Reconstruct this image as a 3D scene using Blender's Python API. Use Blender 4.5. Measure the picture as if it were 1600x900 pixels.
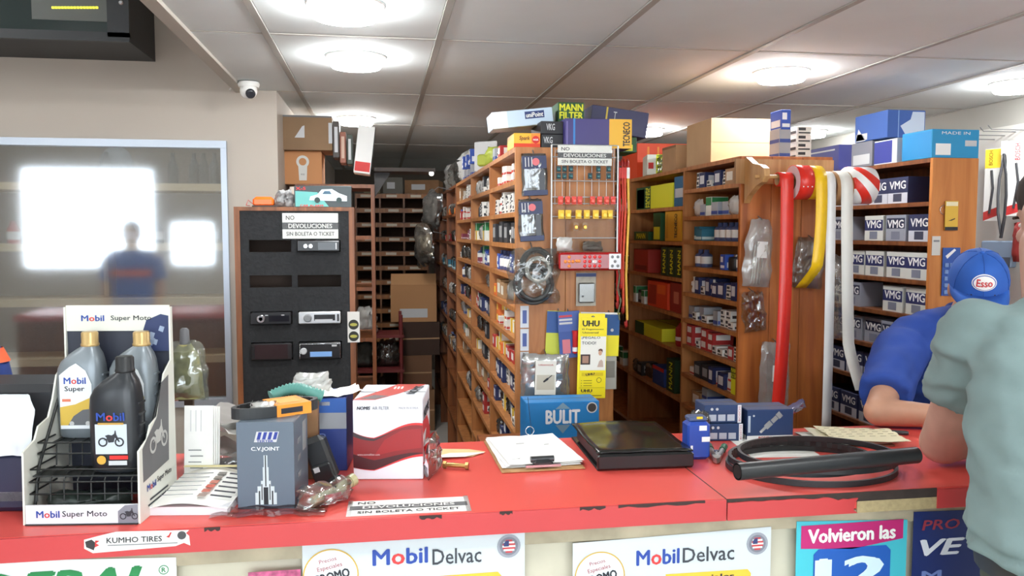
import bpy, math, random
from mathutils import Matrix, Vector, noise, Euler
for _o in list(bpy.data.objects):
    bpy.data.objects.remove(_o, do_unlink=True)
SC = bpy.context.scene
COL = SC.collection
RND = random.Random(7)
PI = math.pi
# ------------------------------------------------------------------ camera
FPX = 1280.0; YAW = math.radians(9.1); PITCH = math.radians(3.93); CAMZ = 1.62
_cam = bpy.data.cameras.new('camera'); CAM = bpy.data.objects.new('camera', _cam); COL.objects.link(CAM)
_cam.sensor_width = 36.0; _cam.lens = 36.0 * FPX / 1600.0; _cam.clip_start = 0.02
CAM.location = (0, 0, CAMZ); CAM.rotation_euler = (PI / 2 - PITCH, 0, -YAW)
SC.camera = CAM
# ------------------------------------------------------------------ sky, exposure
W = bpy.data.worlds.new('sky'); SC.world = W; W.use_nodes = True
_n = W.node_tree.nodes; _l = W.node_tree.links
_bg = _n['Background']; _bg.inputs[0].default_value = (0.83, 0.92, 1.0, 1); _bg.inputs[1].default_value = 8.0
SC.view_settings.view_transform = 'Standard'
try: SC.view_settings.look = 'None'
except Exception: pass
SC.view_settings.gamma = 1.0; SC.view_settings.use_curve_mapping = False
SC.view_settings.exposure = 0.0
LAMP_E = 92.0
LAMPS = [(-.10, 2.65), (-.09, 3.42), (-.14, 5.22), (1.75, 3.43), (2.98, 3.50), (1.82, 5.48), (2.98, 5.40),
         (-.10, .9), (1.75, .9), (2.98, .9), (-.10, -1.2), (1.75, -1.2), (2.98, -1.2)]

# ------------------------------------------------------------------ pixel <-> world used while laying things out
def ray(px, py):
    a = (px - 800) / FPX; b = (450 - py) / FPX
    cp, sp, cy, sy = math.cos(PITCH), math.sin(PITCH), math.cos(YAW), math.sin(YAW)
    return (sy * cp + a * cy + b * sy * sp, cy * cp - a * sy + b * cy * sp, -sp + b * cp)
def at(px, py, Y=None, Z=None, X=None):
    d = ray(px, py)
    t = Y / d[1] if Y is not None else ((Z - CAMZ) / d[2] if Z is not None else X / d[0])
    return Vector((d[0] * t, d[1] * t, CAMZ + d[2] * t))
def R(x0, y0, x1, y1, Y):                       # a rectangle seen face on at depth Y: centre x, centre z, width, height
    a = at(x0, (y0 + y1) / 2, Y); b = at(x1, (y0 + y1) / 2, Y); c = at((x0 + x1) / 2, y0, Y); d = at((x0 + x1) / 2, y1, Y)
    return (a.x + b.x) / 2, (c.z + d.z) / 2, b.x - a.x, c.z - d.z

# ------------------------------------------------------------------ materials
def lin(c):
    return tuple(((v / 255.0) / 12.92 if v / 255.0 <= .04045 else ((v / 255.0 + .055) / 1.055) ** 2.4) for v in c)
MATS = {}
def mat(rgb, rough=.55, metal=0.0, vary=.0, scale=8.0, bump=0.0, coat=0.0, spec=.5):
    key = (tuple(rgb), rough, metal, vary, scale, bump, coat, spec)
    if key in MATS: return MATS[key]
    m = bpy.data.materials.new('paint_%d_%d_%d' % tuple(rgb)); m.use_nodes = True
    nt = m.node_tree; b = nt.nodes['Principled BSDF']; c = lin(rgb)
    b.inputs['Base Color'].default_value = (*c, 1); b.inputs['Roughness'].default_value = rough
    b.inputs['Metallic'].default_value = metal; b.inputs['Coat Weight'].default_value = coat
    b.inputs['Specular IOR Level'].default_value = spec
    if vary or bump:
        tc = nt.nodes.new('ShaderNodeTexCoord'); nz = nt.nodes.new('ShaderNodeTexNoise')
        nz.inputs['Scale'].default_value = scale; nz.inputs['Detail'].default_value = 5
        nt.links.new(tc.outputs['Object'], nz.inputs['Vector'])
        if vary:
            r = nt.nodes.new('ShaderNodeValToRGB')
            r.color_ramp.elements[0].position = .3; r.color_ramp.elements[1].position = .7
            r.color_ramp.elements[0].color = (*[max(0, v * (1 - vary)) for v in c], 1)
            r.color_ramp.elements[1].color = (*[min(1, v * (1 + vary)) for v in c], 1)
            nt.links.new(nz.outputs['Fac'], r.inputs['Fac']); nt.links.new(r.outputs['Color'], b.inputs['Base Color'])
        if bump:
            bp = nt.nodes.new('ShaderNodeBump'); bp.inputs['Strength'].default_value = bump; bp.inputs['Distance'].default_value = .01
            nt.links.new(nz.outputs['Fac'], bp.inputs['Height']); nt.links.new(bp.outputs['Normal'], b.inputs['Normal'])
    MATS[key] = m
    return m
def wood(rgb, rgb2, scale=(14, 14, 1.2), rough=.45, key=None):
    k = ('wood', tuple(rgb), tuple(rgb2), scale, rough)
    if k in MATS: return MATS[k]
    m = bpy.data.materials.new('wood_grain'); m.use_nodes = True
    nt = m.node_tree; b = nt.nodes['Principled BSDF']; b.inputs['Roughness'].default_value = rough
    tc = nt.nodes.new('ShaderNodeTexCoord'); mp = nt.nodes.new('ShaderNodeMapping'); mp.inputs['Scale'].default_value = scale
    nz = nt.nodes.new('ShaderNodeTexNoise'); nz.inputs['Scale'].default_value = 2.2; nz.inputs['Detail'].default_value = 6; nz.inputs['Distortion'].default_value = .6
    r = nt.nodes.new('ShaderNodeValToRGB'); r.color_ramp.elements[0].position = .35; r.color_ramp.elements[1].position = .68
    r.color_ramp.elements[0].color = (*lin(rgb2), 1); r.color_ramp.elements[1].color = (*lin(rgb), 1)
    nt.links.new(tc.outputs['Object'], mp.inputs['Vector']); nt.links.new(mp.outputs['Vector'], nz.inputs['Vector'])
    nt.links.new(nz.outputs['Fac'], r.inputs['Fac']); nt.links.new(r.outputs['Color'], b.inputs['Base Color'])
    MATS[k] = m
    return m
def plastic_film(name='clear_film', tint=(235, 240, 240), base=.10, rough=.12, milk=0.0):
    k = (name, tint, base, rough, milk)
    if k in MATS: return MATS[k]
    m = bpy.data.materials.new(name); m.use_nodes = True; nt = m.node_tree
    for x in list(nt.nodes): nt.nodes.remove(x)
    out = nt.nodes.new('ShaderNodeOutputMaterial'); tr = nt.nodes.new('ShaderNodeBsdfTransparent'); gl = nt.nodes.new('ShaderNodeBsdfGlossy')
    fr = nt.nodes.new('ShaderNodeFresnel'); fr.inputs['IOR'].default_value = 1.5
    ad = nt.nodes.new('ShaderNodeMath'); ad.operation = 'ADD'; ad.inputs[1].default_value = base; ad.use_clamp = True
    mx = nt.nodes.new('ShaderNodeMixShader'); gl.inputs['Roughness'].default_value = rough
    tr.inputs['Color'].default_value = (*lin(tint), 1); gl.inputs['Color'].default_value = (.95, .95, .95, 1)
    nt.links.new(fr.outputs[0], ad.inputs[0]); nt.links.new(ad.outputs[0], mx.inputs[0])
    src = tr
    if milk:
        df = nt.nodes.new('ShaderNodeBsdfDiffuse'); df.inputs['Color'].default_value = (*lin(tint), 1)
        m2 = nt.nodes.new('ShaderNodeMixShader'); m2.inputs[0].default_value = milk
        nt.links.new(tr.outputs[0], m2.inputs[1]); nt.links.new(df.outputs[0], m2.inputs[2]); src = m2
    nt.links.new(src.outputs[0], mx.inputs[1]); nt.links.new(gl.outputs[0], mx.inputs[2]); nt.links.new(mx.outputs[0], out.inputs[0])
    MATS[k] = m
    return m
def glow(rgb, strength):
    k = ('glow', tuple(rgb), strength)
    if k in MATS: return MATS[k]
    m = bpy.data.materials.new('lamp_light'); m.use_nodes = True; b = m.node_tree.nodes['Principled BSDF']
    b.inputs['Base Color'].default_value = (*lin(rgb), 1); b.inputs['Emission Color'].default_value = (*lin(rgb), 1); b.inputs['Emission Strength'].default_value = strength
    MATS[k] = m
    return m
FILM = plastic_film(); MILK = plastic_film('cloudy_film', (240, 240, 236), .08, .2, .5); SMOKE = plastic_film('smoky_film', (150, 150, 148), .12, .15, .12)
DULLFILM = plastic_film('dull_film', (246, 247, 246), -.03, .35, .0)
SILVERBAG = plastic_film('silvery_film', (205, 205, 200), .30, .14, .3)
WHITE = mat((238, 238, 235)); PAPER = mat((244, 243, 238), .7, vary=.03, scale=30); BLACK = mat((20, 20, 22), .45); INK = mat((38, 40, 48), .6)
CARD = mat((178, 142, 104), .8, vary=.08, scale=14); CARD_D = mat((140, 104, 72), .8, vary=.1, scale=14); CHROME = mat((205, 205, 208), .18, 1.0); STEEL = mat((150, 150, 152), .35, .9)
RED = mat((206, 40, 36)); BLUE = mat((34, 66, 150)); NAVY = mat((26, 36, 82)); YELLOW = mat((236, 198, 32)); GREEN = mat((40, 120, 60)); ORANGE = mat((232, 110, 30))
GREY = mat((130, 132, 134)); LGREY = mat((196, 198, 200)); CREAM = mat((214, 208, 190), .8, vary=.06, scale=6)
PINE = wood((192, 130, 76), (160, 100, 52)); PINE_D = wood((150, 88, 46), (112, 62, 32)); PINE_L = wood((214, 150, 84), (186, 118, 60))
BOARDW = wood((150, 92, 54), (104, 62, 36))

# ------------------------------------------------------------------ mesh building
class MB:
    def __init__(s): s.v = []; s.f = []; s.m = []; s.sm = []; s.M = Matrix.Identity(4)
    def at(s, loc=(0, 0, 0), rot=(0, 0, 0), sc=(1, 1, 1)):
        s.M = Matrix.Translation(loc) @ Euler(rot).to_matrix().to_4x4() @ Matrix.Diagonal((*sc, 1)); return s
    def add(s, vs, fs, mi=0, smooth=False):
        n = len(s.v); s.v += [tuple(s.M @ Vector(p)) for p in vs]
        for f in fs: s.f.append(tuple(n + i for i in f)); s.m.append(mi); s.sm.append(smooth)
        return s
    def box(s, c, d, mi=0):
        x, y, z = c; a, b, e = d[0] / 2, d[1] / 2, d[2] / 2
        vs = [(x + i * a, y + j * b, z + k * e) for i in (-1, 1) for j in (-1, 1) for k in (-1, 1)]
        return s.add(vs, [(0, 1, 3, 2), (4, 6, 7, 5), (0, 4, 5, 1), (2, 3, 7, 6), (0, 2, 6, 4), (1, 5, 7, 3)], mi)
    def bbox(s, c, d, bev=.006, mi=0):           # box with bevelled vertical and horizontal edges
        x, y, z = c; a, b, e = d[0] / 2, d[1] / 2, d[2] / 2; bev = min(bev, a * .9, b * .9, e * .9)
        rings = []
        for k, (zz, ins) in enumerate(((-e, bev), (-e + bev, 0), (e - bev, 0), (e, bev))):
            A, B = a - ins, b - ins; q = bev * (.6 if ins == 0 else .3)
            rings.append([(x - A + q, y - B, z + zz), (x + A - q, y - B, z + zz), (x + A, y - B + q, z + zz), (x + A, y + B - q, z + zz),
                          (x + A - q, y + B, z + zz), (x - A + q, y + B, z + zz), (x - A, y + B - q, z + zz), (x - A, y - B + q, z + zz)])
        return s.loft(rings, True, True, mi, False)
    def loft(s, rings, cap0=True, cap1=True, mi=0, smooth=True, closed=True):
        n = len(rings[0]); vs = [p for r in rings for p in r]; fs = []
        for i in range(len(rings) - 1):
            for j in range(n if closed else n - 1):
                k = (j + 1) % n; fs.append((i * n + j, i * n + k, (i + 1) * n + k, (i + 1) * n + j))
        s.add(vs, fs, mi, smooth)
        if cap0: s.add(rings[0], [tuple(reversed(range(n)))], mi, False)
        if cap1: s.add(rings[-1], [tuple(range(n))], mi, False)
        return s
    def lathe(s, prof, n=16, mi=0, smooth=True, cap=True):    # prof: (r, z)
        rings = [[(r * math.cos(2 * PI * j / n), r * math.sin(2 * PI * j / n), z) for j in range(n)] for r, z in prof]
        return s.loft(rings, cap, cap, mi, smooth)
    def tube(s, path, r, n=6, mi=0, smooth=True, cap=True, closed=False, flat=None):
        path = [Vector(p) for p in path]; rings = []; N = len(path); up = None
        for i, p in enumerate(path):
            if closed: t = (path[(i + 1) % N] - path[i - 1])
            else: t = (path[min(i + 1, N - 1)] - path[max(i - 1, 0)])
            t = t.normalized() if t.length > 1e-9 else Vector((0, 0, 1))
            if up is None: up = Vector((0, 0, 1)) if abs(t.z) < .9 else Vector((1, 0, 0))
            a = t.cross(up)
            a = a.normalized() if a.length > 1e-6 else Vector((1, 0, 0))
            b = a.cross(t).normalized(); up = b
            rr = r[i] if isinstance(r, (list, tuple)) else r
            ra, rb = (rr * flat[0], rr * flat[1]) if flat else (rr, rr)
            rings.append([tuple(p + a * (ra * math.cos(2 * PI * j / n)) + b * (rb * math.sin(2 * PI * j / n))) for j in range(n)])
        if closed: rings.append(rings[0])
        return s.loft(rings, cap and not closed, cap and not closed, mi, smooth)
    def prism(s, poly, h0, h1, mi=0, axis='z', smooth=False):
        def q(p, h): return (p[0], p[1], h) if axis == 'z' else ((p[0], h, p[1]) if axis == 'y' else (h, p[0], p[1]))
        n = len(poly); vs = [q(p, h0) for p in poly] + [q(p, h1) for p in poly]
        fs = [tuple(range(n)), tuple(range(2 * n - 1, n - 1, -1))]
        s.add(vs, fs, mi, False); s.add(vs, [(i, i + n, (i + 1) % n + n, (i + 1) % n) for i in range(n)], mi, smooth)
        return s
    def ball(s, c, r, nu=12, nv=8, mi=0):
        r = (r, r, r) if not isinstance(r, (tuple, list)) else r
        rings = []
        for i in range(nv + 1):
            t = -PI / 2 + PI * (i + .02) / (nv + .04); cr, sz = math.cos(t), math.sin(t)
            rings.append([(c[0] + r[0] * cr * math.cos(2 * PI * j / nu), c[1] + r[1] * cr * math.sin(2 * PI * j / nu), c[2] + r[2] * sz) for j in range(nu)])
        return s.loft(rings, True, True, mi, True)
    def mesh(s, name, mats):
        me = bpy.data.meshes.new(name); me.from_pydata(s.v, [], s.f)
        for m in (mats if isinstance(mats, (list, tuple)) else [mats]): me.materials.append(m)
        me.polygons.foreach_set('material_index', s.m); me.polygons.foreach_set('use_smooth', s.sm)
        me.update(); return me
    def build(s, name, mats, parent=None):
        import bmesh
        me = s.mesh(name, mats)
        bm = bmesh.new(); bm.from_mesh(me); bmesh.ops.recalc_face_normals(bm, faces=bm.faces); bm.to_mesh(me); bm.free()
        return link(name, me, parent)
def link(name, me, parent=None, loc=None, rot=None):
    o = bpy.data.objects.new(name, me); COL.objects.link(o)
    if parent: o.parent = parent
    if loc is not None: o.location = loc
    if rot is not None: o.rotation_euler = rot
    return o
def tag(o, label, cat, group=None):
    o['label'] = label; o['category'] = cat
    if group: o['group'] = group
    return o
def thing(name, label, cat, loc=(0, 0, 0), rot=(0, 0, 0), group=None):
    o = bpy.data.objects.new(name, None); COL.objects.link(o); o.empty_display_size = .05
    o.location = loc; o.rotation_euler = rot if isinstance(rot, (tuple, list)) else (0, 0, rot)
    return tag(o, label, cat, group)
def struct(o): o['kind'] = 'structure'; return o
def dup(root, loc, rot=None, label=None, group=None, scale=None):
    r = root.copy(); COL.objects.link(r); r.location = loc
    if rot is not None: r.rotation_euler = rot if isinstance(rot, (tuple, list)) else (0, 0, rot)
    if label: r['label'] = label
    if group: r['group'] = group
    if scale: r.scale = scale
    for ch in list(root.children):
        c = ch.copy(); COL.objects.link(c); c.parent = r
        for g in list(ch.children):
            d = g.copy(); COL.objects.link(d); d.parent = c
    return r
FRONT = (PI / 2, 0, 0); RIGHT = (PI / 2, 0, PI / 2); LEFT = (PI / 2, 0, -PI / 2); TOP = (0, 0, 0)
def text(parent, s, loc, w, h, m, rot=FRONT, bold=0.0, shear=0.0, name='lettering', spin=0.0, res=2, space=1.0):
    """flat lettering that fills a w x h rectangle centred on loc (h None keeps proportions)"""
    cu = bpy.data.curves.new('lettering', 'FONT'); cu.body = s; cu.size = 1; cu.resolution_u = res; cu.shear = shear; cu.space_character = space
    cu.fill_mode = 'FRONT'
    tmp = bpy.data.objects.new('lettering', cu); COL.objects.link(tmp)
    bpy.context.view_layer.update()
    me = bpy.data.meshes.new_from_object(tmp.evaluated_get(bpy.context.evaluated_depsgraph_get()))
    bpy.data.objects.remove(tmp, do_unlink=True); bpy.data.curves.remove(cu)
    if not me.vertices: return None
    xs = [v.co.x for v in me.vertices]; ys = [v.co.y for v in me.vertices]
    bw, bh = max(xs) - min(xs), max(ys) - min(ys); sx = w / bw; sy = sx if h is None else h / bh
    cx, cy = (max(xs) + min(xs)) / 2, (max(ys) + min(ys)) / 2
    cs, sn = math.cos(spin), math.sin(spin)
    for v in me.vertices:
        x, y = (v.co.x - cx) * sx, (v.co.y - cy) * sy
        v.co = (x * cs - y * sn, x * sn + y * cs, 0)
    if bold > 0:                                  # heavier strokes: the same outline repeated a hair apart
        d = bold * .9; vs = [tuple(v.co) for v in me.vertices]; fs = [tuple(p.vertices) for p in me.polygons]; V = []; Fc = []
        for kx, ky in ((-1, 0), (1, 0), (0, .6), (0, -.6)):
            n0 = len(V); ox, oy = kx * d * sx * .9, ky * d * sy
            V += [(a + ox * cs - oy * sn, b + ox * sn + oy * cs, .00012 * (len(V) // len(vs))) for a, b, c in vs]; Fc += [tuple(n0 + i for i in f) for f in fs]
        me = bpy.data.meshes.new(name); me.from_pydata(V, [], Fc); me.update()
    me.materials.clear(); me.materials.append(m); me.name = name
    return link(name, me, parent, loc, rot)
def flat(parent, poly, loc, m, rot=FRONT, name='printed_shape', t=.0004):
    b = MB(); b.prism(poly, -t, 0); return_ = b.build(name, m, parent); return_.location = loc; return_.rotation_euler = rot; return return_
def rect(w, h): return [(-w / 2, -h / 2), (w / 2, -h / 2), (w / 2, h / 2), (-w / 2, h / 2)]
def disc(r, n=24, sx=1, sy=1): return [(r * sx * math.cos(2 * PI * i / n), r * sy * math.sin(2 * PI * i / n)) for i in range(n)]
def ringpoly(parent, r0, r1, loc, m, rot=FRONT, name='printed_ring', n=24):
    b = MB(); vs = []; fs = []
    for i in range(n):
        a = 2 * PI * i / n; vs += [(r0 * math.cos(a), r0 * math.sin(a), 0), (r1 * math.cos(a), r1 * math.sin(a), 0)]
    for i in range(n): j = (i + 1) % n; fs.append((2 * i, 2 * i + 1, 2 * j + 1, 2 * j))
    b.add(vs, fs); o = b.build(name, m, parent); o.location = loc; o.rotation_euler = rot; return o
def bag_mesh(w, h, t, seed=0, nx=14, ny=18, crumple=.006, mats=None, neck=0.0, name='bag'):
    """crumpled closed plastic pouch standing in the xz plane, base at z=0"""
    b = MB(); off = Vector((seed * 3.7, seed * 1.3, seed * 7.1))
    for side in (-1, 1):
        vs = []; fs = []
        for j in range(ny + 1):
            for i in range(nx + 1):
                u = i / nx * 2 - 1; v = j / ny
                ww = w * (1 - neck * max(0, v - .6) / .4)
                e = max(0.0, (1 - u ** 4) * (1 - (2 * v - 1) ** 4))
                p = Vector((u * 6, v * 8, side * 2.0)) + off
                n1 = (.5 - abs(noise.noise(p * .7)) * 2.2) + .8 * (.4 - abs(noise.noise(p * 1.7 + Vector((3, 1, 2)))) * 2)
                edge = noise.noise(Vector((u * 3, v * 5, 0)) + off) * crumple * 1.2
                vs.append((u * ww / 2 + edge, side * (t / 2 * e ** .6) + n1 * crumple * e ** .3, max(0.0, v * h + edge * (1 if v > .15 else 0))))
        for j in range(ny):
            for i in range(nx):
                a = j * (nx + 1) + i; fs.append((a, a + 1, a + nx + 2, a + nx + 1))
        b.add(vs, fs, 0, True)
    return b.mesh(name, mats or FILM)
def crumple_sheet(w, d, seed, lift, nx=12, ny=12, mats=None, name='sheet', curl=0.0):
    b = MB(); vs = []; fs = []; off = Vector((seed * 2.1, seed, 0))
    for j in range(ny + 1):
        for i in range(nx + 1):
            u, v = i / nx - .5, j / ny - .5
            z = abs(noise.noise(Vector((u * 3.5, v * 3.5, seed)) + off)) * lift + curl * (u * u * 4)
            vs.append((u * w, v * d, z))
    for j in range(ny):
        for i in range(nx):
            a = j * (nx + 1) + i; fs.append((a, a + 1, a + nx + 2, a + nx + 1))
    b.add(vs, fs, 0, True); return b.mesh(name, mats or PAPER)
# ================================================================== the room
YW = 4.3; CEIL = 2.32; XR = 3.33; YB = 9.6; XEDGE = -.69; YF = -3.6; XL = -5.2; HI = 3.1
ceil_m = mat((219, 226, 227), .85, vary=.03, scale=3); grid_m = mat((168, 166, 160), .6)
wall_m = mat((190, 180, 169), .85, vary=.03, scale=2); wall_r = mat((178, 176, 168), .8, vary=.04, scale=2)
floor_m = mat((208, 204, 196), .4, vary=.06, scale=3)
def slab(name, c, d, m): return struct(MB().box(c, d).build(name, m))
slab('floor', ((XL + XR) / 2, (YF + YB) / 2, -.05), (XR - XL, YB - YF, .1), floor_m)
slab('wall_right', (XR + .05, (YF + YB) / 2, 1.55), (.1, YB - YF, 3.1), wall_r)
slab('wall_back', ((XL + XR) / 2, YB + .05, 1.55), (XR - XL, .1, 3.1), mat((96, 88, 78), .9))
slab('wall_left', (XL - .05, (YF + YB) / 2, 1.6), (.1, YB - YF, 3.2), wall_m)
slab('ceiling_upper', ((XL + XEDGE) / 2, (YF + YB) / 2, HI + .05), (XEDGE - XL, YB - YF, .1), ceil_m)
# facing wall with the glazed opening on its left
wx0, wx1, wz0, wz1 = -3.6, at(359, 400, YW).x, .74, at(300, 220, YW).z
xc = at(435, 300, YW).x
b = MB(); T = .12
b.box(((wx1 + xc) / 2, YW + T / 2, 1.55), (xc - wx1, T, 3.1)); b.box(((wx0 + wx1) / 2, YW + T / 2, (wz1 + 3.1) / 2), (wx1 - wx0, T, 3.1 - wz1))
b.box(((wx0 + wx1) / 2, YW + T / 2, wz0 / 2), (wx1 - wx0, T, wz0)); b.box(((XL + wx0) / 2, YW + T / 2, 1.55), (wx0 - XL, T, 3.1))
b.box((xc - T / 2, (YW + T + YB) / 2, 1.55), (T, YB - YW - T, 3.1))
struct(b.build('wall_front_left', wall_m))
# window: aluminium frame, pane
alu = mat((186, 194, 206), .35, .5)
win = struct(MB().box(((wx0 + wx1) / 2, YW - .004, wz1 - .018), (wx1 - wx0, .05, .036)).box((wx1 - .014, YW - .004, (wz0 + wz1) / 2), (.028, .05, wz1 - wz0 - .073))
             .box(((wx0 + wx1) / 2, YW - .004, wz0 + .018), (wx1 - wx0, .05, .036)).box((wx0 + .014, YW - .004, (wz0 + wz1) / 2), (.028, .05, wz1 - wz0 - .073)).build('window_1', alu))
pane_m = plastic_film('hazed_glass', (240, 244, 247), .2, .06, .03)  # near-clear pane; slight milk puts a lightening haze into the glass
MB().box(((wx0 + wx1) / 2, YW + .01, (wz0 + wz1) / 2), (wx1 - wx0 - .04, .006, wz1 - wz0 - .04)).build('pane', pane_m, win)
# room behind the glass
slab('wall_behind_glass', ((wx0 + xc) / 2, YW + 2.4, 1.55), (xc - wx0, .06, 3.1), mat((120, 112, 106), .8))
# suspended ceiling: tiles as pieces, T-bar grid, edge trim
ceil = struct(MB().box(((XEDGE + XR) / 2, (YF + YB) / 2, CEIL + .045), (XR - XEDGE, YB - YF, .03)).build('ceiling', ceil_m))
gx = [XEDGE, -.395, .22, .835, 1.45, 2.065, 2.68, XR]; gy = [YF, -3.08, -1.85, -.62, .62, 1.85, 3.08, 4.31, 5.54, 6.77, 8.0, 9.23, YB]
tile_cache = {}
for i in range(len(gx) - 1):
    for j in range(len(gy) - 1):
        w_, d_ = round(gx[i + 1] - gx[i] - .022, 4), round(gy[j + 1] - gy[j] - .022, 4)
        if (w_, d_) not in tile_cache:
            tile_cache[(w_, d_)] = MB().bbox((0, 0, 0), (w_, d_, .02), .004).mesh('ceiling_tile', ceil_m)
        link('ceiling_tile', tile_cache[(w_, d_)], ceil, ((gx[i] + gx[i + 1]) / 2, (gy[j] + gy[j + 1]) / 2, CEIL + .014 + RND.uniform(0, .003)))
for x in gx: MB().box((x, (YF + YB) / 2, CEIL + .006), (.024, YB - YF, .01)).build('grid_bar', grid_m, ceil)
for y in gy[1:-1]: MB().box(((XEDGE + XR) / 2, y, CEIL + .008), (XR - XEDGE, .010, .008)).build('grid_bar', mat((190, 188, 182), .7), ceil)
struct(MB().box((XEDGE + .012, (YF + YW) / 2, CEIL + .02), (.05, YW - YF, .06)).build('trim_1', mat((182, 176, 166), .7)))
slab('wall_above_ceiling_edge', (XEDGE + .02, (YF + YW) / 2, (CEIL + .06 + HI) / 2), (.04, YW - YF, HI - CEIL - .06), wall_m)
# street front behind the camera: wall with wide openings, lit by the sky
b = MB(); ops = [(-4.9, -3.15, 1.12, 2.5), (-2.95, -2.35, 1.15, 1.75), (-2.0, .7, .0, 2.5), (.95, 3.2, .5, 2.28)]
xs = XL
for (x0, x1, z0, z1) in ops:
    b.box(((xs + x0) / 2, YF - .08, 1.55), (x0 - xs, .16, 3.1)); b.box(((x0 + x1) / 2, YF - .08, (z1 + 3.1) / 2), (x1 - x0, .16, 3.1 - z1))
    if z0: b.box(((x0 + x1) / 2, YF - .08, z0 / 2), (x1 - x0, .16, z0))
    xs = x1
b.box(((xs + XR) / 2, YF - .08, 1.55), (XR - xs, .16, 3.1)); struct(b.build('wall_street', wall_m))
slab('ground', (0, -14, -.06), (40, 20.8, .1), mat((150, 148, 142), .9, vary=.1, scale=2))
# downlights: opal drums that give off the room's lamp light
LAMPGLOW = glow((250, 252, 252), LAMP_E)
for k, (x, y) in enumerate(LAMPS + [(-2.4, 2.6), (-3.9, 2.6), (-2.4, .4), (-3.9, .4), (-2.4, -1.8), (-3.9, -1.8), (-1.3, 4.9), (-2.3, 4.9)]):  # appended hall and office lamps are unseen, added to brighten those rooms
    hall = k >= len(LAMPS); zc_ = HI if hall else CEIL; dl = ['round downlight directly above the counter, nearest the ceiling edge', 'round downlight between the counter and the radio board', 'round downlight above the brown cartons near ceiling', 'round downlight above the tape rolls', 'round downlight between bearing shelving and wiper wall', 'round downlight above the orange-red carton on shelving top', 'round downlight above far end of the bearing shelving'][k] if k < 7 else ('unseen round downlight added to brighten the hall and office' if hall else 'round downlight above the customer side of the shop')
    t = thing('downlight', dl, 'ceiling light', (x, y, zc_), group='round downlights in the suspended ceiling')
    MB().lathe([(.112, -.004), (.122, .0), (.122, .004), (.102, .004), (.1, -.003)], 28, cap=False).build('trim_ring', WHITE, t)
    MB().lathe([(.1, .002), (.104, -.006), (.104, -.03), (.096, -.04), (.05, -.044), (.004, -.045)], 28).build('diffuser', LAMPGLOW, t)
# CCTV dome
p = at(388, 128, Z=CEIL); t = thing('security_camera', 'white dome security camera under the ceiling edge', 'camera', (p.x, YW - .25, CEIL - .01), (0, 0, 0))
MB().lathe([(.046, .01), (.05, 0), (.046, -.014)], 20).build('mount', WHITE, t)
MB().at((0, -.008, -.03)).ball((0, 0, 0), .04, 16, 10).build('eyeball', WHITE, t)
MB().at((0.012, -.037, -.046), (PI / 2 + .5, 0, .3)).lathe([(.022, 0), (.022, .012), (.014, .014)], 16).build('lens', mat((50, 52, 58), .2), t)
MB().tube([(-.05, .05, .006), (-.09, .1, .008), (-.12, .2, .006)], .004).build('cable', WHITE, t)
# LED cabinet on the wall, upper left
a = at(35, 90, YW); c = at(243, 100, YW); fz = a.z; x0, x1 = a.x - .9, c.x
t = thing('display_cabinet', 'black wall cabinet with glass door and a row of yellow lights', 'cabinet', ((x0 + x1) / 2, YW - .22, fz), 0)
cw = x1 - x0; blackp = mat((34, 36, 40), .5, vary=.1); 
MB().box((0, .02, .3), (cw, .4, .6)).build('body', blackp, t)
MB().box((0, -.19, .02), (cw, .02, .04)).box((cw / 2 - .045, -.19, .3), (.09, .02, .56)).box((-cw / 2 + .045, -.19, .3), (.09, .02, .56)).build('door_frame', mat((24, 27, 32), .4), t)
MB().box((0, -.184, .31), (cw - .18, .006, .54)).build('door_pane', mat((46, 58, 58), .08), t)
p = at(115, 12, YW - .41); MB().box((p.x - t.location.x, -.188, p.z - fz), (.34, .003, .11)).build('notice', mat((92, 96, 92), .4), t)
for k in range(15):
    p = at(83 + k * 4.9, 12, YW - .41); MB().box((p.x - t.location.x, -.192, p.z - fz), (.009, .004, .009)).build('yellow_light', glow((236, 232, 60), 1.6), t)
MB().at((at(190, 5, YW - .41).x - t.location.x, -.2, at(190, 5, YW - .41).z - fz), (PI / 2, 0, 0)).lathe([(.012, -.006), (.012, .003), (.006, .006)], 12).build('lock', CHROME, t)

# ================================================================== the counter
CY0, CY1, CZT = 1.71, 2.30, 1.02
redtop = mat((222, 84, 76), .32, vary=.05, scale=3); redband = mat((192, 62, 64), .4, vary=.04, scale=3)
t = thing('service_counter', 'red laminate shop counter with cream front panel', 'counter', (0, 0, 0)); COUNTER = t
XS = .762
MB().box(((-2.6 + XS - .002) / 2, (CY0 + CY1) / 2, CZT - .02), (XS - .002 + 2.6, CY1 - CY0, .04)).build('countertop', redtop, t)
MB().box(((XS + .002 + 3.3) / 2, (CY0 + CY1) / 2, CZT - .02), (3.3 - XS - .002, CY1 - CY0, .04)).build('countertop', redtop, t)
MB().box((XS, (CY0 + CY1) / 2, CZT - .0205), (.004, CY1 - CY0, .04)).build('joint', mat((70, 56, 48), .8), t)
bz0 = CZT - .049; xb = at(1338, 800, CY0).x; xb2 = at(1462, 790, CY0).x
MB().box(((-2.6 + XS) / 2, CY0 - .003, (CZT - .001 + bz0) / 2), (XS + 2.6 - .002, .006, CZT - .001 - bz0)).build('edge_band', redband, t)
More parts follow.
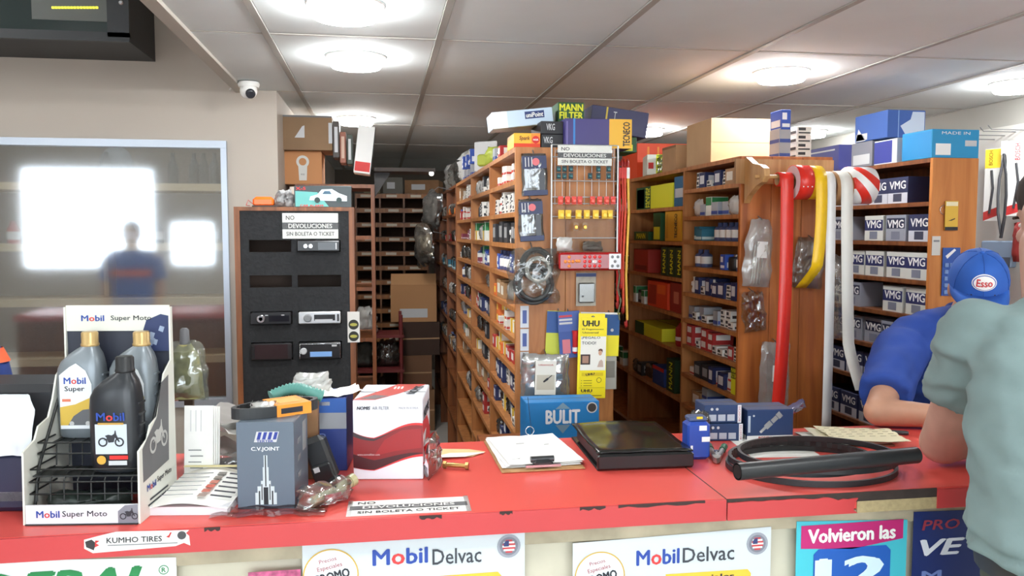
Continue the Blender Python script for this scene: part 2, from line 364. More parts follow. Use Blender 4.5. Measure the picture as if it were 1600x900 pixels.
# right of the joint the laminate is broken away
jag = [(XS + .002, bz0), (xb, bz0)]; k = 0
for q in range(4): jag.append((xb - .006 + RND.uniform(-.006, .008), bz0 + .008 + q * .009))
n = 26
for q in range(n + 1):
    x = xb + (XS + .002 - xb) * q / n; jag.append((x, CZT - .007 - abs(noise.noise(Vector((x * 22, 3.1, 0)))) * .014 - (.006 if q < 5 else 0)))
MB().prism(jag, CY0 - .006, CY0, axis='y').build('edge_band', redband, t)
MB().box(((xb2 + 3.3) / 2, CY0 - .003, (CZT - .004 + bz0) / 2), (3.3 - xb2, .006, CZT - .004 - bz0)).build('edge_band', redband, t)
MB().box(((XS + xb2) / 2, CY0 - .001, CZT - .012), (xb2 - XS, .003, .022)).build('worn_core', mat((58, 48, 44), .9, vary=.2, scale=40), t)
MB().box(((xb + xb2) / 2, CY0 - .0015, CZT - .036), (xb2 - xb, .003, .027)).build('chipboard_core', mat((176, 158, 118), .9, vary=.12, scale=90), t)
for (x0, x1, y) in ((320, 345, 822), (655, 690, 803), (780, 800, 799), (905, 945, 793), (965, 1100, 784)):
    X0, X1 = at(x0, y, CY0).x, at(x1, y, CY0).x; m_ = 9
    poly = [(X0 + (X1 - X0) * q / m_, CZT + .0005) for q in range(m_ + 1)] + [(X1 + (X0 - X1) * q / m_, CZT - .003 - .005 * abs(math.sin(q * 2.3 + x0))) for q in range(m_ + 1)]
    MB().prism(poly, CY0 - .0068, CY0 - .005, axis='y').build('edge_chip', mat((62, 46, 44), .9), t)
frontp = mat((206, 200, 180), .75, vary=.10, scale=5)
MB().box((.35, CY0 + .06, .485), (5.9, .03, .97)).build('front_panel', frontp, t)
MB().box((.35, CY0 + .045, .952), (5.9, .05, .036)).build('rail', mat((176, 166, 142), .85, vary=.2, scale=12), t)
MB().box((.35, CY1 - .06, .485), (5.9, .03, .97)).build('back_panel', PINE_D, t)
for x in (-2.58, XS, 3.27): MB().box((x, (CY0 + CY1) / 2, .485), (.03, CY1 - CY0 - .15, .97)).build('support', PINE_D, t)
# ================================================================== shelving
ORD = ['top', 'second', 'third', 'fourth', 'fifth', 'sixth', 'seventh', 'eighth', 'ninth', 'tenth', 'eleventh', 'twelfth']
def shelving(label, x0, x1, ys, tops, wood_m, end_planks=3, th=.018, face_m=None, low=.1):
    """open side faces -x; ys = bay borders front to back; tops = per bay list of shelf top heights, first is the top board"""
    t = thing('shelving_unit', label, 'shelving', ((x0 + x1) / 2, (ys[0] + ys[-1]) / 2, 0)); ox, oy = (x0 + x1) / 2, (ys[0] + ys[-1]) / 2
    H = tops[0][0]; face_m = face_m or wood_m; w = x1 - x0
    pw = w / end_planks
    for k in range(end_planks):
        MB().bbox((x0 + pw * (k + .5) - ox, ys[0] + th / 2 - oy, H / 2), (pw - .0016, th, H), .0015).build('plank', face_m, t)
    for k, y in enumerate(ys[1:]):
        MB().box((0, y - (th / 2 if k == len(ys) - 2 else 0) - oy, (H - th) / 2), (w, th, H - th)).build('divider', wood_m, t)
    MB().box((x1 - ox - .004, 0, H / 2), (.008, ys[-1] - ys[0] - .02, H - .03)).build('back_panel', wood_m, t)
    MB().box((0, th / 2, H - th / 2), (w, ys[-1] - ys[0] - th, th)).build('top_board', wood_m, t)
    for bi in range(len(ys) - 1):
        a = ys[bi] + th * (1 if bi == 0 else .5); c = ys[bi + 1] - th * (1 if bi == len(ys) - 2 else .5)
        for z in tops[bi][1:]:
            MB().box((-.004, (a + c) / 2 - oy, z - th / 2), (w - .009, c - a - .001, th)).build('shelf', wood_m, t)
    return t
def carton_mesh(w, d, h, body, trim, style):
    b = MB().bbox((0, 0, h / 2), (w, d, h), .0012); e = .0006
    def q(x0, x1, z0, z1, mi=1): b.add([(x0, -d / 2 - e, z0), (x1, -d / 2 - e, z0), (x1, -d / 2 - e, z1), (x0, -d / 2 - e, z1)], [(0, 1, 2, 3)], mi)
    def s(y0, y1, z0, z1, mi=1):
        for sg in (-1, 1): b.add([(sg * (w / 2 + e), y0, z0), (sg * (w / 2 + e), y1, z0), (sg * (w / 2 + e), y1, z1), (sg * (w / 2 + e), y0, z1)], [(0, 1, 2, 3)], mi)
    W_ = w * .96; D_ = d * .96
    if style == 0: q(-W_ / 2, W_ / 2, h * .1, h * .34); s(-D_ / 2, D_ / 2, h * .1, h * .34)
    elif style == 1: q(-W_ * .36, W_ * .36, h * .25, h * .8); s(-D_ * .36, D_ * .36, h * .25, h * .8)
    elif style == 2: q(-W_ / 2, W_ / 2, h * .55, h * .97); s(-D_ / 2, D_ / 2, h * .55, h * .97)
    elif style == 3: q(-W_ / 2, -W_ * .1, h * .05, h * .95); s(-D_ / 2, -D_ * .1, h * .05, h * .95)
    elif style == 4: q(-W_ * .42, W_ * .42, h * .12, h * .3); q(-W_ * .42, W_ * .1, h * .5, h * .85); s(-D_ * .42, D_ * .42, h * .15, h * .5)
    b.add([(-w * .04, -d * .49, h + e), (w * .04, -d * .49, h + e), (w * .04, d * .49, h + e), (-w * .04, d * .49, h + e)], [(0, 1, 2, 3)], 1)
    return b.mesh('carton', [body, trim])
C_ = lambda *c: mat(c, .6)
KINDS = {  # desc, category, body, trim, style, size range w d h
 'wr': ('small white carton with red print', 'box', C_(226, 222, 214), C_(190, 60, 50), 0, (.05, .07, .036)),
 'wk': ('small white carton with black print', 'box', C_(222, 220, 214), C_(50, 50, 54), 4, (.055, .08, .034)),
 'kk': ('black carton with grey print', 'box', C_(40, 40, 44), C_(150, 150, 150), 1, (.08, .1, .08)),
 'nb': ('navy carton with white label', 'box', C_(36, 46, 92), C_(214, 216, 220), 1, (.06, .1, .07)),
 'bb': ('bright blue carton with white print', 'box', C_(52, 84, 176), C_(226, 230, 236), 4, (.05, .1, .075)),
 'tb': ('teal carton with pale stripe', 'box', C_(48, 116, 140), C_(200, 220, 220), 0, (.07, .1, .06)),
 'or': ('orange carton with yellow print', 'box', C_(222, 112, 48), C_(244, 200, 90), 1, (.06, .1, .05)),
 'yw': ('yellow carton with white print', 'box', C_(222, 180, 48), C_(240, 236, 220), 3, (.06, .1, .05)),
 'rd': ('red carton with white label', 'box', C_(176, 48, 46), C_(230, 226, 220), 1, (.06, .1, .05)),
 'mg': ('dark pink carton with pale edge', 'box', C_(128, 48, 72), C_(210, 190, 196), 0, (.09, .1, .03)),
 'ye': ('green and yellow carton', 'box', C_(196, 190, 60), C_(60, 100, 50), 2, (.04, .07, .06)),
 'gr': ('green and white carton', 'box', C_(222, 226, 218), C_(44, 130, 74), 2, (.055, .08, .085)),
 'tn': ('brown cardboard carton with paper label', 'box', C_(166, 130, 92), C_(226, 222, 210), 1, (.09, .11, .075)),
 'gy': ('grey carton with blue stripe', 'box', C_(158, 162, 168), C_(60, 80, 150), 0, (.06, .09, .06)),
}
_cm = {}
def cmesh(k, var):
    key = (k, var)
    if key not in _cm:
        d = KINDS[k]; f = (.85, 1.0, 1.2)[var]; g = (1.1, .9, 1.0)[var]
        _cm[key] = (carton_mesh(d[5][0] * f, d[5][1], d[5][2] * g, d[2], d[3], d[4]), d[5][0] * f, d[5][1], d[5][2] * g)
    return _cm[key]
def odd_meshes():
    o = {}
    b = MB().lathe([(.028, 0), (.03, .006), (.03, .018), (.018, .02), (.018, .004), (.028, 0)], 14, cap=False); o['pulley'] = ('grey metal pulley ring', 'pulley', b.mesh('pulley', STEEL), .06, .06, .02)
    b = MB().lathe([(.026, 0), (.028, .004), (.028, .055), (.022, .062), (.012, .066), (.012, .08), (.011, .082)], 14); b.lathe([(.0285, .016), (.0285, .05)], 14, 1, cap=False); o['can'] = ('small canister with white wrap', 'can', b.mesh('canister', [mat((70, 80, 120), .4), mat((222, 222, 218), .6)]), .058, .058, .082)
    b = MB().lathe([(.012, 0), (.014, .01), (.010, .03), (.016, .034), (.016, .05), (.006, .056), (.006, .075)], 12); o['plug'] = ('white ceramic plug with steel tip', 'plug', b.mesh('spark_plug', [mat((224, 222, 216), .3)]), .034, .034, .075)
    b = MB().lathe([(.03, 0), (.034, .01), (.034, .05), (.03, .058), (.012, .06)], 16); b.lathe([(.012, .06), (.012, .068)], 10, 1); o['filter'] = ('black screw-on filter', 'filter', b.mesh('oil_filter', [mat((30, 32, 34), .35), STEEL]), .07, .07, .068)
    for i, (nm, ds, m) in enumerate((('p1', 'clear crumpled parts pouch', MILK), ('p2', 'smoky crumpled parts pouch', SMOKE), ('p3', 'silvery crumpled parts pouch', SILVERBAG))):
        o[nm] = (ds, 'pouch', bag_mesh(.085, .08, .035, i + 3, 8, 8, .006, m, .2, 'parts_pouch'), .085, .04, .085)
    return o
ODD = odd_meshes()
SHELF_N = [0]
def put(kind, var, x, y, z, rz, where, grp):
    if kind in ODD:
        d = ODD[kind]; o = link(d[2].name.split('.')[0], d[2], None, (x, y, z), (0, 0, rz)); ds, cat = d[0], d[1]
        nm = {'pulley': 'pulley', 'can': 'canister', 'plug': 'spark_plug', 'filter': 'oil_filter'}.get(kind, 'parts_pouch'); o.name = nm
    else:
        d = KINDS[kind]; o = link('carton', cmesh(kind, var)[0], None, (x, y, z), (0, 0, rz)); ds, cat = d[0], d[1]
    SHELF_N[0] += 1
    return tag(o, ds + ', ' + where, cat, ds + 's ' + grp)
def dims(kind, var):
    if kind in ODD: return ODD[kind][3:6]
    return cmesh(kind, var)[1:4]
def stock_row(rng, xf, ya, yb, z, hmax, kinds, where, grp, fill=.85, stack=2, setback=.01):
    """fill a shelf whose open edge is at x = xf (opens to -x) from ya to yb; things face -x"""
    y = ya + .006
    while True:
        k = rng.choice(kinds); v = rng.randrange(3); w, d, h = dims(k, v)
        if y + w > yb - .004: break
        if rng.random() > fill: y += w * rng.uniform(.5, 1.2); continue
        n = 1
        if stack > 1 and k not in ODD: n = min(rng.randint(1, stack), max(1, int((hmax - .004) / h)))
        if h > hmax: y += .02; continue
        x = xf + setback + d / 2 + rng.uniform(0, .02)
        for q in range(n): put(k, v, x + (rng.uniform(0, .004) if q else 0), y + w / 2, z + q * h + .0005, -PI / 2 + (rng.uniform(-.08, .08) if k in ODD else 0), where, grp)
        y += w + rng.uniform(.002, .012) + (.004 if k in ODD else 0)
PITCHZ = .1185
midz = [1.93 - PITCHZ * k for k in range(10)] + [.70, .52, .34, .12]
mid_ys = [2.985, 3.703, 4.478, 5.363]
shelving('pine shelving unit with wire rack hung on its end', .49, .87, mid_ys, [midz] * 3, PINE, 2)
rng = random.Random(11)
mid_pal = [['wr', 'wr', 'wr'], ['wk', 'wk', 'wr'], ['kk', 'kk', 'p1', 'plug'], ['bb', 'bb', 'rd', 'can'], ['or', 'p1', 'tn'],
           ['yw', 'or', 'wr'], ['or', 'or', 'rd', 'yw'], ['nb', 'wk', 'nb'], ['yw', 'nb', 'wk', 'p2'], ['nb', 'p2', 'nb']]
mid_pal2 = [['kk', 'p1', 'wk'], ['wk', 'gy', 'filter'], ['ye', 'p1', 'gr', 'yw'], ['gr', 'mg', 'can', 'bb'], ['tb', 'p3', 'p2'], ['kk', 'nb', 'rd'], ['p2', 'kk', 'plug'], ['yw', 'wk', 'kk'], ['tn', 'p1', 'rd'], ['rd', 'p3', 'yw']]
mid_pal3 = [['wr', 'wk', 'tn'], ['bb', 'rd', 'wr'], ['mg', 'wk', 'gr'], ['p2', 'filter', 'wk'], ['p1', 'can', 'p2'], ['nb', 'mg', 'p2'], ['p3', 'yw', 'gy'], ['tn', 'gr', 'p1'], ['gr', 'tn', 'p2'], ['wk', 'p1', 'kk']]
BAY = ['counter-end', 'middle', 'far']
for bi, pal in enumerate((mid_pal, mid_pal2, mid_pal3)):
    for k in range(10):
        z = midz[k + 1] if k < 9 else midz[10]
        top = midz[k] - .018 - z
        wh = '%s shelf, %s bay behind wire rack' % (ORD[k], BAY[bi])
        stock_row(rng, .49, mid_ys[bi] + .02, mid_ys[bi + 1] - .012, z, min(top, .2), pal[k], wh, 'on the %s shelf of the %s bay behind the wire rack' % (ORD[k], BAY[bi]), (.9, .6, .45)[bi] if k not in (0, 4) else .6, 3 if k in (0, 1) else 2)
# ---- unit behind it along the same aisle
far_ys = [5.42, 6.15, 6.9, 7.65]; farz = [1.93, 1.74, 1.55, 1.36, 1.17, .98, .79, .6, .3]
shelving('dark pine shelving at the far end of the aisle', .49, .87, far_ys, [farz] * 3, PINE_D, 3)
for bi in range(2):
    for k in range(6):
        stock_row(rng, .49, far_ys[bi] + .02, far_ys[bi + 1] - .012, farz[k + 1], .16, [['p3', 'p1', 'or'], ['p2', 'p3', 'rd'], ['tb', 'p2', 'p1'], ['p1', 'p2', 'p3'], ['nb', 'p1', 'p2'], ['p3', 'can', 'tn']][k],
                  '%s shelf, %s bay of far dark shelving' % (ORD[k], BAY[bi]), 'on the %s shelf of the %s bay of the far dark shelving' % (ORD[k], BAY[bi]), .8, 1, 0)
# ---- unit with the tape rolls
rys = [3.188, 3.83, 4.70, 5.6]; rz0 = [1.93, 1.822, 1.692, 1.578, 1.453, 1.327, 1.20, 1.07, .93, .78, .5, .12]; rz1 = [1.93, 1.745, 1.57, 1.389, 1.21, 1.031, .79, .5, .12]
shelving('pine shelving unit with rolls of tape hung on its end', 1.46, 1.865, rys, [rz0, rz1, rz1], PINE, 3, face_m=wood((196, 116, 52), (150, 80, 34), (9, 9, .8)))
rp = [['nb', 'tn', 'wk'], ['gr', 'gy', 'p1'], ['tb', 'bb', 'can'], ['can', 'filter', 'bb'], ['wk', 'nb', 'plug'], ['wk', 'p1', 'gy'], ['wk', 'wk', 'rd'], ['kk', 'nb', 'wr'], ['tn', 'gy', 'tn']]
for k in range(9):
    stock_row(rng, 1.46, rys[0] + (.02 if k != 7 else .1), rys[1] - .012, rz0[k + 1], rz0[k] - .02 - rz0[k + 1], rp[k], '%s shelf, counter-end bay behind tape rolls' % ORD[k], 'on the %s shelf of the counter-end bay behind the tape rolls' % ORD[k], .9, 2)
# ---- unit by the wiper wall
tys = [3.14, 4.0, 4.9, 5.6]; tz = [1.93, 1.747, 1.577, 1.41, 1.255, 1.09, .92, .7, .4, .12]
shelving('brown shelving unit stacked with boxed bearings beside the wiper wall', 2.29, 2.505, tys, [tz] * 3, wood((140, 84, 46), (104, 58, 32)), 1, face_m=wood((206, 134, 70), (180, 108, 52), (9, 9, .8)))
# rear side of the aisle between tape unit and this one is its open face: grey-white boxes lettered VMG
def vmg_box(w, d, h, style):
    root = thing('bearing_carton', 'x', 'box')
    if style == 0:      # navy with big white initials
        MB().bbox((0, 0, h / 2), (w, d, h), .0012).build('body', mat((44, 50, 84), .5), root)
        flat(root, rect(w * .98, h * .4), (0, -d / 2 - .0006, h * .2), mat((196, 200, 210), .5), name='printed_panel')
    elif style == 1:    # pale grey with navy band
        MB().bbox((0, 0, h / 2), (w, d, h), .0012).build('body', mat((206, 208, 202), .5), root)
        flat(root, rect(w * .98, h * .42), (0, -d / 2 - .0006, h * .62), mat((46, 50, 96), .5), name='printed_panel')
    else:
        MB().bbox((0, 0, h / 2), (w, d, h), .0012).build('body', mat((150, 154, 166), .4), root)
        flat(root, rect(w * .9, h * .4), (0, -d / 2 - .0006, h * .68), mat((40, 44, 70), .5), name='printed_panel')
    text(root, 'VMG', (0, -d / 2 - .0012, h * (.66 if style else .70)), w * .8, h * .3, mat((236, 236, 236)), bold=.03)
    flat(root, rect(w * .42, h * .3), (0, -d / 2 - .0012, h * .22), mat((60, 64, 84) if style == 0 else (120, 124, 140)), name='printed_square')
    return root
vp = [vmg_box(.145, .12, .118, s) for s in range(3)]
vdesc = ['navy bearing carton with big white initials', 'pale bearing carton with navy initials band', 'grey foil bearing carton with dark initials patch']
first = [True] * 3
for k in range(7):
    for bi in range(2):
        y = tys[bi] + .03; z = tz[k + 1]
        while y + .15 < tys[bi + 1] - .02:
            s = rng.choice([[0, 0, 2], [0, 1, 2], [1, 1], [2, 1], [2, 2], [1, 0], [0, 2]][k])
            if rng.random() < (.9 if bi == 0 else .6):
                lab = '%s, %s shelf beside wiper wall' % (vdesc[s], ORD[k]); g = 'row of ' + vdesc[s] + ', %s shelf beside the wiper wall' % ORD[k]
                loc = (2.29 + .012 + .06 + rng.uniform(0, .015), y + .0725, z + .0005)
                if first[s]:
                    vp[s].location = loc; vp[s].rotation_euler = (0, 0, -PI / 2); vp[s]['label'] = lab; vp[s]['group'] = g; first[s] = False
                else: dup(vp[s], loc, -PI / 2, lab, g)
            y += .15 + rng.uniform(0, .02)

# ---- big lettered cartons: root, body, printed shapes
def box_thing(name, label, cat, loc, size, rot, body_m, group=None, bev=.002):
    t = thing(name, label, cat, loc, rot, group); w, d, h = size
    MB().bbox((0, 0, h / 2), (w, d, h), bev).build('body', body_m, t)
    MB().box((0, 0, h + .0003), (w * .98, .004, .0006)).build('flap_seam', mat((90, 84, 78)), t)
    return t
def fpanel(t, size, u0, v0, u1, v1, m, face='F', name='printed_panel', e=.0007):
    """panel on a face given in 0..1 fractions of that face"""
    w, d, h = size
    if face == 'F': loc = (w * ((u0 + u1) / 2 - .5), -d / 2 - e, h * (v0 + v1) / 2); r = FRONT; s = (w * (u1 - u0), h * (v1 - v0))
    elif face == 'R': loc = (w / 2 + e, d * ((u0 + u1) / 2 - .5), h * (v0 + v1) / 2); r = RIGHT; s = (d * (u1 - u0), h * (v1 - v0))
    elif face == 'L': loc = (-w / 2 - e, -d * ((u0 + u1) / 2 - .5), h * (v0 + v1) / 2); r = LEFT; s = (d * (u1 - u0), h * (v1 - v0))
    else: loc = (w * ((u0 + u1) / 2 - .5), d * ((v0 + v1) / 2 - .5), h + e); r = TOP; s = (w * (u1 - u0), d * (v1 - v0))
    return flat(t, rect(*s), loc, m, r, name)
def ftext(t, size, s, u0, v0, u1, v1, m, face='F', e=.0014, spin=0, **kw):
    w, d, h = size
    if face == 'F': loc = (w * ((u0 + u1) / 2 - .5), -d / 2 - e, h * (v0 + v1) / 2); r = FRONT; q = (w * (u1 - u0), h * (v1 - v0))
    elif face == 'R': loc = (w / 2 + e, d * ((u0 + u1) / 2 - .5), h * (v0 + v1) / 2); r = RIGHT; q = (d * (u1 - u0), h * (v1 - v0))
    elif face == 'L': loc = (-w / 2 - e, -d * ((u0 + u1) / 2 - .5), h * (v0 + v1) / 2); r = LEFT; q = (d * (u1 - u0), h * (v1 - v0))
    else: loc = (w * ((u0 + u1) / 2 - .5), d * ((v0 + v1) / 2 - .5), h + e); r = TOP; q = (w * (u1 - u0), d * (v1 - v0))
    if abs(math.sin(spin)) > .9: q = (q[1], q[0])
    return text(t, s, loc, q[0], q[1], m, r, spin=spin, **kw)
def front_box(name, label, cat, x0, y0, x1, y1, Y, depth, body_m, group=None, zbase=None, rot=0):
    """carton whose front face fills the given picture rectangle at depth Y"""
    cx, cz, w, h = R(x0, y0, x1, y1, Y); z = cz - h / 2 if zbase is None else zbase
    sz = (w, depth, h)
    return box_thing(name, label, cat, (cx, Y + depth / 2, z), sz, (0, 0, rot), body_m, group), sz
MANN_G = mat((36, 84, 44), .5); MANN_Y = mat((226, 226, 44), .5)
def side_box(name, label, cat, X, y0, y1, z, h, depth, body_m, group=None):
    """carton on a shelf facing -x; local front is -y so it is turned a quarter"""
    w = y1 - y0; sz = (w, depth, h)
    return box_thing(name, label, cat, (X + depth / 2, (y0 + y1) / 2, z), sz, (0, 0, -PI / 2), body_m, group), sz
# far bays behind the tape rolls: filter cartons
X = 1.475
t, s = side_box('filter_carton', 'green and yellow filter carton lying on shelf behind bungee cords', 'box', X, 4.02, 4.62, 1.746, .125, .3, MANN_Y)
fpanel(t, s, 0, 0, .42, 1, MANN_G); ftext(t, s, 'MANN', .28, .08, .34, .92, MANN_Y, spin=PI / 2, bold=.04); ftext(t, s, 'FILTER', .35, .08, .4, .92, MANN_Y, spin=PI / 2, bold=.04)
fpanel(t, s, .02, .05, .24, .9, mat((60, 110, 60)))
t, s = side_box('filter_carton', 'blue filter carton stacked upright beside the yellow filter carton', 'box', X, 3.86, 4.0, 1.746, .15, .25, mat((40, 100, 140), .5)); fpanel(t, s, .1, .3, .9, .6, LGREY)
t, s = side_box('filter_carton', 'tall yellow filter carton with black vertical lettering', 'box', X, 3.9, 4.13, 1.571, .155, .3, mat((226, 170, 44), .5))
ftext(t, s, 'TECNECO', .62, .1, .78, .9, INK, spin=PI / 2, bold=.03); fpanel(t, s, .05, .1, .2, .9, mat((204, 150, 40)))
t, s = side_box('filter_carton', 'narrow green and yellow carton beside the tall yellow carton', 'box', X, 4.2, 4.32, 1.571, .15, .25, MANN_G); fpanel(t, s, .1, .05, .9, .5, MANN_Y)
t, s = side_box('filter_carton', 'flat green carton lying on the third shelf', 'box', X, 4.4, 4.66, 1.571, .05, .25, MANN_G); ftext(t, s, 'MANN', .2, .2, .8, .8, MANN_Y, bold=.03)
for k in range(3):
    t, s = side_box('filter_carton', 'dark green filter carton with vertical yellow lettering, standing in a row', 'box', X, 3.87 + k * .11, 3.97 + k * .11, 1.39, .15, .2, mat((34, 62, 36), .5), 'dark green filter cartons standing in a row')
    ftext(t, s, 'MANN', .35, .1, .75, .9, MANN_Y, spin=PI / 2, bold=.03)
t, s = side_box('parts_carton', 'dull red carton on fourth shelf behind bungee cords', 'box', X, 4.4, 4.66, 1.39, .13, .25, mat((170, 46, 34), .5)); fpanel(t, s, .1, .1, .9, .3, mat((120, 30, 26)))
t, s = side_box('parts_carton', 'bright orange-red open carton on fifth shelf', 'box', X, 4.08, 4.4, 1.211, .14, .25, mat((222, 70, 30), .5)); fpanel(t, s, .05, .1, .45, .85, mat((170, 50, 30))); fpanel(t, s, .5, .55, .9, .9, mat((240, 110, 50)))
t, s = side_box('parts_carton', 'dark red carton beside the bright orange-red carton', 'box', X, 3.86, 4.04, 1.211, .15, .25, mat((150, 44, 36), .5)); fpanel(t, s, .3, .3, .7, .7, mat((200, 120, 100)))
t, s = side_box('filter_carton', 'flat yellow carton with green end on sixth shelf', 'box', X, 4.16, 4.62, 1.032, .07, .25, MANN_Y); fpanel(t, s, 0, 0, .35, 1, MANN_G)
t = thing('coolant_jug', 'white and red plastic jug on sixth shelf', 'jug', (X + .07, 4.0, 1.032), (0, 0, -PI / 2))
MB().lathe([(.045, 0), (.05, .01), (.05, .09), (.03, .12), (.018, .125)], 16).build('body', mat((150, 36, 36), .4), t); MB().lathe([(.02, .125), (.02, .15)], 12).build('cap', WHITE, t); MB().lathe([(.0508, .03), (.0508, .05)], 16, cap=False).build('label_band', WHITE, t)
t, s = side_box('parts_carton', 'blue carton with red strip on the seventh shelf', 'box', X, 4.12, 4.3, .792, .1, .2, mat((46, 70, 140), .5)); fpanel(t, s, 0, .8, 1, 1, RED)
t, s = side_box('filter_carton', 'upright dark green carton leaning beside white folder', 'box', X, 3.96, 4.08, .792, .17, .2, mat((34, 62, 36), .5)); ftext(t, s, 'MANN', .35, .1, .75, .9, MANN_Y, spin=PI / 2, bold=.03)
o = MB().at((X + .11, 3.88, .7935), (0, 0, 0)).box((0, 0, .1), (.19, .02, .2)).build('folder', mat((200, 196, 184), .7)); tag(o, 'white folder standing on seventh shelf', 'folder')
for k, (z, ya) in enumerate(((1.21, 4.45), (.79, 4.4))):
    stock_row(rng, 1.46, ya, 4.69, z, .15, ['kk', 'gr', 'p2'], 'in the dark corner of filter shelves', 'in the dark corner of the filter shelves', .9, 1)
for k in range(6):
    stock_row(rng, 1.46, rys[2] + .02, rys[3] - .02, rz1[k + 1], .15, ['p2', 'filter', 'gr', 'can'], '%s shelf, bay beyond filter cartons' % ORD[k], 'on the %s shelf of the bay beyond the filter cartons' % ORD[k], .6, 1)
# lowest shelf carton near panel (yellow and black lettered)
t, s = side_box('filter_carton', 'black and yellow filter carton low behind the tape rolls', 'box', 1.47, 3.215, 3.27, rz0[8] + .0005, .118, .12, MANN_Y)
fpanel(t, s, 0, .58, 1, 1, BLACK); ftext(t, s, 'MANN', .06, .8, .94, .96, MANN_Y, bold=.03); ftext(t, s, 'FILTER', .06, .62, .94, .76, MANN_Y, bold=.03)
# ================================================================== notices
def notice(label, loc, w, h, rot, sleeve=True):
    t = thing('notice', label, 'sign', loc, rot)
    flat(t, rect(w, h), (0, 0, 0), PAPER, name='sheet', t=.0008, rot=(0, 0, 0))
    flat(t, rect(w, h * .27), (0, 0, .0006), mat((96, 96, 98), .6), name='grey_band', rot=(0, 0, 0), t=.0003)
    dk = mat((66, 66, 70)); 
    text(t, 'NO', (-w * .36, h * .32, .0006), w * .15, h * .17, dk, (0, 0, 0), bold=.02)
    text(t, 'DEVOLUCIONES', (0, 0, .0012), w * .78, h * .17, WHITE, (0, 0, 0), bold=.03)
    text(t, 'SIN BOLETA O TICKET', (0, -h * .31, .0006), w * .86, h * .15, dk, (0, 0, 0), bold=.02)
    b = MB(); nx, ny = 12, 6; vs = []; fs = []
    for j in range(ny + 1):
        for i in range(nx + 1):
            u, v = i / nx - .5, j / ny - .5
            vs.append((u * w * 1.06, v * h * 1.12, .003 + .0022 * noise.noise(Vector((u * 9, v * 9, loc[0])))))
    for j in range(ny):
        for i in range(nx): a = j * (nx + 1) + i; fs.append((a, a + 1, a + nx + 2, a + nx + 1))
    b.add(vs, fs, 0, True)
    if sleeve: b.build('plastic_sleeve', DULLFILM, t)
    else:
        for sx in (-1, 1): MB().box((sx * w * .5, 0, .0006), (w * .04, h * 1.08, .0008)).build('clear_tape', DULLFILM, t)
    return t
# ================================================================== end of the middle unit (front of its planks is y = 2.985)
PY = 2.985
def onp(x, y, off=.0): return at(x, y, PY - off)
# wire rack
a = onp(862, 226, .03); c = onp(964, 412, .03); rw, rh = c.x - a.x, a.z - c.z; rx = (a.x + c.x) / 2
t = thing('wire_rack', 'wire rack of blister packs on the shelving end', 'rack', (rx, PY - .03, c.z))
wire = mat((190, 192, 192), .3, .8)
for sx in (-1, 1): MB().tube([(sx * rw / 2, 0, 0), (sx * rw / 2, 0, rh)], .004, 6).build('upright', wire, t)
for k, fz in enumerate((0.0, .22, .40, .51, .565, .70, .9, 1.0)): MB().tube([(-rw / 2, 0, rh * fz), (rw / 2, 0, rh * fz)], .0022, 5).build('cross_wire', wire, t)
for k in range(9): MB().tube([(-rw / 2 + rw * (k + .5) / 9, .006, rh * .5), (-rw / 2 + rw * (k + .5) / 9, .006, rh * .98)], .0013, 4).build('upright_wire', wire, t)
MB().box((0, .012, rh * .28), (rw * .96, .002, rh * .42)).build('clear_pocket', DULLFILM, t)
for sx in (-1, 1): MB().box((sx * rw * .4, .016, rh * .95), (.01, .028, .01)).build('bracket', wire, t)
notice('plastic covered returns notice fixed on top of the wire rack', onp(914, 243, .05), at(955, 243, PY).x - at(872, 243, PY).x, .072, (PI / 2, 0, 0))
def pack(label, grp, x, y, w, h, card, blob, Y=PY - .042):
    b = MB(); b.box((0, 0, 0), (w, .0015, h), 0); b.at((0, -.004, -h * .08)).bbox((0, 0, 0), (w * .72, .008, h * .55), .003, 1); b.at()
    p = at(x, y, Y); o = b.build('blister_pack', [card, blob]); o.location = p; return tag(o, label, 'blister pack', grp)
tealm = mat((30, 92, 96), .3)
for x in (873, 882, 892, 922, 935, 951):
    for y in (264, 275): 
        if (x, y) not in ((922, 264),): pack('small teal blister pack under the notice on the wire rack', 'teal blister packs on the wire rack', x, y, .017, .022, mat((40, 60, 66), .5), tealm)
for x in (876, 887, 897, 906, 926, 937, 948, 958): pack('small red blister pack in the middle row of the wire rack', 'red blister packs on the wire rack', x, 313, .019, .029, mat((214, 60, 46), .4), mat((232, 84, 66), .3))
for x in (877, 888, 904, 917, 931, 945, 953): pack('small yellow blister pack below the red row of the wire rack', 'yellow blister packs on the wire rack', x, 335, .022, .032, mat((226, 184, 30), .4), mat((244, 206, 60), .3))
for x in (900, 914): pack('small pack with brass fitting on the wire rack', 'brass fitting packs on the wire rack', x, 354, .018, .03, mat((150, 120, 90), .5), mat((210, 160, 80), .3, .8))
o = link('parts_bag', bag_mesh(.06, .05, .02, 21, 8, 8, .006, MILK, .1, 'parts_bag'), None, onp(882, 392, .045)); tag(o, 'white crumpled bag low in the wire rack pocket', 'bag')
o = link('parts_bag', bag_mesh(.075, .035, .02, 22, 8, 8, .006, mat((84, 78, 70), .5, vary=.4, scale=60), .1, 'parts_bag'), None, onp(926, 392, .045)); tag(o, 'dark bag of fittings low in the wire rack pocket', 'bag')
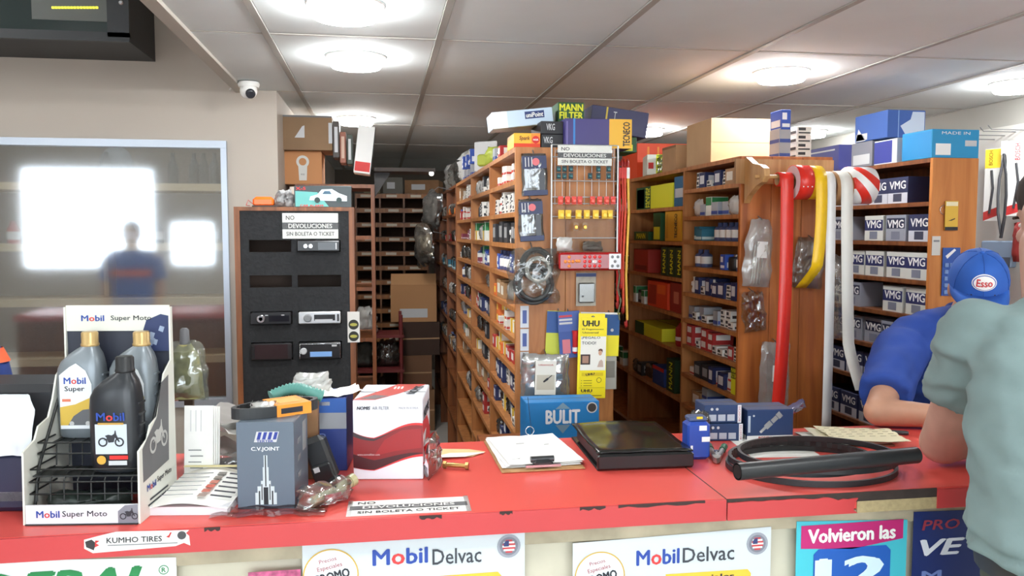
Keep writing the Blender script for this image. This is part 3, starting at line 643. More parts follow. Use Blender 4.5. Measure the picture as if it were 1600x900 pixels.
# tail lamp
cx, cz, w, h = R(870, 394, 966, 422, PY - .06)
t = thing('tail_lamp', 'long red truck tail lamp with amber and clear sections', 'lamp', (cx, PY - .07, cz))
MB().bbox((0, 0, 0), (w, .06, h), .008).build('housing', mat((150, 16, 20), .25, coat=.5), t)
def led(u, v, m, n='lens_spot'): 
    o = MB().at((u * w / 2, -.03, v * h / 2), (PI / 2, 0, 0)).lathe([(.0062, 0), (.0055, .003), (.002, .004)], 10).build(n, m, t)
amb = mat((230, 130, 40), .2); rdl = mat((222, 40, 40), .2); clr = mat((220, 220, 222), .15)
for (u, v) in ((-.8, 0), (-.68, .5), (-.68, -.5), (-.68, 0), (-.56, .0), (-.44, .05), (-.36, .05)): led(u, v, amb)
for i in range(4):
    for v in (.5, 0, -.5): led(-.18 + i * .16, v, rdl)
MB().box((.79 * w / 2, -.0305, 0), (w * .19, .003, h * .84)).build('clear_lens', clr, t)
for (u, v) in ((.7, .5), (.88, .5), (.7, -.5), (.88, -.5), (.79, 0)): led(u, v, GREY)
MB().box((.12 * w / 2, -.0335, 0), (.016, .0008, .009)).build('price_tag', WHITE, t)
# header pouches (wiper adapters) left of the rack
navy_h = mat((40, 48, 84), .4)
for k, (x0, y0, x1, y1) in enumerate(((816, 240, 857, 306), (811, 311, 851, 377))):
    cx, cz, w, h = R(x0, y0, x1, y1, PY - .012)
    t = thing('header_pouch', ['navy and clear pouch of silver parts, upper one beside wire rack', 'navy and clear pouch of silver parts, lower one beside wire rack'][k], 'pouch', (cx, PY - .012, cz - h / 2), (0, -.05, 0))
    link('pouch', bag_mesh(w * .96, h, .02, 5 + k, 10, 14, .004, SMOKE, 0, 'pouch'), t)
    MB().box((0, -.012, h * .79), (w * .92, .0015, h * .3)).build('header_card', navy_h, t); MB().box((0, -.012, h * .07), (w * .92, .0015, h * .12)).build('foot_card', navy_h, t)
    for q in range(4): MB().box((-w * .33 + q * w * .13, -.009, h * .42), (w * .1, .003, h * .45)).build('clip', mat((170, 176, 182), .3, .4), t)
    MB().box((w * .26, -.011, h * .38), (w * .2, .002, h * .5)).build('leaflet', mat((52, 54, 60), .3), t)
    flat(t, disc(w * .14), (w * .05, -.0135, h * .8), mat((210, 110, 116)), name='round_mark')
    for q in range(3): MB().box((-w * .34 + q * w * .12, -.0132, h * .8), (w * .035, .0006, h * .22)).build('stripe', LGREY, t)
    MB().tube([(0, -.002, h), (0, .012, h + .014)], .0025).build('hook', STEEL, t)
# cable coils in a clear bag
cx, cz, w, h = R(792, 388, 872, 474, PY - .05)
t = thing('cable_bag', 'clear bag of coiled grey hoses on the shelving end', 'bag', (cx, PY - .055, cz - h / 2))
def coil(parent, name, r, rr, c, m, turns=4, jit=.004, tilt=.0, sq=1.0, seed=0):
    rg = random.Random(seed); pts = []
    for i in range(turns * 22 + 1):
        a_ = 2 * PI * i / 22; q = r + jit * math.sin(a_ * .37 + seed) + rg.uniform(-.0006, .0006)
        pts.append((c[0] + q * math.cos(a_), c[1] - jit * 1.2 * (i / 22.0) + math.sin(a_ * .5) * jit * .4, c[2] + q * sq * math.sin(a_)))
    return MB().tube(pts, rr, 6).build(name, m, parent)
coil(t, 'dark_coil', w * .33, .008, (0, .0, h * .36), mat((58, 60, 60), .5), 4, .008, seed=2)
coil(t, 'dark_coil', w * .27, .007, (.01, -.012, h * .72), mat((50, 52, 50), .5), 3, .006, seed=4)
coil(t, 'silver_coil', w * .22, .0045, (.012, -.03, h * .62), mat((190, 188, 180), .35), 3, .004, seed=5)
MB().tube([(.0, -.03, h * .45), (.012, -.034, h * .36), (.03, -.034, h * .26), (.026, -.034, h * .18)], .004).build('hose_tail', mat((170, 168, 160), .4), t)
link('clear_wrap', bag_mesh(w, h, .05, 9, 14, 16, .012, plastic_film('glossy_film', (222, 224, 222), .03, .1, .04), .15, 'clear_wrap'), t).location = (0, -.02, 0)
MB().tube([(0, -.01, h * .9), (0, .05, h + .02)], .003).build('hook', STEEL, t)
# clear blister under the tail lamp
cx, cz, w, h = R(900, 426, 931, 478, PY - .012); t = thing('blister_card', 'grey blister card hanging below the tail lamp', 'blister pack', (cx, PY - .012, cz - h / 2))
MB().box((0, 0, h / 2), (w, .002, h)).build('card', mat((168, 162, 148), .5, vary=.15, scale=40), t); MB().bbox((0, -.008, h * .4), (w * .8, .014, h * .6), .004).build('blister', plastic_film('blister_film', (190, 188, 180), .14, .1, .1), t)
MB().ball((-w * .2, -.01, h * .3), .006, 10, 8).build('black_cap', BLACK, t); MB().box((0, -.002, h * .93), (w, .001, h * .1)).build('header_strip', mat((60, 74, 120)), t)
MB().tube([(0, 0, h - .006), (0, .012, h)], .002).build('hook', STEEL, t)
# bungee cords at the right edge
bx = onp(968, 246).x
for k, (px, m, ds) in enumerate(((967, RED, 'red bungee cord hanging nearest the wire rack'), (972, mat((190, 52, 34), .5), 'dull red bungee cord hanging between red and yellow cords'), (976, mat((206, 70, 40), .5), 'orange-red bungee cord hanging beside the yellow cord'), (981, mat((224, 178, 70), .5), 'yellow bungee cord hanging beside the wire rack'))):
    p = at(px, 262, PY - .02); q = at(px - 2 + (k % 2), (470, 440, 478, 500)[k], PY - .02)
    t = thing('bungee_cord', ds, 'cord', (p.x, PY - .02, p.z)); L = q.z - p.z
    MB().tube([(0, 0, 0), (.004, -.004, L * .3), (-.003, 0, L * .7), (q.x - p.x, 0, L)], .0048, 8).build('cord', m, t)
    for zz, sg in ((0, 1), (L, -1)): MB().tube([(0, 0, zz), (0, -.006, zz + sg * .018), (.0, .006, zz + sg * .03), (0, .016, zz + sg * .02), (0, .018, zz + sg * .008)], .0032, 6).build('hook', mat((170, 40, 36), .35), t)
    MB().box((0, -.006, -.02), (.011, .002, .04)).build('paper_band', mat((214, 60, 54)) if k != 3 else WHITE, t)
pts = [at(x, y, PY - .035) for x, y in ((964, 412), (968, 430), (965, 452), (970, 470), (966, 486), (968, 500))]
o = MB().tube(pts, .007, 8, flat=(1, .3)).build('webbing_strap', mat((118, 124, 98), .8)); tag(o, 'grey-green webbing strap hanging among the bungee cords', 'strap')
# lower packs
cx, cz, w, h = R(858, 486, 905, 560, PY - .02)
for k, (dx, rot, ds) in enumerate(((-.02, .05, 'yellow-green backed pack of sealant behind the blue pack'), (.012, -.06, 'blue carded tube of red sealant hanging beside yellow glue card'))):
    t = thing('sealant_pack', ds, 'blister pack', (cx + dx, PY - .012 - k * .02, cz + h / 2), (0, rot, 0)); hh = h * (1.08 if k == 0 else .98); ww = w * (.75 if k == 0 else .72)
    MB().box((0, 0, -hh / 2), (ww, .0022, hh)).build('card', [mat((200, 206, 70), .5), mat((58, 84, 150), .5)][k], t)
    MB().box((0, -.0016, -hh * .22), (ww, .001, hh * .42)).build('printed_top', [mat((52, 88, 150)), mat((74, 98, 164))][k], t)
    if k:
        for q in range(3): MB().box((-.012, -.0025, -hh * (.1 + .075 * q)), (ww * .6, .0006, hh * .045)).build('print_line', [mat((200, 70, 80)), LGREY, LGREY][q], t)
        MB().at((.016, -.008, -hh * .92), (0, .06, 0)).lathe([(.002, .0), (.010, .004), (.0105, .07), (.013, .088)], 12).build('tube', mat((208, 50, 50), .3), t)
        MB().at((.016, -.008, -hh * .92), (0, .06, 0)).lathe([(.0108, .01), (.0108, .026)], 12, cap=False).build('tube_label', WHITE, t)
        MB().box((-.014, -.002, -hh * .75), (ww * .36, .001, hh * .3)).build('print_block', mat((210, 120, 130)), t)
    MB().tube([(0, 0, -.004), (0, .01, .008)], .0025).build('hook', STEEL, t)
cx, cz, w, h = R(886, 488, 968, 556, PY - .014)
t = thing('sealant_pack', 'wide yellow and blue pack behind the yellow glue card', 'blister pack', (cx, PY - .016, cz + h / 2), (0, .03, 0))
MB().box((0, 0, -h / 2), (w, .003, h)).build('card', mat((240, 226, 40), .45), t); MB().box((0, -.002, -h * .28), (w, .001, h * .48)).build('blue_block', mat((40, 84, 140)), t); MB().box((w * .1, -.002, -h * .02), (w * .7, .001, h * .05)).build('white_strip', WHITE, t)
MB().tube([(w * .3, 0, -.004), (w * .3, .014, .006)], .0025).build('hook', STEEL, t)
flat(t, disc(.006), (w * .36, -.003, -h * .4), LGREY, name='round_mark')
# UHU card
Yc = PY - .064; cx, cz, w, h = R(903, 490, 947, 622, Yc)
t = thing('glue_card', 'tall yellow hanging card of glue printed UHU', 'blister pack', (cx, Yc, cz), (0, .02, 0))
yel = mat((246, 226, 30), .4)
MB().box((-w * .035, .003, 0), (w * .93, .003, h)).build('back_card', yel, t); MB().box((w * .04, .0, -.008), (w * .92, .004, h - .016)).build('card', mat((244, 224, 26), .4), t)
ee = -.0026
flat(t, rect(w * .9, h * .40), (w * .03, ee, .01), mat((238, 236, 226)), name='white_panel')
text(t, 'UHU', (-w * .07, ee - .0004, h * .385), w * .58, h * .066, BLACK, bold=.05)
text(t, 'El Pegamento', (0, ee - .0004, h * .315), w * .76, h * .02, INK, bold=.02); text(t, 'Universal', (-w * .08, ee - .0004, h * .278), w * .56, h * .02, INK, bold=.02)
text(t, '¡PEGALO', (-w * .06, ee - .0008, h * .215), w * .66, h * .034, INK, bold=.01); text(t, 'TODO!', (-w * .13, ee - .0008, h * .155), w * .5, h * .034, INK, bold=.01)
flat(t, rect(w * .34, h * .12), (-w * .24, ee - .0006, -h * .04), mat((60, 44, 40)), name='printed_frame'); flat(t, rect(w * .22, h * .085), (-w * .24, ee - .001, -h * .04), mat((170, 130, 110)), name='printed_picture')
skinp = mat((206, 160, 132)); 
flat(t, [(-.009, -.022), (.014, -.022), (.012, .0), (.006, .006), (-.002, .0)], (w * .27, ee - .0006, -h * .06), mat((200, 176, 160)), name='printed_shoulders')
flat(t, disc(.0085, 16, .8, 1.15), (w * .28, ee - .001, .012), skinp, name='printed_face'); flat(t, [(-.008, .002), (-.006, .009), (.002, .012), (.009, .008), (.009, -.004), (.006, .002), (0, .005)], (w * .28, ee - .0014, .016), mat((96, 58, 40)), name='printed_hair')
text(t, 'UHU', (-w * .06, ee - .001, -h * .215), w * .3, h * .026, BLACK, bold=.05, spin=.15); flat(t, rect(w * .76, h * .04), (w * .02, ee - .0005, -h * .215), mat((222, 196, 20)), name='printed_tube')
ringpoly(t, .008, .0095, (w * .26, ee - .0006, -h * .285), INK)
for q in range(3): flat(t, disc(.0015, 8), (-w * .36, ee - .0006, -h * (.29 + .03 * q)), INK, name='bullet'); flat(t, rect(w * .3, .002), (-w * .14, ee - .0006, -h * (.29 + .03 * q)), mat((120, 104, 20)), name='print_line')
flat(t, rect(w * .9, .0012), (0, ee - .0006, -h * .375), mat((180, 160, 20)), name='fold_line')
text(t, 'UHU', (-w * .17, ee - .0006, -h * .41), w * .38, h * .034, BLACK, bold=.05); text(t, 'UHU', (-w * .25, ee - .0006, -h * .468), w * .2, h * .018, BLACK, bold=.05)
flat(t, rect(w * .5, .003), (w * .12, ee - .0006, -h * .468), mat((150, 130, 20)), name='print_line'); flat(t, [(-.008, 0), (-.003, .004), (.003, .004), (.008, 0)], (-.001, ee - .0004, h * .462), INK, name='hang_slot')
MB().tube([(0, -.004, h * .465), (0, .05, h * .475)], .0025).build('hook', STEEL, t)
# grey card behind the glue card
cx, cz, w, h = R(944, 556, 963, 608, PY - .008); o = MB().box((0, 0, 0), (w, .006, h)).box((0, -.004, h * .1), (w * .7, .004, h * .5), 1).build('hang_card', [mat((178, 176, 166), .5), mat((130, 128, 120), .5)]); o.location = (cx, PY - .006, cz); tag(o, 'grey hang card half hidden behind the glue card', 'blister pack')
# silvery bags with a white card
cx, cz, w, h = R(812, 553, 889, 630, PY - .04)
t = thing('foil_bag', 'silvery plastic bag with white instruction card on shelving end', 'bag', (cx, PY - .035, cz - h / 2), (0, .03, 0))
link('bag', bag_mesh(w, h, .03, 31, 14, 14, .007, SILVERBAG, .05, 'bag'), t); link('bag', bag_mesh(w * .92, h * .95, .02, 33, 14, 14, .007, SILVERBAG, .05, 'bag'), t).location = (-.006, -.012, .006)
MB().box((-.004, -.032, h * .54), (w * .42, .001, h * .68)).build('card', mat((226, 222, 210), .5), t)
text(t, 'URANGA', (-.004, -.033, h * .8), w * .3, .006, mat((180, 60, 50)), bold=.02); flat(t, rect(w * .36, h * .3), (-.004, -.0328, h * .45), mat((198, 190, 170)), name='printed_photo')
MB().at((-.012, -.034, h * .46), (0, .9, 0)).lathe([(.003, 0), (.004, .02), (.0015, .022), (.0015, .04)], 8).build('fitting_print', INK, t)
MB().tube([(0, -.01, h - .004), (0, .03, h + .01)], .003).build('hook', STEEL, t)
# narrow pale packs left of the panel
for k in range(3):
    cx, cz, w, h = R(813, 478 + k * 36, 826, 512 + k * 36, PY - .006); o = MB().box((0, 0, 0), (w, .006, h)).box((.0, -.0035, 0), (w * .5, .001, h * .6), 1).build('strip_pack', [mat((196, 200, 206), .4), mat((60, 78, 140), .4)]); o.location = (cx, PY - .005, cz); tag(o, 'pale strip pack with blue print, %s one down the edge of the shelving end' % ['top', 'middle', 'lowest'][k], 'blister pack')
# BULIT box (stands on a low trestle behind the counter)
cx, cz, w, h = R(822, 628, 936, 692, 2.72)
t, s = box_thing('tool_carton', 'blue carton printed BULIT standing behind the counter', 'box', (cx, 2.72 + .06, cz - h / 2), (w, .12, h), (0, 0, 0), mat((28, 120, 184), .45)), (w, .12, h)
ftext(t, s, 'BULIT', .27, .48, .73, .80, mat((222, 226, 230)), bold=.05)
flat(t, [(-.026, 0), (.026, 0), (0, .022)], (0, -.0608, h * .83), mat((120, 150, 170)), name='printed_arrow'); flat(t, [(-.026, 0), (0, -.03), (.026, 0)], (0, -.0608, h * .44), mat((110, 140, 160)), name='printed_arrow')
flat(t, disc(.019), (w * .4, -.0606, h * .84), mat((196, 196, 196)), name='round_mark'); flat(t, disc(.015), (w * .4, -.0612, h * .84), mat((60, 56, 54)), name='round_mark')
bb = cz - h / 2
q = thing('trestle', 'low wooden trestle carrying the blue carton', 'stand', (cx, 2.78, 0)); MB().box((0, 0, bb - .012), (w + .3, .2, .024)).build('board', PINE_D, q)
for sx in (-1, 1):
    for sy in (-1, 1): MB().box((sx * (w / 2 + .1), sy * .07, (bb - .024) / 2), (.035, .035, bb - .024)).build('leg', PINE_D, q)
# ================================================================== on top of the middle unit
ZT = 1.9305
t, s = front_box('parts_carton', 'black carton with grey print under the pale blue carton', 'box', 846, 214, 880, 236, 3.02, .2, mat((32, 32, 36), .5), zbase=ZT); ftext(t, s, 'VKG', .1, .35, .5, .8, LGREY, bold=.03); h1 = s[2]
t, s = front_box('parts_carton', 'black carton with grey print stacked on its twin', 'box', 845, 194, 880, 214, 3.02, .2, mat((36, 36, 40), .5), zbase=ZT + h1 + .0005); ftext(t, s, 'VKG', .25, .3, .62, .8, LGREY, bold=.03); h2 = s[2]
t, s = front_box('plug_carton', 'orange and yellow spark plug carton on the unit top', 'box', 803, 209, 844, 232, 3.02, .16, mat((238, 176, 44), .45), zbase=ZT)
fpanel(t, s, 0, 0, 1, .3, mat((214, 66, 34))); fpanel(t, s, .66, .3, 1, 1, mat((240, 140, 50))); ftext(t, s, 'Spark', .2, .45, .6, .8, mat((90, 40, 30)), shear=.2, bold=.02); h3 = s[2]
flat(t, disc(s[2] * .26), (s[0] * .33, -s[1] / 2 - .0016, s[2] * .56), RED, name='round_mark'); text(t, 'NGK', (s[0] * .33, -s[1] / 2 - .0022, s[2] * .56), s[2] * .36, None, WHITE, bold=.04)
a = at(772, 204, 3.06); c = at(868, 190, 3.06); L = c.x - a.x
t, s = box_thing('parts_carton', 'long pale blue carton lying tilted across the unit top', 'box', ((a.x + c.x) / 2, 3.06 + .1, ZT + h3 + .034), (L, .14, .062), (0, -math.radians(6.5), 0), mat((192, 212, 230), .5)), (L, .14, .062)
fpanel(t, s, .54, .42, .86, .86, mat((40, 56, 110))); ftext(t, s, 'uniPoint', .56, .5, .84, .78, WHITE, bold=.03, shear=.1); fpanel(t, s, 0, 0, .25, 1, mat((226, 230, 232)))
t, s = front_box('filter_carton', 'dark green carton lettered MANN FILTER under the ceiling', 'box', 872, 158, 913, 193, 3.11, .12, MANN_G, zbase=ZT + h1 + h2 + .001)
ftext(t, s, 'MANN', .06, .62, .94, .92, MANN_Y, bold=.05); ftext(t, s, 'FILTER', .06, .26, .94, .56, MANN_Y, bold=.05); fpanel(t, s, 0, 0, 1, .1, MANN_Y)
t, s = front_box('filter_carton', 'purple carton with yellow end lettered TECNECO', 'box', 883, 178, 987, 224, 2.99, .12, mat((62, 52, 118), .4), zbase=ZT)
t.location.x += 0
fpanel(t, s, .66, 0, 1, 1, mat((238, 182, 40), .4)); fpanel(t, s, .12, 0, .15, 1, mat((60, 130, 200))); ftext(t, s, 'TECNECO', .87, .08, .97, .9, INK, spin=PI / 2, bold=.04); fpanel(t, s, .02, .1, .04, .9, mat((120, 110, 170)))
fpanel(t, s, 0, 0, 1, 1, mat((238, 182, 40), .4), 'R'); h5 = s[2]
cx, cz, w, h = R(912, 157, 1000, 205, 3.2)
t, s = box_thing('filter_carton', 'dark navy carton sloping behind the purple carton', 'box', (cx + .01, 3.22, ZT + .072), (w, .14, .1), (0, math.radians(7), 0), mat((38, 36, 82), .4)), (w, .14, .1)
fpanel(t, s, .25, 0, .28, 1, mat((206, 180, 70))); ftext(t, s, 'T', .38, .55, .44, .85, LGREY)
t, s = front_box('filter_carton', 'low black and yellow carton under the navy carton', 'box', 930, 214, 995, 238, 3.13, .16, MANN_G, zbase=ZT); fpanel(t, s, .4, .1, .9, .5, MANN_Y)
# further back along the top
o = MB().bbox((0, 0, .07), (.012, .13, .15), .004).bbox((-.012, 0, .05), (.02, .08, .06), .008, 1).build('blister_pack', [mat((206, 206, 206), .4), mat((170, 180, 70), .4)]); o.location = (.53, 4.15, ZT); o.rotation_euler = (0, 0, .9); tag(o, 'grey blister pack with green bulb standing on unit top', 'blister pack')
o = link('parts_pouch', bag_mesh(.14, .09, .07, 41, 10, 10, .01, mat((150, 160, 60), .4, vary=.2, scale=30), .2, 'parts_pouch'), None, (.56, 3.85, ZT)); tag(o, 'olive green pouch lying on unit top', 'pouch')
for k, (y, kd) in enumerate(((3.4, 'rd'), (3.5, 'wk'), (3.6, 'gy'))): put(kd, 1, .54, y, ZT, -PI / 2, 'on unit top behind plug carton', 'on the unit top behind the plug carton')
for k in range(3):
    for q in range(2): put('bb' if q else 'gy', k % 3, .55, 4.62 + k * .2, ZT + q * .07, -PI / 2, 'stacked on the unit top far end', 'stacked on the far end of the unit top')
for k, y in enumerate((5.36, 5.75, 6.15, 6.55)):
    o = link('parts_pouch', bag_mesh(.25, .22, .14, 51 + k, 12, 12, .025, [MILK, SMOKE, SILVERBAG, MILK][k], .3, 'parts_pouch'), None, (.6, y, ZT), (0, 0, -1.2)); tag(o, 'large crumpled bag on the shelving top, %s along the aisle' % ['first', 'second', 'third', 'fourth'][k], 'bag')
for k, (x, y, z) in enumerate(((.34, 5.75, 1.66), (.33, 6.05, 1.45), (.35, 6.4, 1.35))):
    t = thing('hanging_bag', ['long clear bag hanging off the far dark shelving', 'bulging clear bag below the long hanging bag', 'small clear bag hanging lowest on far dark shelving'][k], 'bag', (x, y, z))
    link('bag', bag_mesh(.2, .25, .07, 61 + k, 12, 12, .02, [SMOKE, plastic_film('thin_film', (220, 215, 205), .06, .15, .08), SMOKE][k], .3, 'bag'), t, rot=(0, .3 if k == 0 else -.2, -1.0)); link('wrapped_part', bag_mesh(.12, .12, .05, 64 + k, 8, 8, .01, [mat((84, 84, 80), .5), mat((190, 184, 170), .5), mat((110, 96, 80), .5)][k], .2, 'wrapped_part'), t, (0, 0, .03), (0, 0, -1.0)); MB().tube([(0, 0, .22), (.06, 0, .27), (.155, 0, .25)], .003).build('hook', STEEL, t)
# ================================================================== on the tape unit: holder and rolls
TY = 3.045; zd = at(1280, 277, TY).z; X_ = lambda px: at(px, 277, TY).x
t = thing('tape_holder', 'wooden bracket with dowel carrying rolls of tape', 'holder', (X_(1190), 3.188, zd))
bw = X_(1330) - X_(1172); MB().box((bw / 2 - .05, -.008, .03), (bw, .016, .1)).build('back_board', wood((190, 150, 100), (160, 116, 70)), t)
prof = [(-.016, -.1), (-.016, .085), (-.03, .085), (-.09, .055), (-.15, .045), (-.185, .03), (-.19, .0), (-.17, -.022), (-.12, -.035), (-.05, -.07)]
MB().prism(prof, -.012, .012, axis='x').build('bracket_arm', wood((204, 160, 104), (176, 128, 76)), t)
MB().at((-.03, 3.045 - 3.188, 0), (0, PI / 2, 0)).lathe([(.006, 0), (.0075, .004), (.0075, X_(1364) - X_(1190) + .02), (.006, X_(1364) - X_(1190) + .026)], 12).build('dowel', wood((206, 162, 104), (180, 132, 80)), t)
MB().prism(prof, X_(1312) - X_(1190) - .01, X_(1312) - X_(1190) + .012, axis='x').build('bracket_arm', wood((204, 160, 104), (176, 128, 76)), t) if False else None
def roll(label, px0, px1, r, ri, m, core_m, dz=0, extra=None):
    x0, x1 = X_(px0), X_(px1); w = x1 - x0
    t = thing('tape_roll', label, 'tape roll', ((x0 + x1) / 2, TY, zd - ri + .0085 + dz))
    MB().at((-w / 2, 0, 0), (0, PI / 2, 0)).lathe([(ri + .004, 0), (r, 0), (r, w), (ri + .004, w)], 32, cap=False).build('tape', m, t)
    MB().at((-w / 2, 0, 0), (0, PI / 2, 0)).lathe([(ri + .004, .0), (ri, 0), (ri, w), (ri + .004, w)], 32, cap=False).build('core', core_m, t)
    return t, w
redr = mat((220, 48, 36), .25); yelr = mat((244, 196, 24), .3); whr = mat((238, 238, 236), .35); lil = mat((226, 206, 212), .5)
def strip(t, w, r, m, L, x_off=0.0, sway=(0, 0), curl=0.0, name='tape_end', n=18, ang=PI):
    """tape leaving the roll at its front (-y side), hanging down; then sway = (dx, dy) at the bottom"""
    rows = []
    for i in range(5): a_ = PI / 2 + (PI / 2) * i / 4; rows.append((0, (r + .001) * math.cos(a_), (r + .001) * math.sin(a_)))
    for i in range(1, n + 1):
        u = i / n; rows.append((sway[0] * u * u, -(r + .001) + sway[1] * math.sin(u * 2.4) + curl * max(0, u - .8) * 4, -L * u))
    vs = []; fs = []
    for (x, y, z) in rows: vs += [(x_off + x - w / 2, y, z), (x_off + x + w / 2, y, z)]
    for i in range(len(rows) - 1): fs.append((2 * i, 2 * i + 1, 2 * i + 3, 2 * i + 2))
    b = MB(); b.add(vs, fs, 0, True); o = b.build(name, m, t)
    md = o.modifiers.new('thick', 'SOLIDIFY'); md.thickness = .0006; return o
r1, w1 = roll('nearly used roll of red reflective tape with a long end hanging', 1214, 1235, .028, .019, redr, CARD)
strip(r1, w1 * .96, .028, redr, (at(1225, 272, TY).z - at(1215, 688, 2.9).z), sway=(-.035, -.02))
r2, w2 = roll('thick roll of red reflective tape beside the yellow roll', 1238, 1260, .068, .03, redr, CARD); ringpoly(r2, .032, .066, (-w2 / 2 - .0005, 0, 0), lil, LEFT, 'paper_face')
for q in range(3): MB().box((w2 * (q - 1) * .3, -.0685, -.02), (.004, .001, .004)).build('printed_dot', WHITE, r2)
r3, w3 = roll('roll of yellow reflective tape with its end curling', 1261, 1279, .066, .03, yelr, CARD); strip(r3, w3 * .98, .066, yelr, .42, sway=(-.03, -.015), curl=.12)
r4, w4 = roll('roll of white reflective tape with a long straight end', 1281, 1296, .05, .036, whr, CARD); strip(r4, w4 * .98, .05, whr, at(1290, 272, TY).z - at(1290, 662, 2.9).z, sway=(.002, -.01))
r5, w5 = roll('empty brown cardboard core and white tape end beside striped roll', 1298, 1320, .068, .052, mat((170, 128, 86), .7), CARD); strip(r5, w5 * .82, .068, mat((226, 224, 216), .4), at(1310, 290, TY).z - at(1312, 590, 2.95).z + .03, sway=(.03, -.01), curl=-.1)
hz = bpy.data.materials.new('hazard_stripes'); hz.use_nodes = True; nt = hz.node_tree; bs = nt.nodes['Principled BSDF']; bs.inputs['Roughness'].default_value = .3
tc = nt.nodes.new('ShaderNodeTexCoord'); mp = nt.nodes.new('ShaderNodeMapping'); mp.inputs['Rotation'].default_value = (math.radians(0), math.radians(45), 0)
wv = nt.nodes.new('ShaderNodeTexWave'); wv.bands_direction = 'X'; wv.inputs['Scale'].default_value = 5.0; wv.inputs['Distortion'].default_value = 0
rp_ = nt.nodes.new('ShaderNodeValToRGB'); rp_.color_ramp.interpolation = 'CONSTANT'; rp_.color_ramp.elements[0].color = (*lin((240, 240, 236)), 1); rp_.color_ramp.elements[1].position = .5; rp_.color_ramp.elements[1].color = (*lin((220, 50, 34)), 1)
nt.links.new(tc.outputs['Object'], mp.inputs['Vector']); nt.links.new(mp.outputs['Vector'], wv.inputs['Vector']); nt.links.new(wv.outputs['Fac'], rp_.inputs['Fac']); nt.links.new(rp_.outputs['Color'], bs.inputs['Base Color'])
r6, w6 = roll('roll of red and white striped hazard tape', 1322, 1358, .074, .04, hz, CARD)
# clear bags hanging on the tape unit's end
for k, (x0, y0, x1, y1, m, ds) in enumerate(((1160, 342, 1204, 448, plastic_film('thin_white_film', (238, 238, 234), .05, .16, .24), 'bulky white bag hanging below the tape bracket'), (1163, 455, 1200, 518, FILM, 'long clear bag hanging below the bulky white bag'), (1184, 535, 1232, 640, plastic_film('thin_white_film', (238, 238, 234), .05, .16, .24), 'stack of white bags hanging behind the red tape end'), (1236, 372, 1284, 450, plastic_film('thin_film', (220, 215, 205), .06, .15, .08), 'thin clear bag hanging between yellow and white tape'), (1306, 400, 1332, 528, plastic_film('thin_film', (220, 215, 205), .06, .15, .08), 'thin clear bag hanging behind the short white tape end'))):
    YY = 3.188 - .03; cx, cz, w, h = R(x0, y0, x1, y1, YY)
    t = thing('hanging_bag', ds, 'bag', (cx, YY, cz - h / 2), (0, (.06, -.12, .03, .1, -.1)[k], 0)); link('bag', bag_mesh(w, h, .035, 71 + k, 12, 16, .009, m, .3 if k == 0 else .08, 'bag'), t)
    if k in (0, 2): MB().box((w * .05, -.02, h * .55), (w * .36, .001, h * .24)).build('paper_tag', WHITE, t)
    if k == 0:
        for q in range(4): MB().tube([(-w * .2 + q * .012, -.004, h * .05), (-w * .15 + q * .012, -.004, h * .6)], .0025, 5).build('tie', mat((230, 228, 220), .4), t)
    MB().tube([(0, -.01, h - .002), (0, .03, h + .012)], .0025).build('hook', STEEL, t)
# wood knots on that end panel
# ================================================================== on top of the tape unit
t, s = box_thing('storage_carton', 'large plain cardboard carton on the tape shelving top', 'box', (1.645, 3.72, ZT), (.315, .30, .205), (0, 0, .0), mat((190, 158, 120), .8, vary=.04, scale=10)), (.315, .30, .205)
fpanel(t, s, 0, .47, 1, .475, CARD_D)
t, s = box_thing('storage_carton', 'small grey-brown carton beside the large cardboard carton', 'box', (1.58, 4.1, ZT), (.2, .2, .13), 0, CARD), (.2, .2, .13); fpanel(t, s, 0, .9, 1, 1, CARD_D, 'L')
t, s = box_thing('parts_carton', 'orange-red carton with yellow glow stripes on shelving top', 'box', (1.62, 4.75, ZT), (.3, .3, .2), 0, mat((230, 76, 30), .5)), (.3, .3, .2)
for q in range(4): fpanel(t, s, .2 + q * .2, .3, .24 + q * .2, .9, mat((244, 150, 60)))
t, s = box_thing('filter_carton', 'white and green carton lettered MANN in clear wrap', 'box', (1.53, 4.42, ZT), (.14, .2, .11), (0, 0, -.2), mat((226, 232, 220), .4)), (.14, .2, .11)
fpanel(t, s, .35, 0, .62, 1, mat((222, 232, 30))); fpanel(t, s, .7, .3, .95, .8, MANN_G); ftext(t, s, 'MANN', .38, .05, .6, .95, mat((90, 120, 30)), spin=PI / 2, bold=.03); fpanel(t, s, .05, .3, .25, .6, RED)
o = link('plastic_bag', bag_mesh(.1, .11, .04, 81, 10, 10, .008, FILM, .2, 'plastic_bag'), None, (1.53, 4.265, ZT), (0, 0, -.4)); tag(o, 'clear plastic bag beside the white and green carton', 'bag')
for q in range(4): put('wk', 2, 1.79 + (q % 2) * .0, 3.33 + .0, ZT + .0345 * q * 1.0, 0, 'stacked on tape shelving top', 'stacked on the tape shelving top')
for q in range(3): put('bb' if q == 2 else 'gy', 0, 1.70, 3.33, ZT + .061 * q, 0, 'stacked beside white cartons, tape shelving', 'stacked beside the white cartons on the tape shelving top')
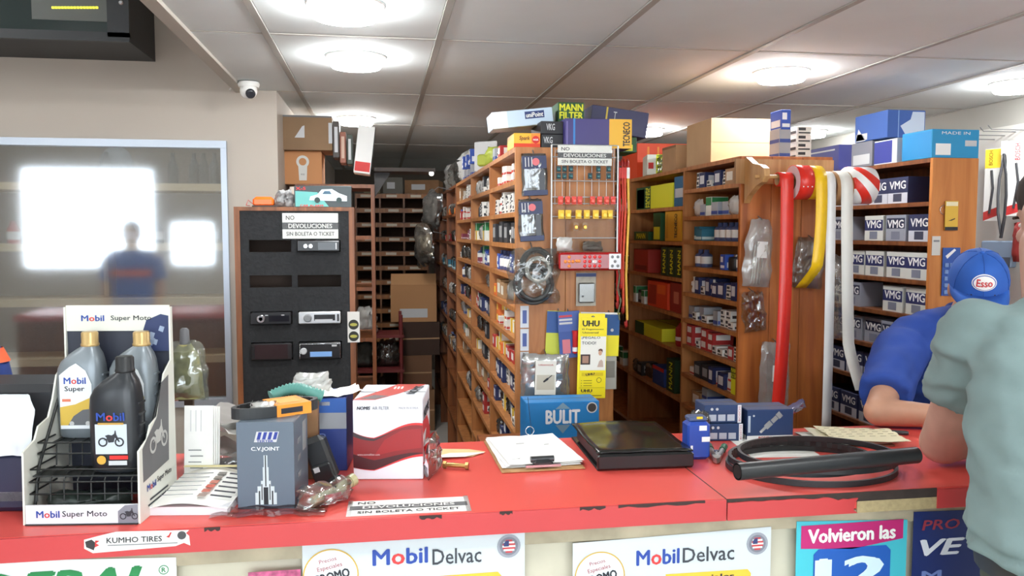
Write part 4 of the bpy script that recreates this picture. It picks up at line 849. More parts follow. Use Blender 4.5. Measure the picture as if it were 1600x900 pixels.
# ================================================================== on top of the unit beside the wiper wall
t, s = box_thing('parts_carton', 'sky blue carton with white label at the panel end', 'box', (2.40, 3.25, ZT), (.22, .2, .12), 0, mat((40, 146, 196), .45)), (.22, .2, .12)
fpanel(t, s, .08, .1, .4, .5, WHITE); fpanel(t, s, .7, .42, .95, .62, LGREY); ftext(t, s, 'MADE IN', .2, .82, .8, .92, WHITE)
fpanel(t, s, .02, .05, .98, .95, mat((36, 132, 190)), 'L')
t, s = box_thing('parts_carton', 'white and blue carton between sky blue and grey cartons', 'box', (2.38, 3.48, ZT), (.17, .17, .11), 0, mat((216, 220, 228), .5)), (.17, .17, .11); fpanel(t, s, .0, .05, .8, .95, mat((54, 62, 140)), 'L'); fpanel(t, s, .3, .1, .7, .9, mat((60, 70, 150)))
t, s = box_thing('parts_carton', 'grey carton on shelving top under the big blue carton', 'box', (2.38, 3.67, ZT), (.17, .17, .12), 0, mat((126, 128, 138), .5)), (.17, .17, .12); fpanel(t, s, .1, .1, .9, .5, LGREY, 'L')
t, s = box_thing('parts_carton', 'purple-blue carton at the far end of the bearing row', 'box', (2.38, 4.05, ZT), (.17, .36, .13), 0, mat((54, 58, 128), .5)), (.17, .36, .13); fpanel(t, s, .1, .8, .9, .86, LGREY, 'L'); fpanel(t, s, .45, .3, .52, .4, LGREY, 'L')
t, s = box_thing('parts_carton', 'blue carton with white swoosh on top of grey carton', 'box', (2.39, 3.6, ZT + .1215), (.19, .26, .125), (0, 0, 0), mat((58, 92, 160), .5)), (.19, .26, .125)
flat(t, [(0, -.055), (.09, -.055), (.09, .055), (.03, .055), (.02, .02), (-.03, -.01)], (0, -.1307, .0625), mat((206, 214, 226)), FRONT, 'white_swoosh'); flat(t, [(-.12, -.06), (-.04, -.06), (-.1, .0)], (-.0957, 0, .0625), mat((210, 216, 226)), LEFT, 'white_swoosh'); fpanel(t, s, .05, .05, .4, .3, LGREY, 'L'); fpanel(t, s, .28, 0, .3, 1, mat((140, 170, 210)))
# hung on that unit's end panel
EY = 3.14
cx, cz, w, h = R(1477, 314, 1497, 360, EY - .012); t = thing('bulb_card', 'gold card with black print hanging on a ring', 'blister pack', (cx, EY - .01, cz))
MB().box((0, 0, 0), (w, .004, h)).build('card', mat((222, 180, 70), .35), t); MB().box((0, -.0025, h * .4), (w * .9, .001, h * .14)).build('header', mat((236, 226, 190)), t); MB().box((0, -.0025, -h * .44), (w, .001, h * .12)).build('foot', INK, t); flat(t, [(-.016, -.01), (.0, -.004), (.016, .002), (.016, -.002), (0, -.009)], (0, -.0026, -.012), INK)
coil(t, 'ring', .02, .0014, (-w * .5, .004, h * .2), CHROME, 1, 0)
cx, cz, w, h = R(1457, 369, 1470, 399, EY - .006); o = MB().box((0, 0, 0), (w, .002, h)).box((0, -.0015, h * .25), (w * .7, .001, h * .1), 1).build('price_tag', [mat((206, 204, 196), .5), GREY]); o.location = (cx, EY - .003, cz); tag(o, 'white paper tag on shelving end below gold card', 'tag')
cx, cz, w, h = R(1472, 387, 1499, 462, EY - .008); t = thing('blister_card', 'blue card of small parts behind the blue cap', 'blister pack', (cx, EY - .008, cz))
MB().box((0, 0, 0), (w, .003, h)).build('card', mat((46, 84, 160), .45), t); flat(t, [(-.028, .0), (-.02, -.012), (.02, .024), (.012, .03)], (0, -.0022, h * .33), WHITE, name='white_swoosh')
for i in range(3):
    for j in range(5): MB().box((-w * .3 + i * w * .3, -.005, -h * .42 + j * h * .14), (w * .2, .006, h * .08)).build('blister', mat((120, 150, 200), .25), t)
MB().tube([(0, 0, h * .48), (0, .012, h * .5)], .002).build('hook', STEEL, t)
# ================================================================== wiper wall
pz = at(1575, 205, 4.15).z
t = thing('wiper_board', 'white pegboard with wire hooks on the right wall', 'board', (XR - .012, 3.75, 0)); MB().box((0, 0, (1.0 + pz) / 2), (.02, 1.3, pz - 1.0)).build('board', mat((214, 212, 206), .6), t)
wp = [(1552, 218), (1568, 212), (1585, 206), (1598, 203)]
hooks = []
for k, (px, py) in enumerate(wp):
    p = at(px, py, X=XR - .03); hooks.append(p)
    MB().tube([(-.01, p.y - 3.75, p.z), (-.2, p.y - 3.75, p.z), (-.22, p.y - 3.75, p.z + .02)], .003, 5).build('hook', STEEL, t)
def wiper(label, px, y0, y1, w, body, top, foot):
    p0 = at(px, y0, X=XR - .1); p1 = at(px, y1, X=XR - .1); h = p0.z - p1.z
    t = thing('wiper_pack', label, 'wiper pack', (XR - .1, p0.y, p0.z - h), (0, 0, -PI / 2 + .35))
    MB().box((0, 0, h / 2), (w, .006, h)).build('card', body, t); MB().box((0, -.004, h * .86), (w * .98, .001, h * .26)).build('printed_top', top, t)
    flat(t, [(-w / 2, 0), (w / 2, h * .08), (w / 2, h * .2), (-w / 2, h * .12)], (0, -.0036, 0), foot, name='printed_stripe')
    MB().tube([(-w * .1, -.006, h * .1), (w * .1, -.01, h * .45), (-w * .05, -.006, h * .7)], .006, 6).build('wiper_blade', mat((50, 50, 54), .5), t)
    return t, h, w
tw = wiper('white wiper pack with yellow top on the pegboard', 1553, 232, 345, .085, mat((214, 214, 210), .45), mat((238, 206, 60)), mat((170, 50, 48)))
text(tw[0], 'BOSCH', (-.01, -.0055, tw[1] * .87), tw[1] * .2, .02, mat((150, 110, 30)), FRONT, spin=PI / 2, bold=.02)
tw = wiper('white wiper pack with red lettering at the pegboard edge', 1592, 219, 337, .11, mat((226, 226, 222), .45), mat((240, 240, 238)), mat((190, 50, 50)))
text(tw[0], 'BOSCH', (0, -.0055, tw[1] * .85), tw[1] * .22, .026, mat((196, 44, 44)), FRONT, spin=PI / 2, bold=.03)
p0 = at(1569, 240, X=XR - .12); p1 = at(1569, 372, X=XR - .12); h = p0.z - p1.z
t = thing('windscreen_wiper', 'black wiper blade hanging bare between two packs', 'wiper blade', (XR - .12, p0.y, p1.z), (0, 0, -1.2))
MB().tube([(0, 0, 0), (.02, -.008, h * .25), (.026, -.01, h * .5), (.02, -.008, h * .75), (0, 0, h)], .008, 6).build('rubber', mat((44, 44, 48), .5), t); MB().tube([(0, 0, .02), (-.014, -.01, h * .3), (-.016, -.012, h * .5), (-.014, -.01, h * .7), (0, 0, h - .02)], .007, 6).build('arm', mat((70, 70, 74), .4), t); MB().box((0, 0, h + .03), (.03, .004, .07)).build('header', WHITE, t)
p0 = at(1598, 348, X=XR - .1); t = thing('parts_pouch', 'dark red pouch hanging low on the pegboard', 'pouch', (XR - .1, p0.y, p0.z - .2), (0, 0, -1.2)); link('pouch', bag_mesh(.09, .2, .03, 91, 8, 10, .008, mat((140, 50, 48), .4), .1, 'pouch'), t); MB().tube([(0, 0, .195), (.05, .02, .21)], .002).build('hook', STEEL, t)
cx = at(1560, 400, X=XR - .1); t = thing('tool_case', 'grey-blue boxed kit hanging behind the blue cap', 'box', (XR - .1, cx.y, cx.z - .06), (0, 0, -1.2)); MB().bbox((0, 0, .07), (.16, .05, .14), .006).build('body', mat((120, 136, 156), .4), t); MB().box((0, -.026, .03), (.15, .002, .05)).build('label_strip', mat((70, 76, 88)), t)
# ================================================================== car radio board
BY = 3.5; a = at(365, 326, BY); c = at(553, 322, BY); x0, x1, zt = a.x, c.x, 1.722; bw = x1 - x0; bx = (x0 + x1) / 2
RB = thing('radio_board', 'tall black carpeted display board with wooden frame for car radios', 'display', (bx, BY, 0))
for sx in (-1, 1): MB().box((sx * (bw / 2 - .011), .1, zt / 2), (.022, .2, zt)).build('side_board', BOARDW, RB)
MB().box((0, .1, zt - .008), (bw - .044, .2, .016)).build('top_board', BOARDW, RB)
rows = [(382, 34), (439, 34), (496, 34), (548, 40)]
carpet = mat((40, 41, 43), .95, vary=.15, scale=60, bump=.4)
# carpeted front with cut-outs: strips around the eight openings
xs_ = [at(390, 450, BY).x - bx, at(456, 450, BY).x - bx, at(465, 450, BY).x - bx, at(533, 450, BY).x - bx]
zr = [(at(460, 375, BY).z, at(460, 394, BY).z), (at(460, 430, BY).z, at(460, 449, BY).z), (at(460, 486, BY).z, at(460, 507, BY).z), (at(460, 534, BY).z, at(460, 562, BY).z)]
b = MB(); inner = bw / 2 - .022; zz = [zt - .016] + [v for r_ in zr for v in r_] + [.02]
for i in range(0, len(zz), 2): b.box((0, .012, (zz[i] + zz[i + 1]) / 2), (2 * inner, .016, zz[i] - zz[i + 1]))
for (zu, zl) in zr:
    for (xa, xb_) in ((-inner, xs_[0]), (xs_[1], xs_[2]), (xs_[3], inner)): b.box(((xa + xb_) / 2, .012, (zu + zl) / 2), (xb_ - xa, .016, zu - zl))
b.build('carpet_front', carpet, RB)
MB().box((0, .19, zt / 2), (bw - .044, .01, zt - .02)).build('back_panel', mat((60, 46, 38), .8), RB)
def radio(label, col, row, body, faceplate, kind):
    xa, xb_ = (xs_[0], xs_[1]) if col == 0 else (xs_[2], xs_[3]); zu, zl = zr[row]; w, h = xb_ - xa - .006, zu - zl - .006
    t = thing('car_radio', label, 'car radio', (bx + (xa + xb_) / 2, BY, zl + .003))
    MB().box((0, .07, h / 2), (w * .97, .13, h * .92)).build('chassis', STEEL, t); MB().bbox((0, -.004, h / 2), (w, .03, h), .004).build('faceplate', faceplate, t)
    y = -.0205
    def knob(u, r, m, n='knob'): MB().at((u * w / 2, y, h / 2), (PI / 2, 0, 0)).lathe([(r, -.002), (r, .006), (r * .8, .009)], 18).build(n, m, t)
    if kind == 'knob': knob(-.48, h * .36, CHROME); knob(-.48, h * .2, mat((60, 62, 70), .3), 'knob_cap'); MB().box((.2 * w, y, h * .5), (w * .5, .002, h * .5)).build('screen', mat((30, 30, 36), .1), t); MB().box((-.1 * w, y - .002, h * .78), (.012, .002, .004)).box((.3 * w, y - .002, h * .78), (.012, .002, .004)).build('button', LGREY, t)
    elif kind == 'silver': knob(-.56, h * .33, GREY); MB().box((w * .12, y, h * .52), (w * .5, .002, h * .5)).build('screen', mat((34, 34, 38), .15), t); MB().box((w * .1, y - .002, h * .32), (w * .42, .002, h * .12)).build('button_row', LGREY, t); MB().box((w * .44, y - .002, h * .5), (w * .05, .002, h * .6)).build('button', mat((50, 50, 54)), t)
    elif kind == 'blue': knob(-.78, h * .2, LGREY); MB().box((w * .02, y, h * .3), (w * .52, .002, h * .3)).build('screen', glow((110, 150, 200), .35), t); MB().box((w * .34, y, h * .8), (w * .12, .002, h * .1)).build('button', LGREY, t); MB().tube([(-w * .48, y, h * .08), (-w * .48, y, h * .92), (w * .48, y, h * .92), (w * .48, y, h * .08)], .0015, 5).build('chrome_edge', CHROME, t)
    elif kind == 'black': knob(-.6, h * .22, CHROME); knob(-.36, h * .22, CHROME); MB().box((w * .2, y, h * .5), (w * .42, .002, h * .7)).build('screen', mat((16, 16, 18), .1), t); MB().box((w * .42, y - .002, h * .5), (w * .03, .002, h * .6)).build('button', LGREY, t)
    else: MB().box((0, y + .0005, h / 2), (w * .8, .002, h * .85)).build('screen', mat((52, 42, 44), .15), t); MB().box((-w * .45, y, h / 2), (w * .06, .003, h * .7)).build('button_column', mat((18, 18, 20), .4), t)
blkp = mat((28, 28, 31), .3)
radio('black car radio with two chrome knobs under the notice', 1, 0, BLACK, blkp, 'black'); radio('black car radio with one big silver knob', 0, 2, BLACK, blkp, 'knob')
radio('silver car radio with grey knob and black screen', 1, 2, BLACK, mat((196, 198, 200), .3, .5), 'silver'); radio('large dark double-height car stereo with blank screen', 0, 3, BLACK, mat((26, 24, 26), .4), 'big'); radio('black car radio with blue lit display', 1, 3, BLACK, blkp, 'blue')
notice('plastic covered returns notice on the car radio board', at(485, 353, BY - .004), at(528, 353, BY).x - at(441, 353, BY).x, .105, (PI / 2, 0, 0))
cx, cz, w, h = R(543, 487, 562, 535, BY - .004); t = thing('earphone_card', 'white card with two round black and yellow stickers', 'card', (cx, BY - .003, cz)); MB().box((0, 0, 0), (w, .002, h)).build('card', mat((214, 212, 206), .5), t)
for v in (.08, -.3): flat(t, disc(w * .42), (0, -.0016, h * v), mat((36, 38, 30)), name='round_sticker'); flat(t, disc(w * .3, 20, 1, .45), (0, -.0022, h * v), mat((170, 164, 70)), name='sticker_print')
# on top of the board
t = thing('marker_lamp', 'orange plastic marker lamp with red wire on the radio board', 'lamp', (at(408, 320, BY).x, BY + .08, zt)); MB().bbox((0, 0, .022), (.085, .05, .044), .012).build('lens', mat((240, 104, 34), .25), t); MB().bbox((0, 0, .004), (.09, .055, .008), .003).build('base', mat((60, 50, 46), .5), t)
MB().tube([(-.04, 0, .01), (-.06, -.02, .03), (-.07, -.01, .008), (-.05, -.04, .006)], .0015, 5).build('wire', RED, t)
o = link('cable_bunch', bag_mesh(.075, .075, .05, 101, 10, 10, .014, mat((150, 150, 150), .4, vary=.4, scale=70), .3, 'cable_bunch'), None, (at(441, 320, BY).x, BY + .08, zt)); tag(o, 'bunch of grey cable in wrap on the radio board', 'cable')
cx, cz, w, h = R(459, 288, 549, 322, BY + .03)
t, s = box_thing('stereo_carton', 'dark green picture carton with a silver car on radio board', 'box', (cx, BY + .09, zt), (w, .09, h), 0, mat((34, 44, 46), .3)), (w, .09, h)
flat(t, [(-w * .48, -h * .46), (w * .1, -h * .46), (-w * .1, h * .2), (-w * .48, h * .25)], (0, -.0457, h * .5), mat((96, 170, 166)), name='teal_glow'); car = mat((196, 210, 216), .3)
flat(t, [(-w * .24, -h * .22), (-w * .22, -.004), (-w * .1, .004), (-w * .02, h * .28), (w * .16, h * .3), (w * .28, .01), (w * .42, -.002), (w * .42, -h * .26)], (0, -.0463, h * .55), car, name='printed_car')
for u in (-.1, .28): flat(t, disc(h * .13), (w * u, -.0469, h * .34), mat((40, 60, 60)), name='printed_wheel')
flat(t, [(0, 0), (w * .16, 0), (w * .13, h * .14), (w * .04, h * .14)], (-w * .01, -.0469, h * .62), mat((60, 90, 110)), name='printed_window')
ftext(t, s, 'CAR ALARM', .1, .03, .5, .13, RED, bold=.03); ftext(t, s, 'X-5', .03, .8, .2, .94, RED, bold=.03)
# ---------------------------------------------------------------- tall stack behind the board
SH = thing('shelving_unit', 'dark narrow shelving behind the radio board', 'shelving', (-.24, 4.75, 0)); hz_ = at(470, 288, 4.6).z
for sx in (-1, 1): MB().box((sx * .2, 0, hz_ / 2), (.02, .4, hz_)).build('side_board', PINE_D, SH)
for k in range(7): MB().box((0, 0, hz_ - .01 - k * .28), (.38, .4, .02)).build('shelf', PINE_D, SH)
cx, cz, w, h = R(443, 237, 503, 289, 4.6)
t, s = box_thing('piston_carton', 'brown carton printed with a connecting rod', 'box', (cx, 4.72, hz_), (w, .24, h), 0, mat((190, 132, 84), .7)), (w, .24, h)
rodm = mat((206, 206, 200)); ringpoly(t, .02, .034, (.0, -.121, h * .68), rodm); flat(t, [(-.02, -.09), (.02, -.09), (.024, -.01), (-.024, -.01)], (0, -.1208, h * .62), rodm, name='printed_rod'); text(t, 'ROD', (0, -.1214, h * .3), .02, .008, INK)
cx, cz, w2_, h2_ = R(437, 182, 519, 236, 4.55)
t, s = box_thing('storage_carton', 'brown carton with torn white label stacked near ceiling', 'box', (cx, 4.70, hz_ + h + .001), (w2_, .3, h2_), 0, mat((140, 112, 84), .8, vary=.06)), (w2_, .3, h2_)
flat(t, [(-.03, -.03), (.022, -.03), (.022, .035), (.01, .03)], (-.03, -.1508, h2_ * .52), LGREY, name='torn_label'); fpanel(t, s, .93, .2, 1, .8, LGREY); fpanel(t, s, 0, .95, 1, 1.0, mat((110, 112, 116)))
for k, (px0, px1, y0, y1, m) in enumerate(((521, 531, 192, 248, mat((70, 62, 58))), (532, 541, 208, 256, mat((150, 90, 70))), (543, 551, 212, 258, mat((60, 70, 60))), (552, 578, 198, 272, WHITE))):
    cx, cz, w, h_ = R(px0, y0, px1, y1, 4.6); t = thing('part_folder', ['dark folder standing on the small high ledge', 'brown folder standing on the small high ledge', 'dark green folder standing on the small high ledge', 'white and red carton leaning at the high ledge end'][k], 'folder', (cx, 4.62, cz - h_ / 2), (0, .12 if k == 3 else 0, 0))
    MB().bbox((0, 0, h_ / 2), (w, .16, h_), .003).build('cover', m, t)
    if k == 3: MB().box((0, -.081, h_ * .14), (w * .9, .001, h_ * .2)).build('red_end', RED, t); MB().box((w / 2 + .0008, 0, h_ * .5), (.001, .15, h_)).build('dark_side', INK, t)
    else: MB().box((0, -.0805, h_ * .5), (w * .5, .001, h_ * .7)).build('spine_label', [LGREY, mat((200, 170, 150)), LGREY][k], t)
lz = at(545, 262, 4.6).z
lg = MB().box((.375, -.1, lz - .012), (.33, .24, .02)).build('ledge', mat((60, 52, 48), .7), SH); MB().prism([(.21, lz - .022), (.21, lz - .16), (.30, lz - .022)], -.12, -.1, axis='y').build('ledge_bracket', mat((50, 46, 44)), SH)
MB().at((.52, -.2, lz - .03)).ball((0, 0, 0), .014, 10, 8).build('indicator_light', glow((255, 255, 250), 2.0), lg)
# ---------------------------------------------------------------- pigeonhole rack at the end of the aisle
PYY = 7.2; px0, px1 = at(556, 320, PYY).x, at(668, 320, PYY).x; PW = px1 - px0; pxc = (px0 + px1) / 2
PG = thing('pigeonhole_rack', 'brown pigeonhole rack with paper labels at aisle end', 'rack', (pxc, PYY, 0)); rowh = (at(600, 333, PYY).z - at(600, 423, PYY).z) / 4; pt = 1.95
pm = wood((130, 84, 46), (96, 58, 30)); 
for k in range(4): MB().box((-PW / 2 + PW * k / 3, .2, pt / 2), (.016, .4, pt)).build('divider', pm, PG)
MB().box((0, .4, pt / 2), (PW, .01, pt)).build('back_panel', mat((70, 44, 28), .8), PG)
for k in range(13):
    z = pt - k * rowh
    if z < .1: break
    MB().box((0, .2, z - .006), (PW, .4, .012)).build('shelf', pm, PG); o = MB().box((0, .002, z - .024), (PW, .012, .036)).build('lip', wood((170, 112, 60), (130, 80, 40)), PG)
    for q in range(3): MB().box((-PW / 3 + q * PW / 3 + RND.uniform(-.02, .02), -.005, z - .022), (.09, .001, .022)).build('paper_label', mat((206, 196, 176), .7), o)
for k, (x, y, w, d, h_, rz) in enumerate(((.16, 7.37, .17, .26, .14, 0), (.44, 7.4, .3, .3, .12, -.2), (-.02, 7.3, .14, .2, .05, 0))):
    t, s = box_thing('storage_carton', ['greyish carton on the pigeonhole rack top', 'tilted carton on the far corner of pigeonhole rack', 'flat carton lying on the pigeonhole rack top'][k], 'box', (x + pxc - .15, y, pt + .001), (w, d, h_), rz, [mat((110, 108, 100), .8), CARD_D, mat((120, 116, 90), .8)][k]), (w, d, h_); fpanel(t, s, .2, .3, .6, .7, LGREY)
# cartons standing on the aisle floor
ys_ = 6.6; g = [(624, 678, 610, 690), (622, 676, 556, 610), (626, 686, 504, 556), (612, 684, 446, 504)]
zb = .0
for k, (xa, xb_, ya, yb) in enumerate(g):
    cx, cz, w, h_ = R(xa, ya, xb_, yb, ys_); 
    if k == 0: h_ = cz + h_ / 2; zb = 0
    t, s = box_thing('storage_carton', ['big brown carton at the foot of the aisle stack', 'brown carton second from the floor in aisle stack', 'dark carton below the open carton in aisle stack', 'open cardboard carton with white label topping aisle stack'][k], 'box', (cx, ys_ + .18, zb + .0005), (w, .34, h_), (0, 0, (.05, -.03, .04, -.05)[k]), [CARD_D, mat((120, 84, 60), .8), mat((64, 44, 34), .8), mat((176, 130, 88), .8)][k]), (w, .34, h_)
    if k == 3: fpanel(t, s, .2, .12, .8, .36, LGREY, name='paper_label'); MB().at((0, -.17, h_), (-.5, 0, 0)).box((0, 0, .05), (w * .98, .004, .1)).build('flap', mat((186, 140, 96), .8), t)
    else: fpanel(t, s, 0, .48, 1, .52, CARD)
    zb += h_ + .001
t = thing('metal_trolley', 'dark red metal rack with bags beside the aisle stack', 'rack', (at(585, 560, 6.2).x, 6.3, 0)); dr = mat((110, 40, 40), .5)
for sx in (-.2, .2):
    for sy in (-.15, .15): MB().tube([(sx, sy, 0), (sx, sy, 1.0)], .014, 6).build('leg', dr, t)
for z in (.3, .58, .84): MB().box((0, 0, z), (.44, .34, .02)).build('shelf', dr, t)
tx = at(585, 560, 6.2).x
for k, (z, m, dx) in enumerate(((.851, MILK, -.06), (.591, SMOKE, .1), (.591, mat((70, 74, 70), .6), -.1), (.311, SMOKE, 0))):
    o = link('parts_bag', bag_mesh(.17, .2, .14, 111 + k, 12, 12, .02, m, .3, 'parts_bag'), None, (tx + dx, 6.3 + (.02 if k != 2 else .0), z)); tag(o, ['pale sack on top of dark red rack', 'smoky sack on the middle of dark red rack', 'dark grey sack on the middle of dark red rack', 'smoky sack on the lowest shelf of dark red rack'][k], 'bag')
# ================================================================== behind the glass
GS = thing('glass_room_shelving', 'pale shelves seen through the office window', 'shelving', (-1.75, 5.6, 0)); bm_ = mat((206, 186, 150), .6)
gz = [at(250, y, 5.5).z for y in (293, 386, 470, 560)]
for z in gz: MB().box((0, 0, z), (2.4, .35, .045)).build('shelf', bm_, GS)
for sx in (-1.18, 0, 1.18): MB().box((sx, .1, gz[0] / 2), (.03, .15, gz[0])).build('upright', bm_, GS)
for k, px in enumerate((166, 270, 303, 318, 335)):
    p = at(px, 250, 5.55); o = MB().lathe([(.03, 0), (.032, .01), (.032, .12), (.012, .17), (.012, .2)], 12).build('bottle', mat((60, 66, 70), .4)); o.location = (p.x, 5.55, gz[0] + .0228); tag(o, 'dark bottle on the top shelf behind the office window', 'bottle', 'bottles on the top shelf behind the office window')
p = at(182, 255, 5.6); t = thing('wall_fan', 'round grey fan on the shelf behind the office window', 'fan', (p.x, 5.6, gz[0] + .0228)); MB().at((0, 0, .14), (PI / 2, 0, 0)).lathe([(.09, -.03), (.1, 0), (.09, .03), (.02, .04)], 24).build('cage', mat((90, 98, 104), .5), t); MB().lathe([(.06, 0), (.06, .015), (.012, .02), (.012, .05)], 14).build('stand', mat((80, 86, 92), .5), t)
for k in range(11):
    o = MB().lathe([(.035, 0), (.037, .01), (.037, .09), (.02, .12), (.014, .14)], 12).lathe([(.0375, .025), (.0375, .075)], 12, 1, cap=False).build('oil_can', [mat(((150, 140, 120), (80, 90, 110), (170, 60, 50))[k % 3], .4), LGREY]); o.location = (-2.6 + k * .17, 5.55, gz[1] + .0228); tag(o, 'oil can on the second shelf behind the office window', 'can', 'oil cans on the second shelf behind the office window')
t = thing('storage_tray', 'bright green plastic tray behind the glass beside radio board', 'tray', (at(340, 655, 4.7).x, 4.7, 0)); gm = mat((60, 170, 70), .4); tz0 = at(340, 668, 4.7).z; tz1 = at(340, 645, 4.7).z
MB().box((0, 0, tz0), (.34, .25, .01)).build('floor_panel', gm, t); MB().box((0, -.12, (tz0 + tz1) / 2), (.34, .01, tz1 - tz0)).box((0, .12, (tz0 + tz1) / 2), (.34, .01, tz1 - tz0)).box((-.165, 0, (tz0 + tz1) / 2), (.01, .25, tz1 - tz0)).box((.165, 0, (tz0 + tz1) / 2), (.01, .25, tz1 - tz0)).build('rim', gm, t)
for sx in (-.14, .14):
    for sy in (-.1, .1): MB().box((sx, sy, tz0 / 2), (.02, .02, tz0)).build('leg', mat((90, 60, 44), .6), t)

# ================================================================== posters on the counter front (flat, real size)
PYF = 1.7275
def islands(me):
    par = list(range(len(me.vertices)))
    def fd(i):
        while par[i] != i: par[i] = par[par[i]]; i = par[i]
        return i
    for e in me.edges: par[fd(e.vertices[0])] = fd(e.vertices[1])
    return [fd(i) for i in range(len(me.vertices))]
MOBB = mat((36, 70, 160), .5); MOBR = mat((214, 60, 60), .5)
def mobil(parent, loc, w, h, rot=FRONT, bold=.03):
    o = text(parent, 'Mobil', loc, w, h, MOBB, rot, bold=bold); me = o.data; me.materials.append(MOBR)
    isl = islands(me); mins = {}
    for v, i in zip(me.vertices, isl): mins[i] = min(mins.get(i, 9), v.co.x)
    order = sorted(mins, key=lambda i: mins[i]); tgt = set(order[4:8])
    for p in me.polygons:
        if isl[p.vertices[0]] in tgt: p.material_index = 1
    return o
def poster(label, p0, p1, drop, m, Y=PYF):
    a, c = at(*p0, Y), at(*p1, Y); w = c.x - a.x; zt_ = (a.z + c.z) / 2
    t = thing('poster', label, 'poster', ((a.x + c.x) / 2, Y, zt_)); flat(t, [(-w / 2, -drop), (w / 2, -drop), (w / 2, c.z - zt_), (-w / 2, a.z - zt_)], (0, 0, 0), m, name='sheet', t=.001)
    return t
paperw = mat((204, 212, 216), .5)
def P2(t, px, py, Y=PYF, e=.0012): p = at(px, py, Y); return (p.x - t.location.x, -e, p.z - t.location.z)
def W2(x0, x1, y, Y=PYF): return at(x1, y, Y).x - at(x0, y, Y).x
for k, (p0, p1, mob, dlv, bad, cir, yl) in enumerate((((472, 851), (820, 829), (583, 668, 869), (676, 752, 867), (795, 853), (517, 899), (668, 778, 893)), ((895, 849), (1205, 823), (995, 1061, 870), (1067, 1147, 864), (1183, 849), (937, 901), (1040, 1168, 889)))):
    t = poster(['white motor oil poster with round flag badge left of counter joint', 'white motor oil poster with round flag badge below counter joint'][k], p0, p1, .42, paperw)
    slope = math.radians(2.6)
    mobil(t, P2(t, (mob[0] + mob[1]) / 2, mob[2]), W2(mob[0], mob[1], mob[2]), .034)
    text(t, 'Delvac', P2(t, (dlv[0] + dlv[1]) / 2, dlv[2] + 1), W2(dlv[0], dlv[1], dlv[2]), .034, mat((58, 62, 70)), bold=.012)
    r = .026; bp = P2(t, *bad); flat(t, disc(r), bp, mat((150, 154, 164)), name='badge_rim'); flat(t, disc(r * .78), (bp[0], bp[1] - .0005, bp[2]), mat((120, 122, 134)), name='badge_field'); fr = r * .56
    for q in range(7): 
        z_ = fr * (1 - 2 * (q + .5) / 7); hw = math.sqrt(max(0, 1 - (z_ / fr) ** 2)) * fr * .98; flat(t, rect(hw * 2, fr * 2 / 7 * .98), (bp[0], bp[1] - .001, bp[2] + z_), mat((190, 60, 66)) if q % 2 == 0 else WHITE, name='flag_stripe')
    flat(t, [(-fr * .8, .0), (.0, 0), (0, fr * .95), (-fr * .45, fr * .85), (-fr * .8, fr * .5)], (bp[0], bp[1] - .0015, bp[2]), mat((50, 60, 110)), name='flag_canton')
    cp = P2(t, *cir); R_ = .058; flat(t, disc(R_, 40), cp, mat((222, 228, 232)), name='offer_disc'); ringpoly(t, R_ * .95, R_, (cp[0], cp[1] - .0005, cp[2]), mat((206, 170, 70)), n=40)
    sp = .2; text(t, 'Precios', (cp[0] - .006, cp[1] - .001, cp[2] + .034), .036, None, mat((160, 50, 56)), spin=sp); text(t, 'Especiales', (cp[0] - .002, cp[1] - .001, cp[2] + .018), .052, None, mat((160, 50, 56)), spin=sp)
    text(t, 'PROMO', (cp[0] + .004, cp[1] - .001, cp[2] - .001), .07, .019, INK, spin=sp, bold=.05); text(t, 'ENERA', (cp[0] + .01, cp[1] - .001, cp[2] - .022), .07, .019, INK, spin=sp, bold=.05)
    q0 = P2(t, yl[0], yl[2] + 8); q1 = P2(t, yl[1], yl[2]); flat(t, [(q0[0], q0[2] - .2), (q1[0], q0[2] - .2), (q1[0] + .008, q1[2] - .01), (q1[0], q1[2]), (q0[0], q0[2])], (0, -.0012, 0), mat((226, 190, 60)), name='yellow_panel')
    text(t, 'Especiales', ((q0[0] + q1[0]) / 2, -.002, q1[2] - .014), (q1[0] - q0[0]) * .66, .016, INK, bold=.03)
# green lettered poster at the left
t = poster('white poster with big green slanted lettering', (-160, 880), (275, 871), .35, mat((232, 238, 236), .45)); gg = mat((30, 130, 70), .5)
p = P2(t, 105, 900); text(t, 'FEDERAL', (P2(t, 52, 905)[0], -.0012, p[2] + .001 - .02), W2(-130, 236, 905), .06, gg, bold=.05, shear=.3); q = P2(t, 256, 890); ringpoly(t, .0082, .0098, q, gg); text(t, 'R', q, .0075, .0095, gg, bold=.02)
# 'Volvieron las 12'
t = poster('cyan and magenta poster saying Volvieron las 12', (1245, 815), (1418, 812), .4, mat((70, 190, 206), .45))
q0, q1 = P2(t, 1252, 818), P2(t, 1410, 852); w = q1[0] - q0[0]; cxm = (q0[0] + q1[0]) / 2; flat(t, [(-w / 2, .028), (w / 2, .03), (w / 2, -.016), (.0, -.034), (-w / 2, -.026)], (cxm, -.0012, (q0[2] + q1[2]) / 2), mat((186, 32, 110)), name='magenta_banner')
text(t, 'Volvieron las', P2(t, 1331, 834, e=.0018), W2(1264, 1399, 834), .032, WHITE, bold=.05); q = P2(t, 1331, 882); flat(t, [(-.098, -.2), (.098, -.2), (.098, .03), (.086, .042), (-.086, .042), (-.098, .03)], (q[0], -.0012, q[2]), mat((24, 90, 180)), name='blue_block')
text(t, '12', P2(t, 1330, 893, e=.0018), W2(1282, 1383, 893), .068, mat((214, 238, 246)), bold=.06)
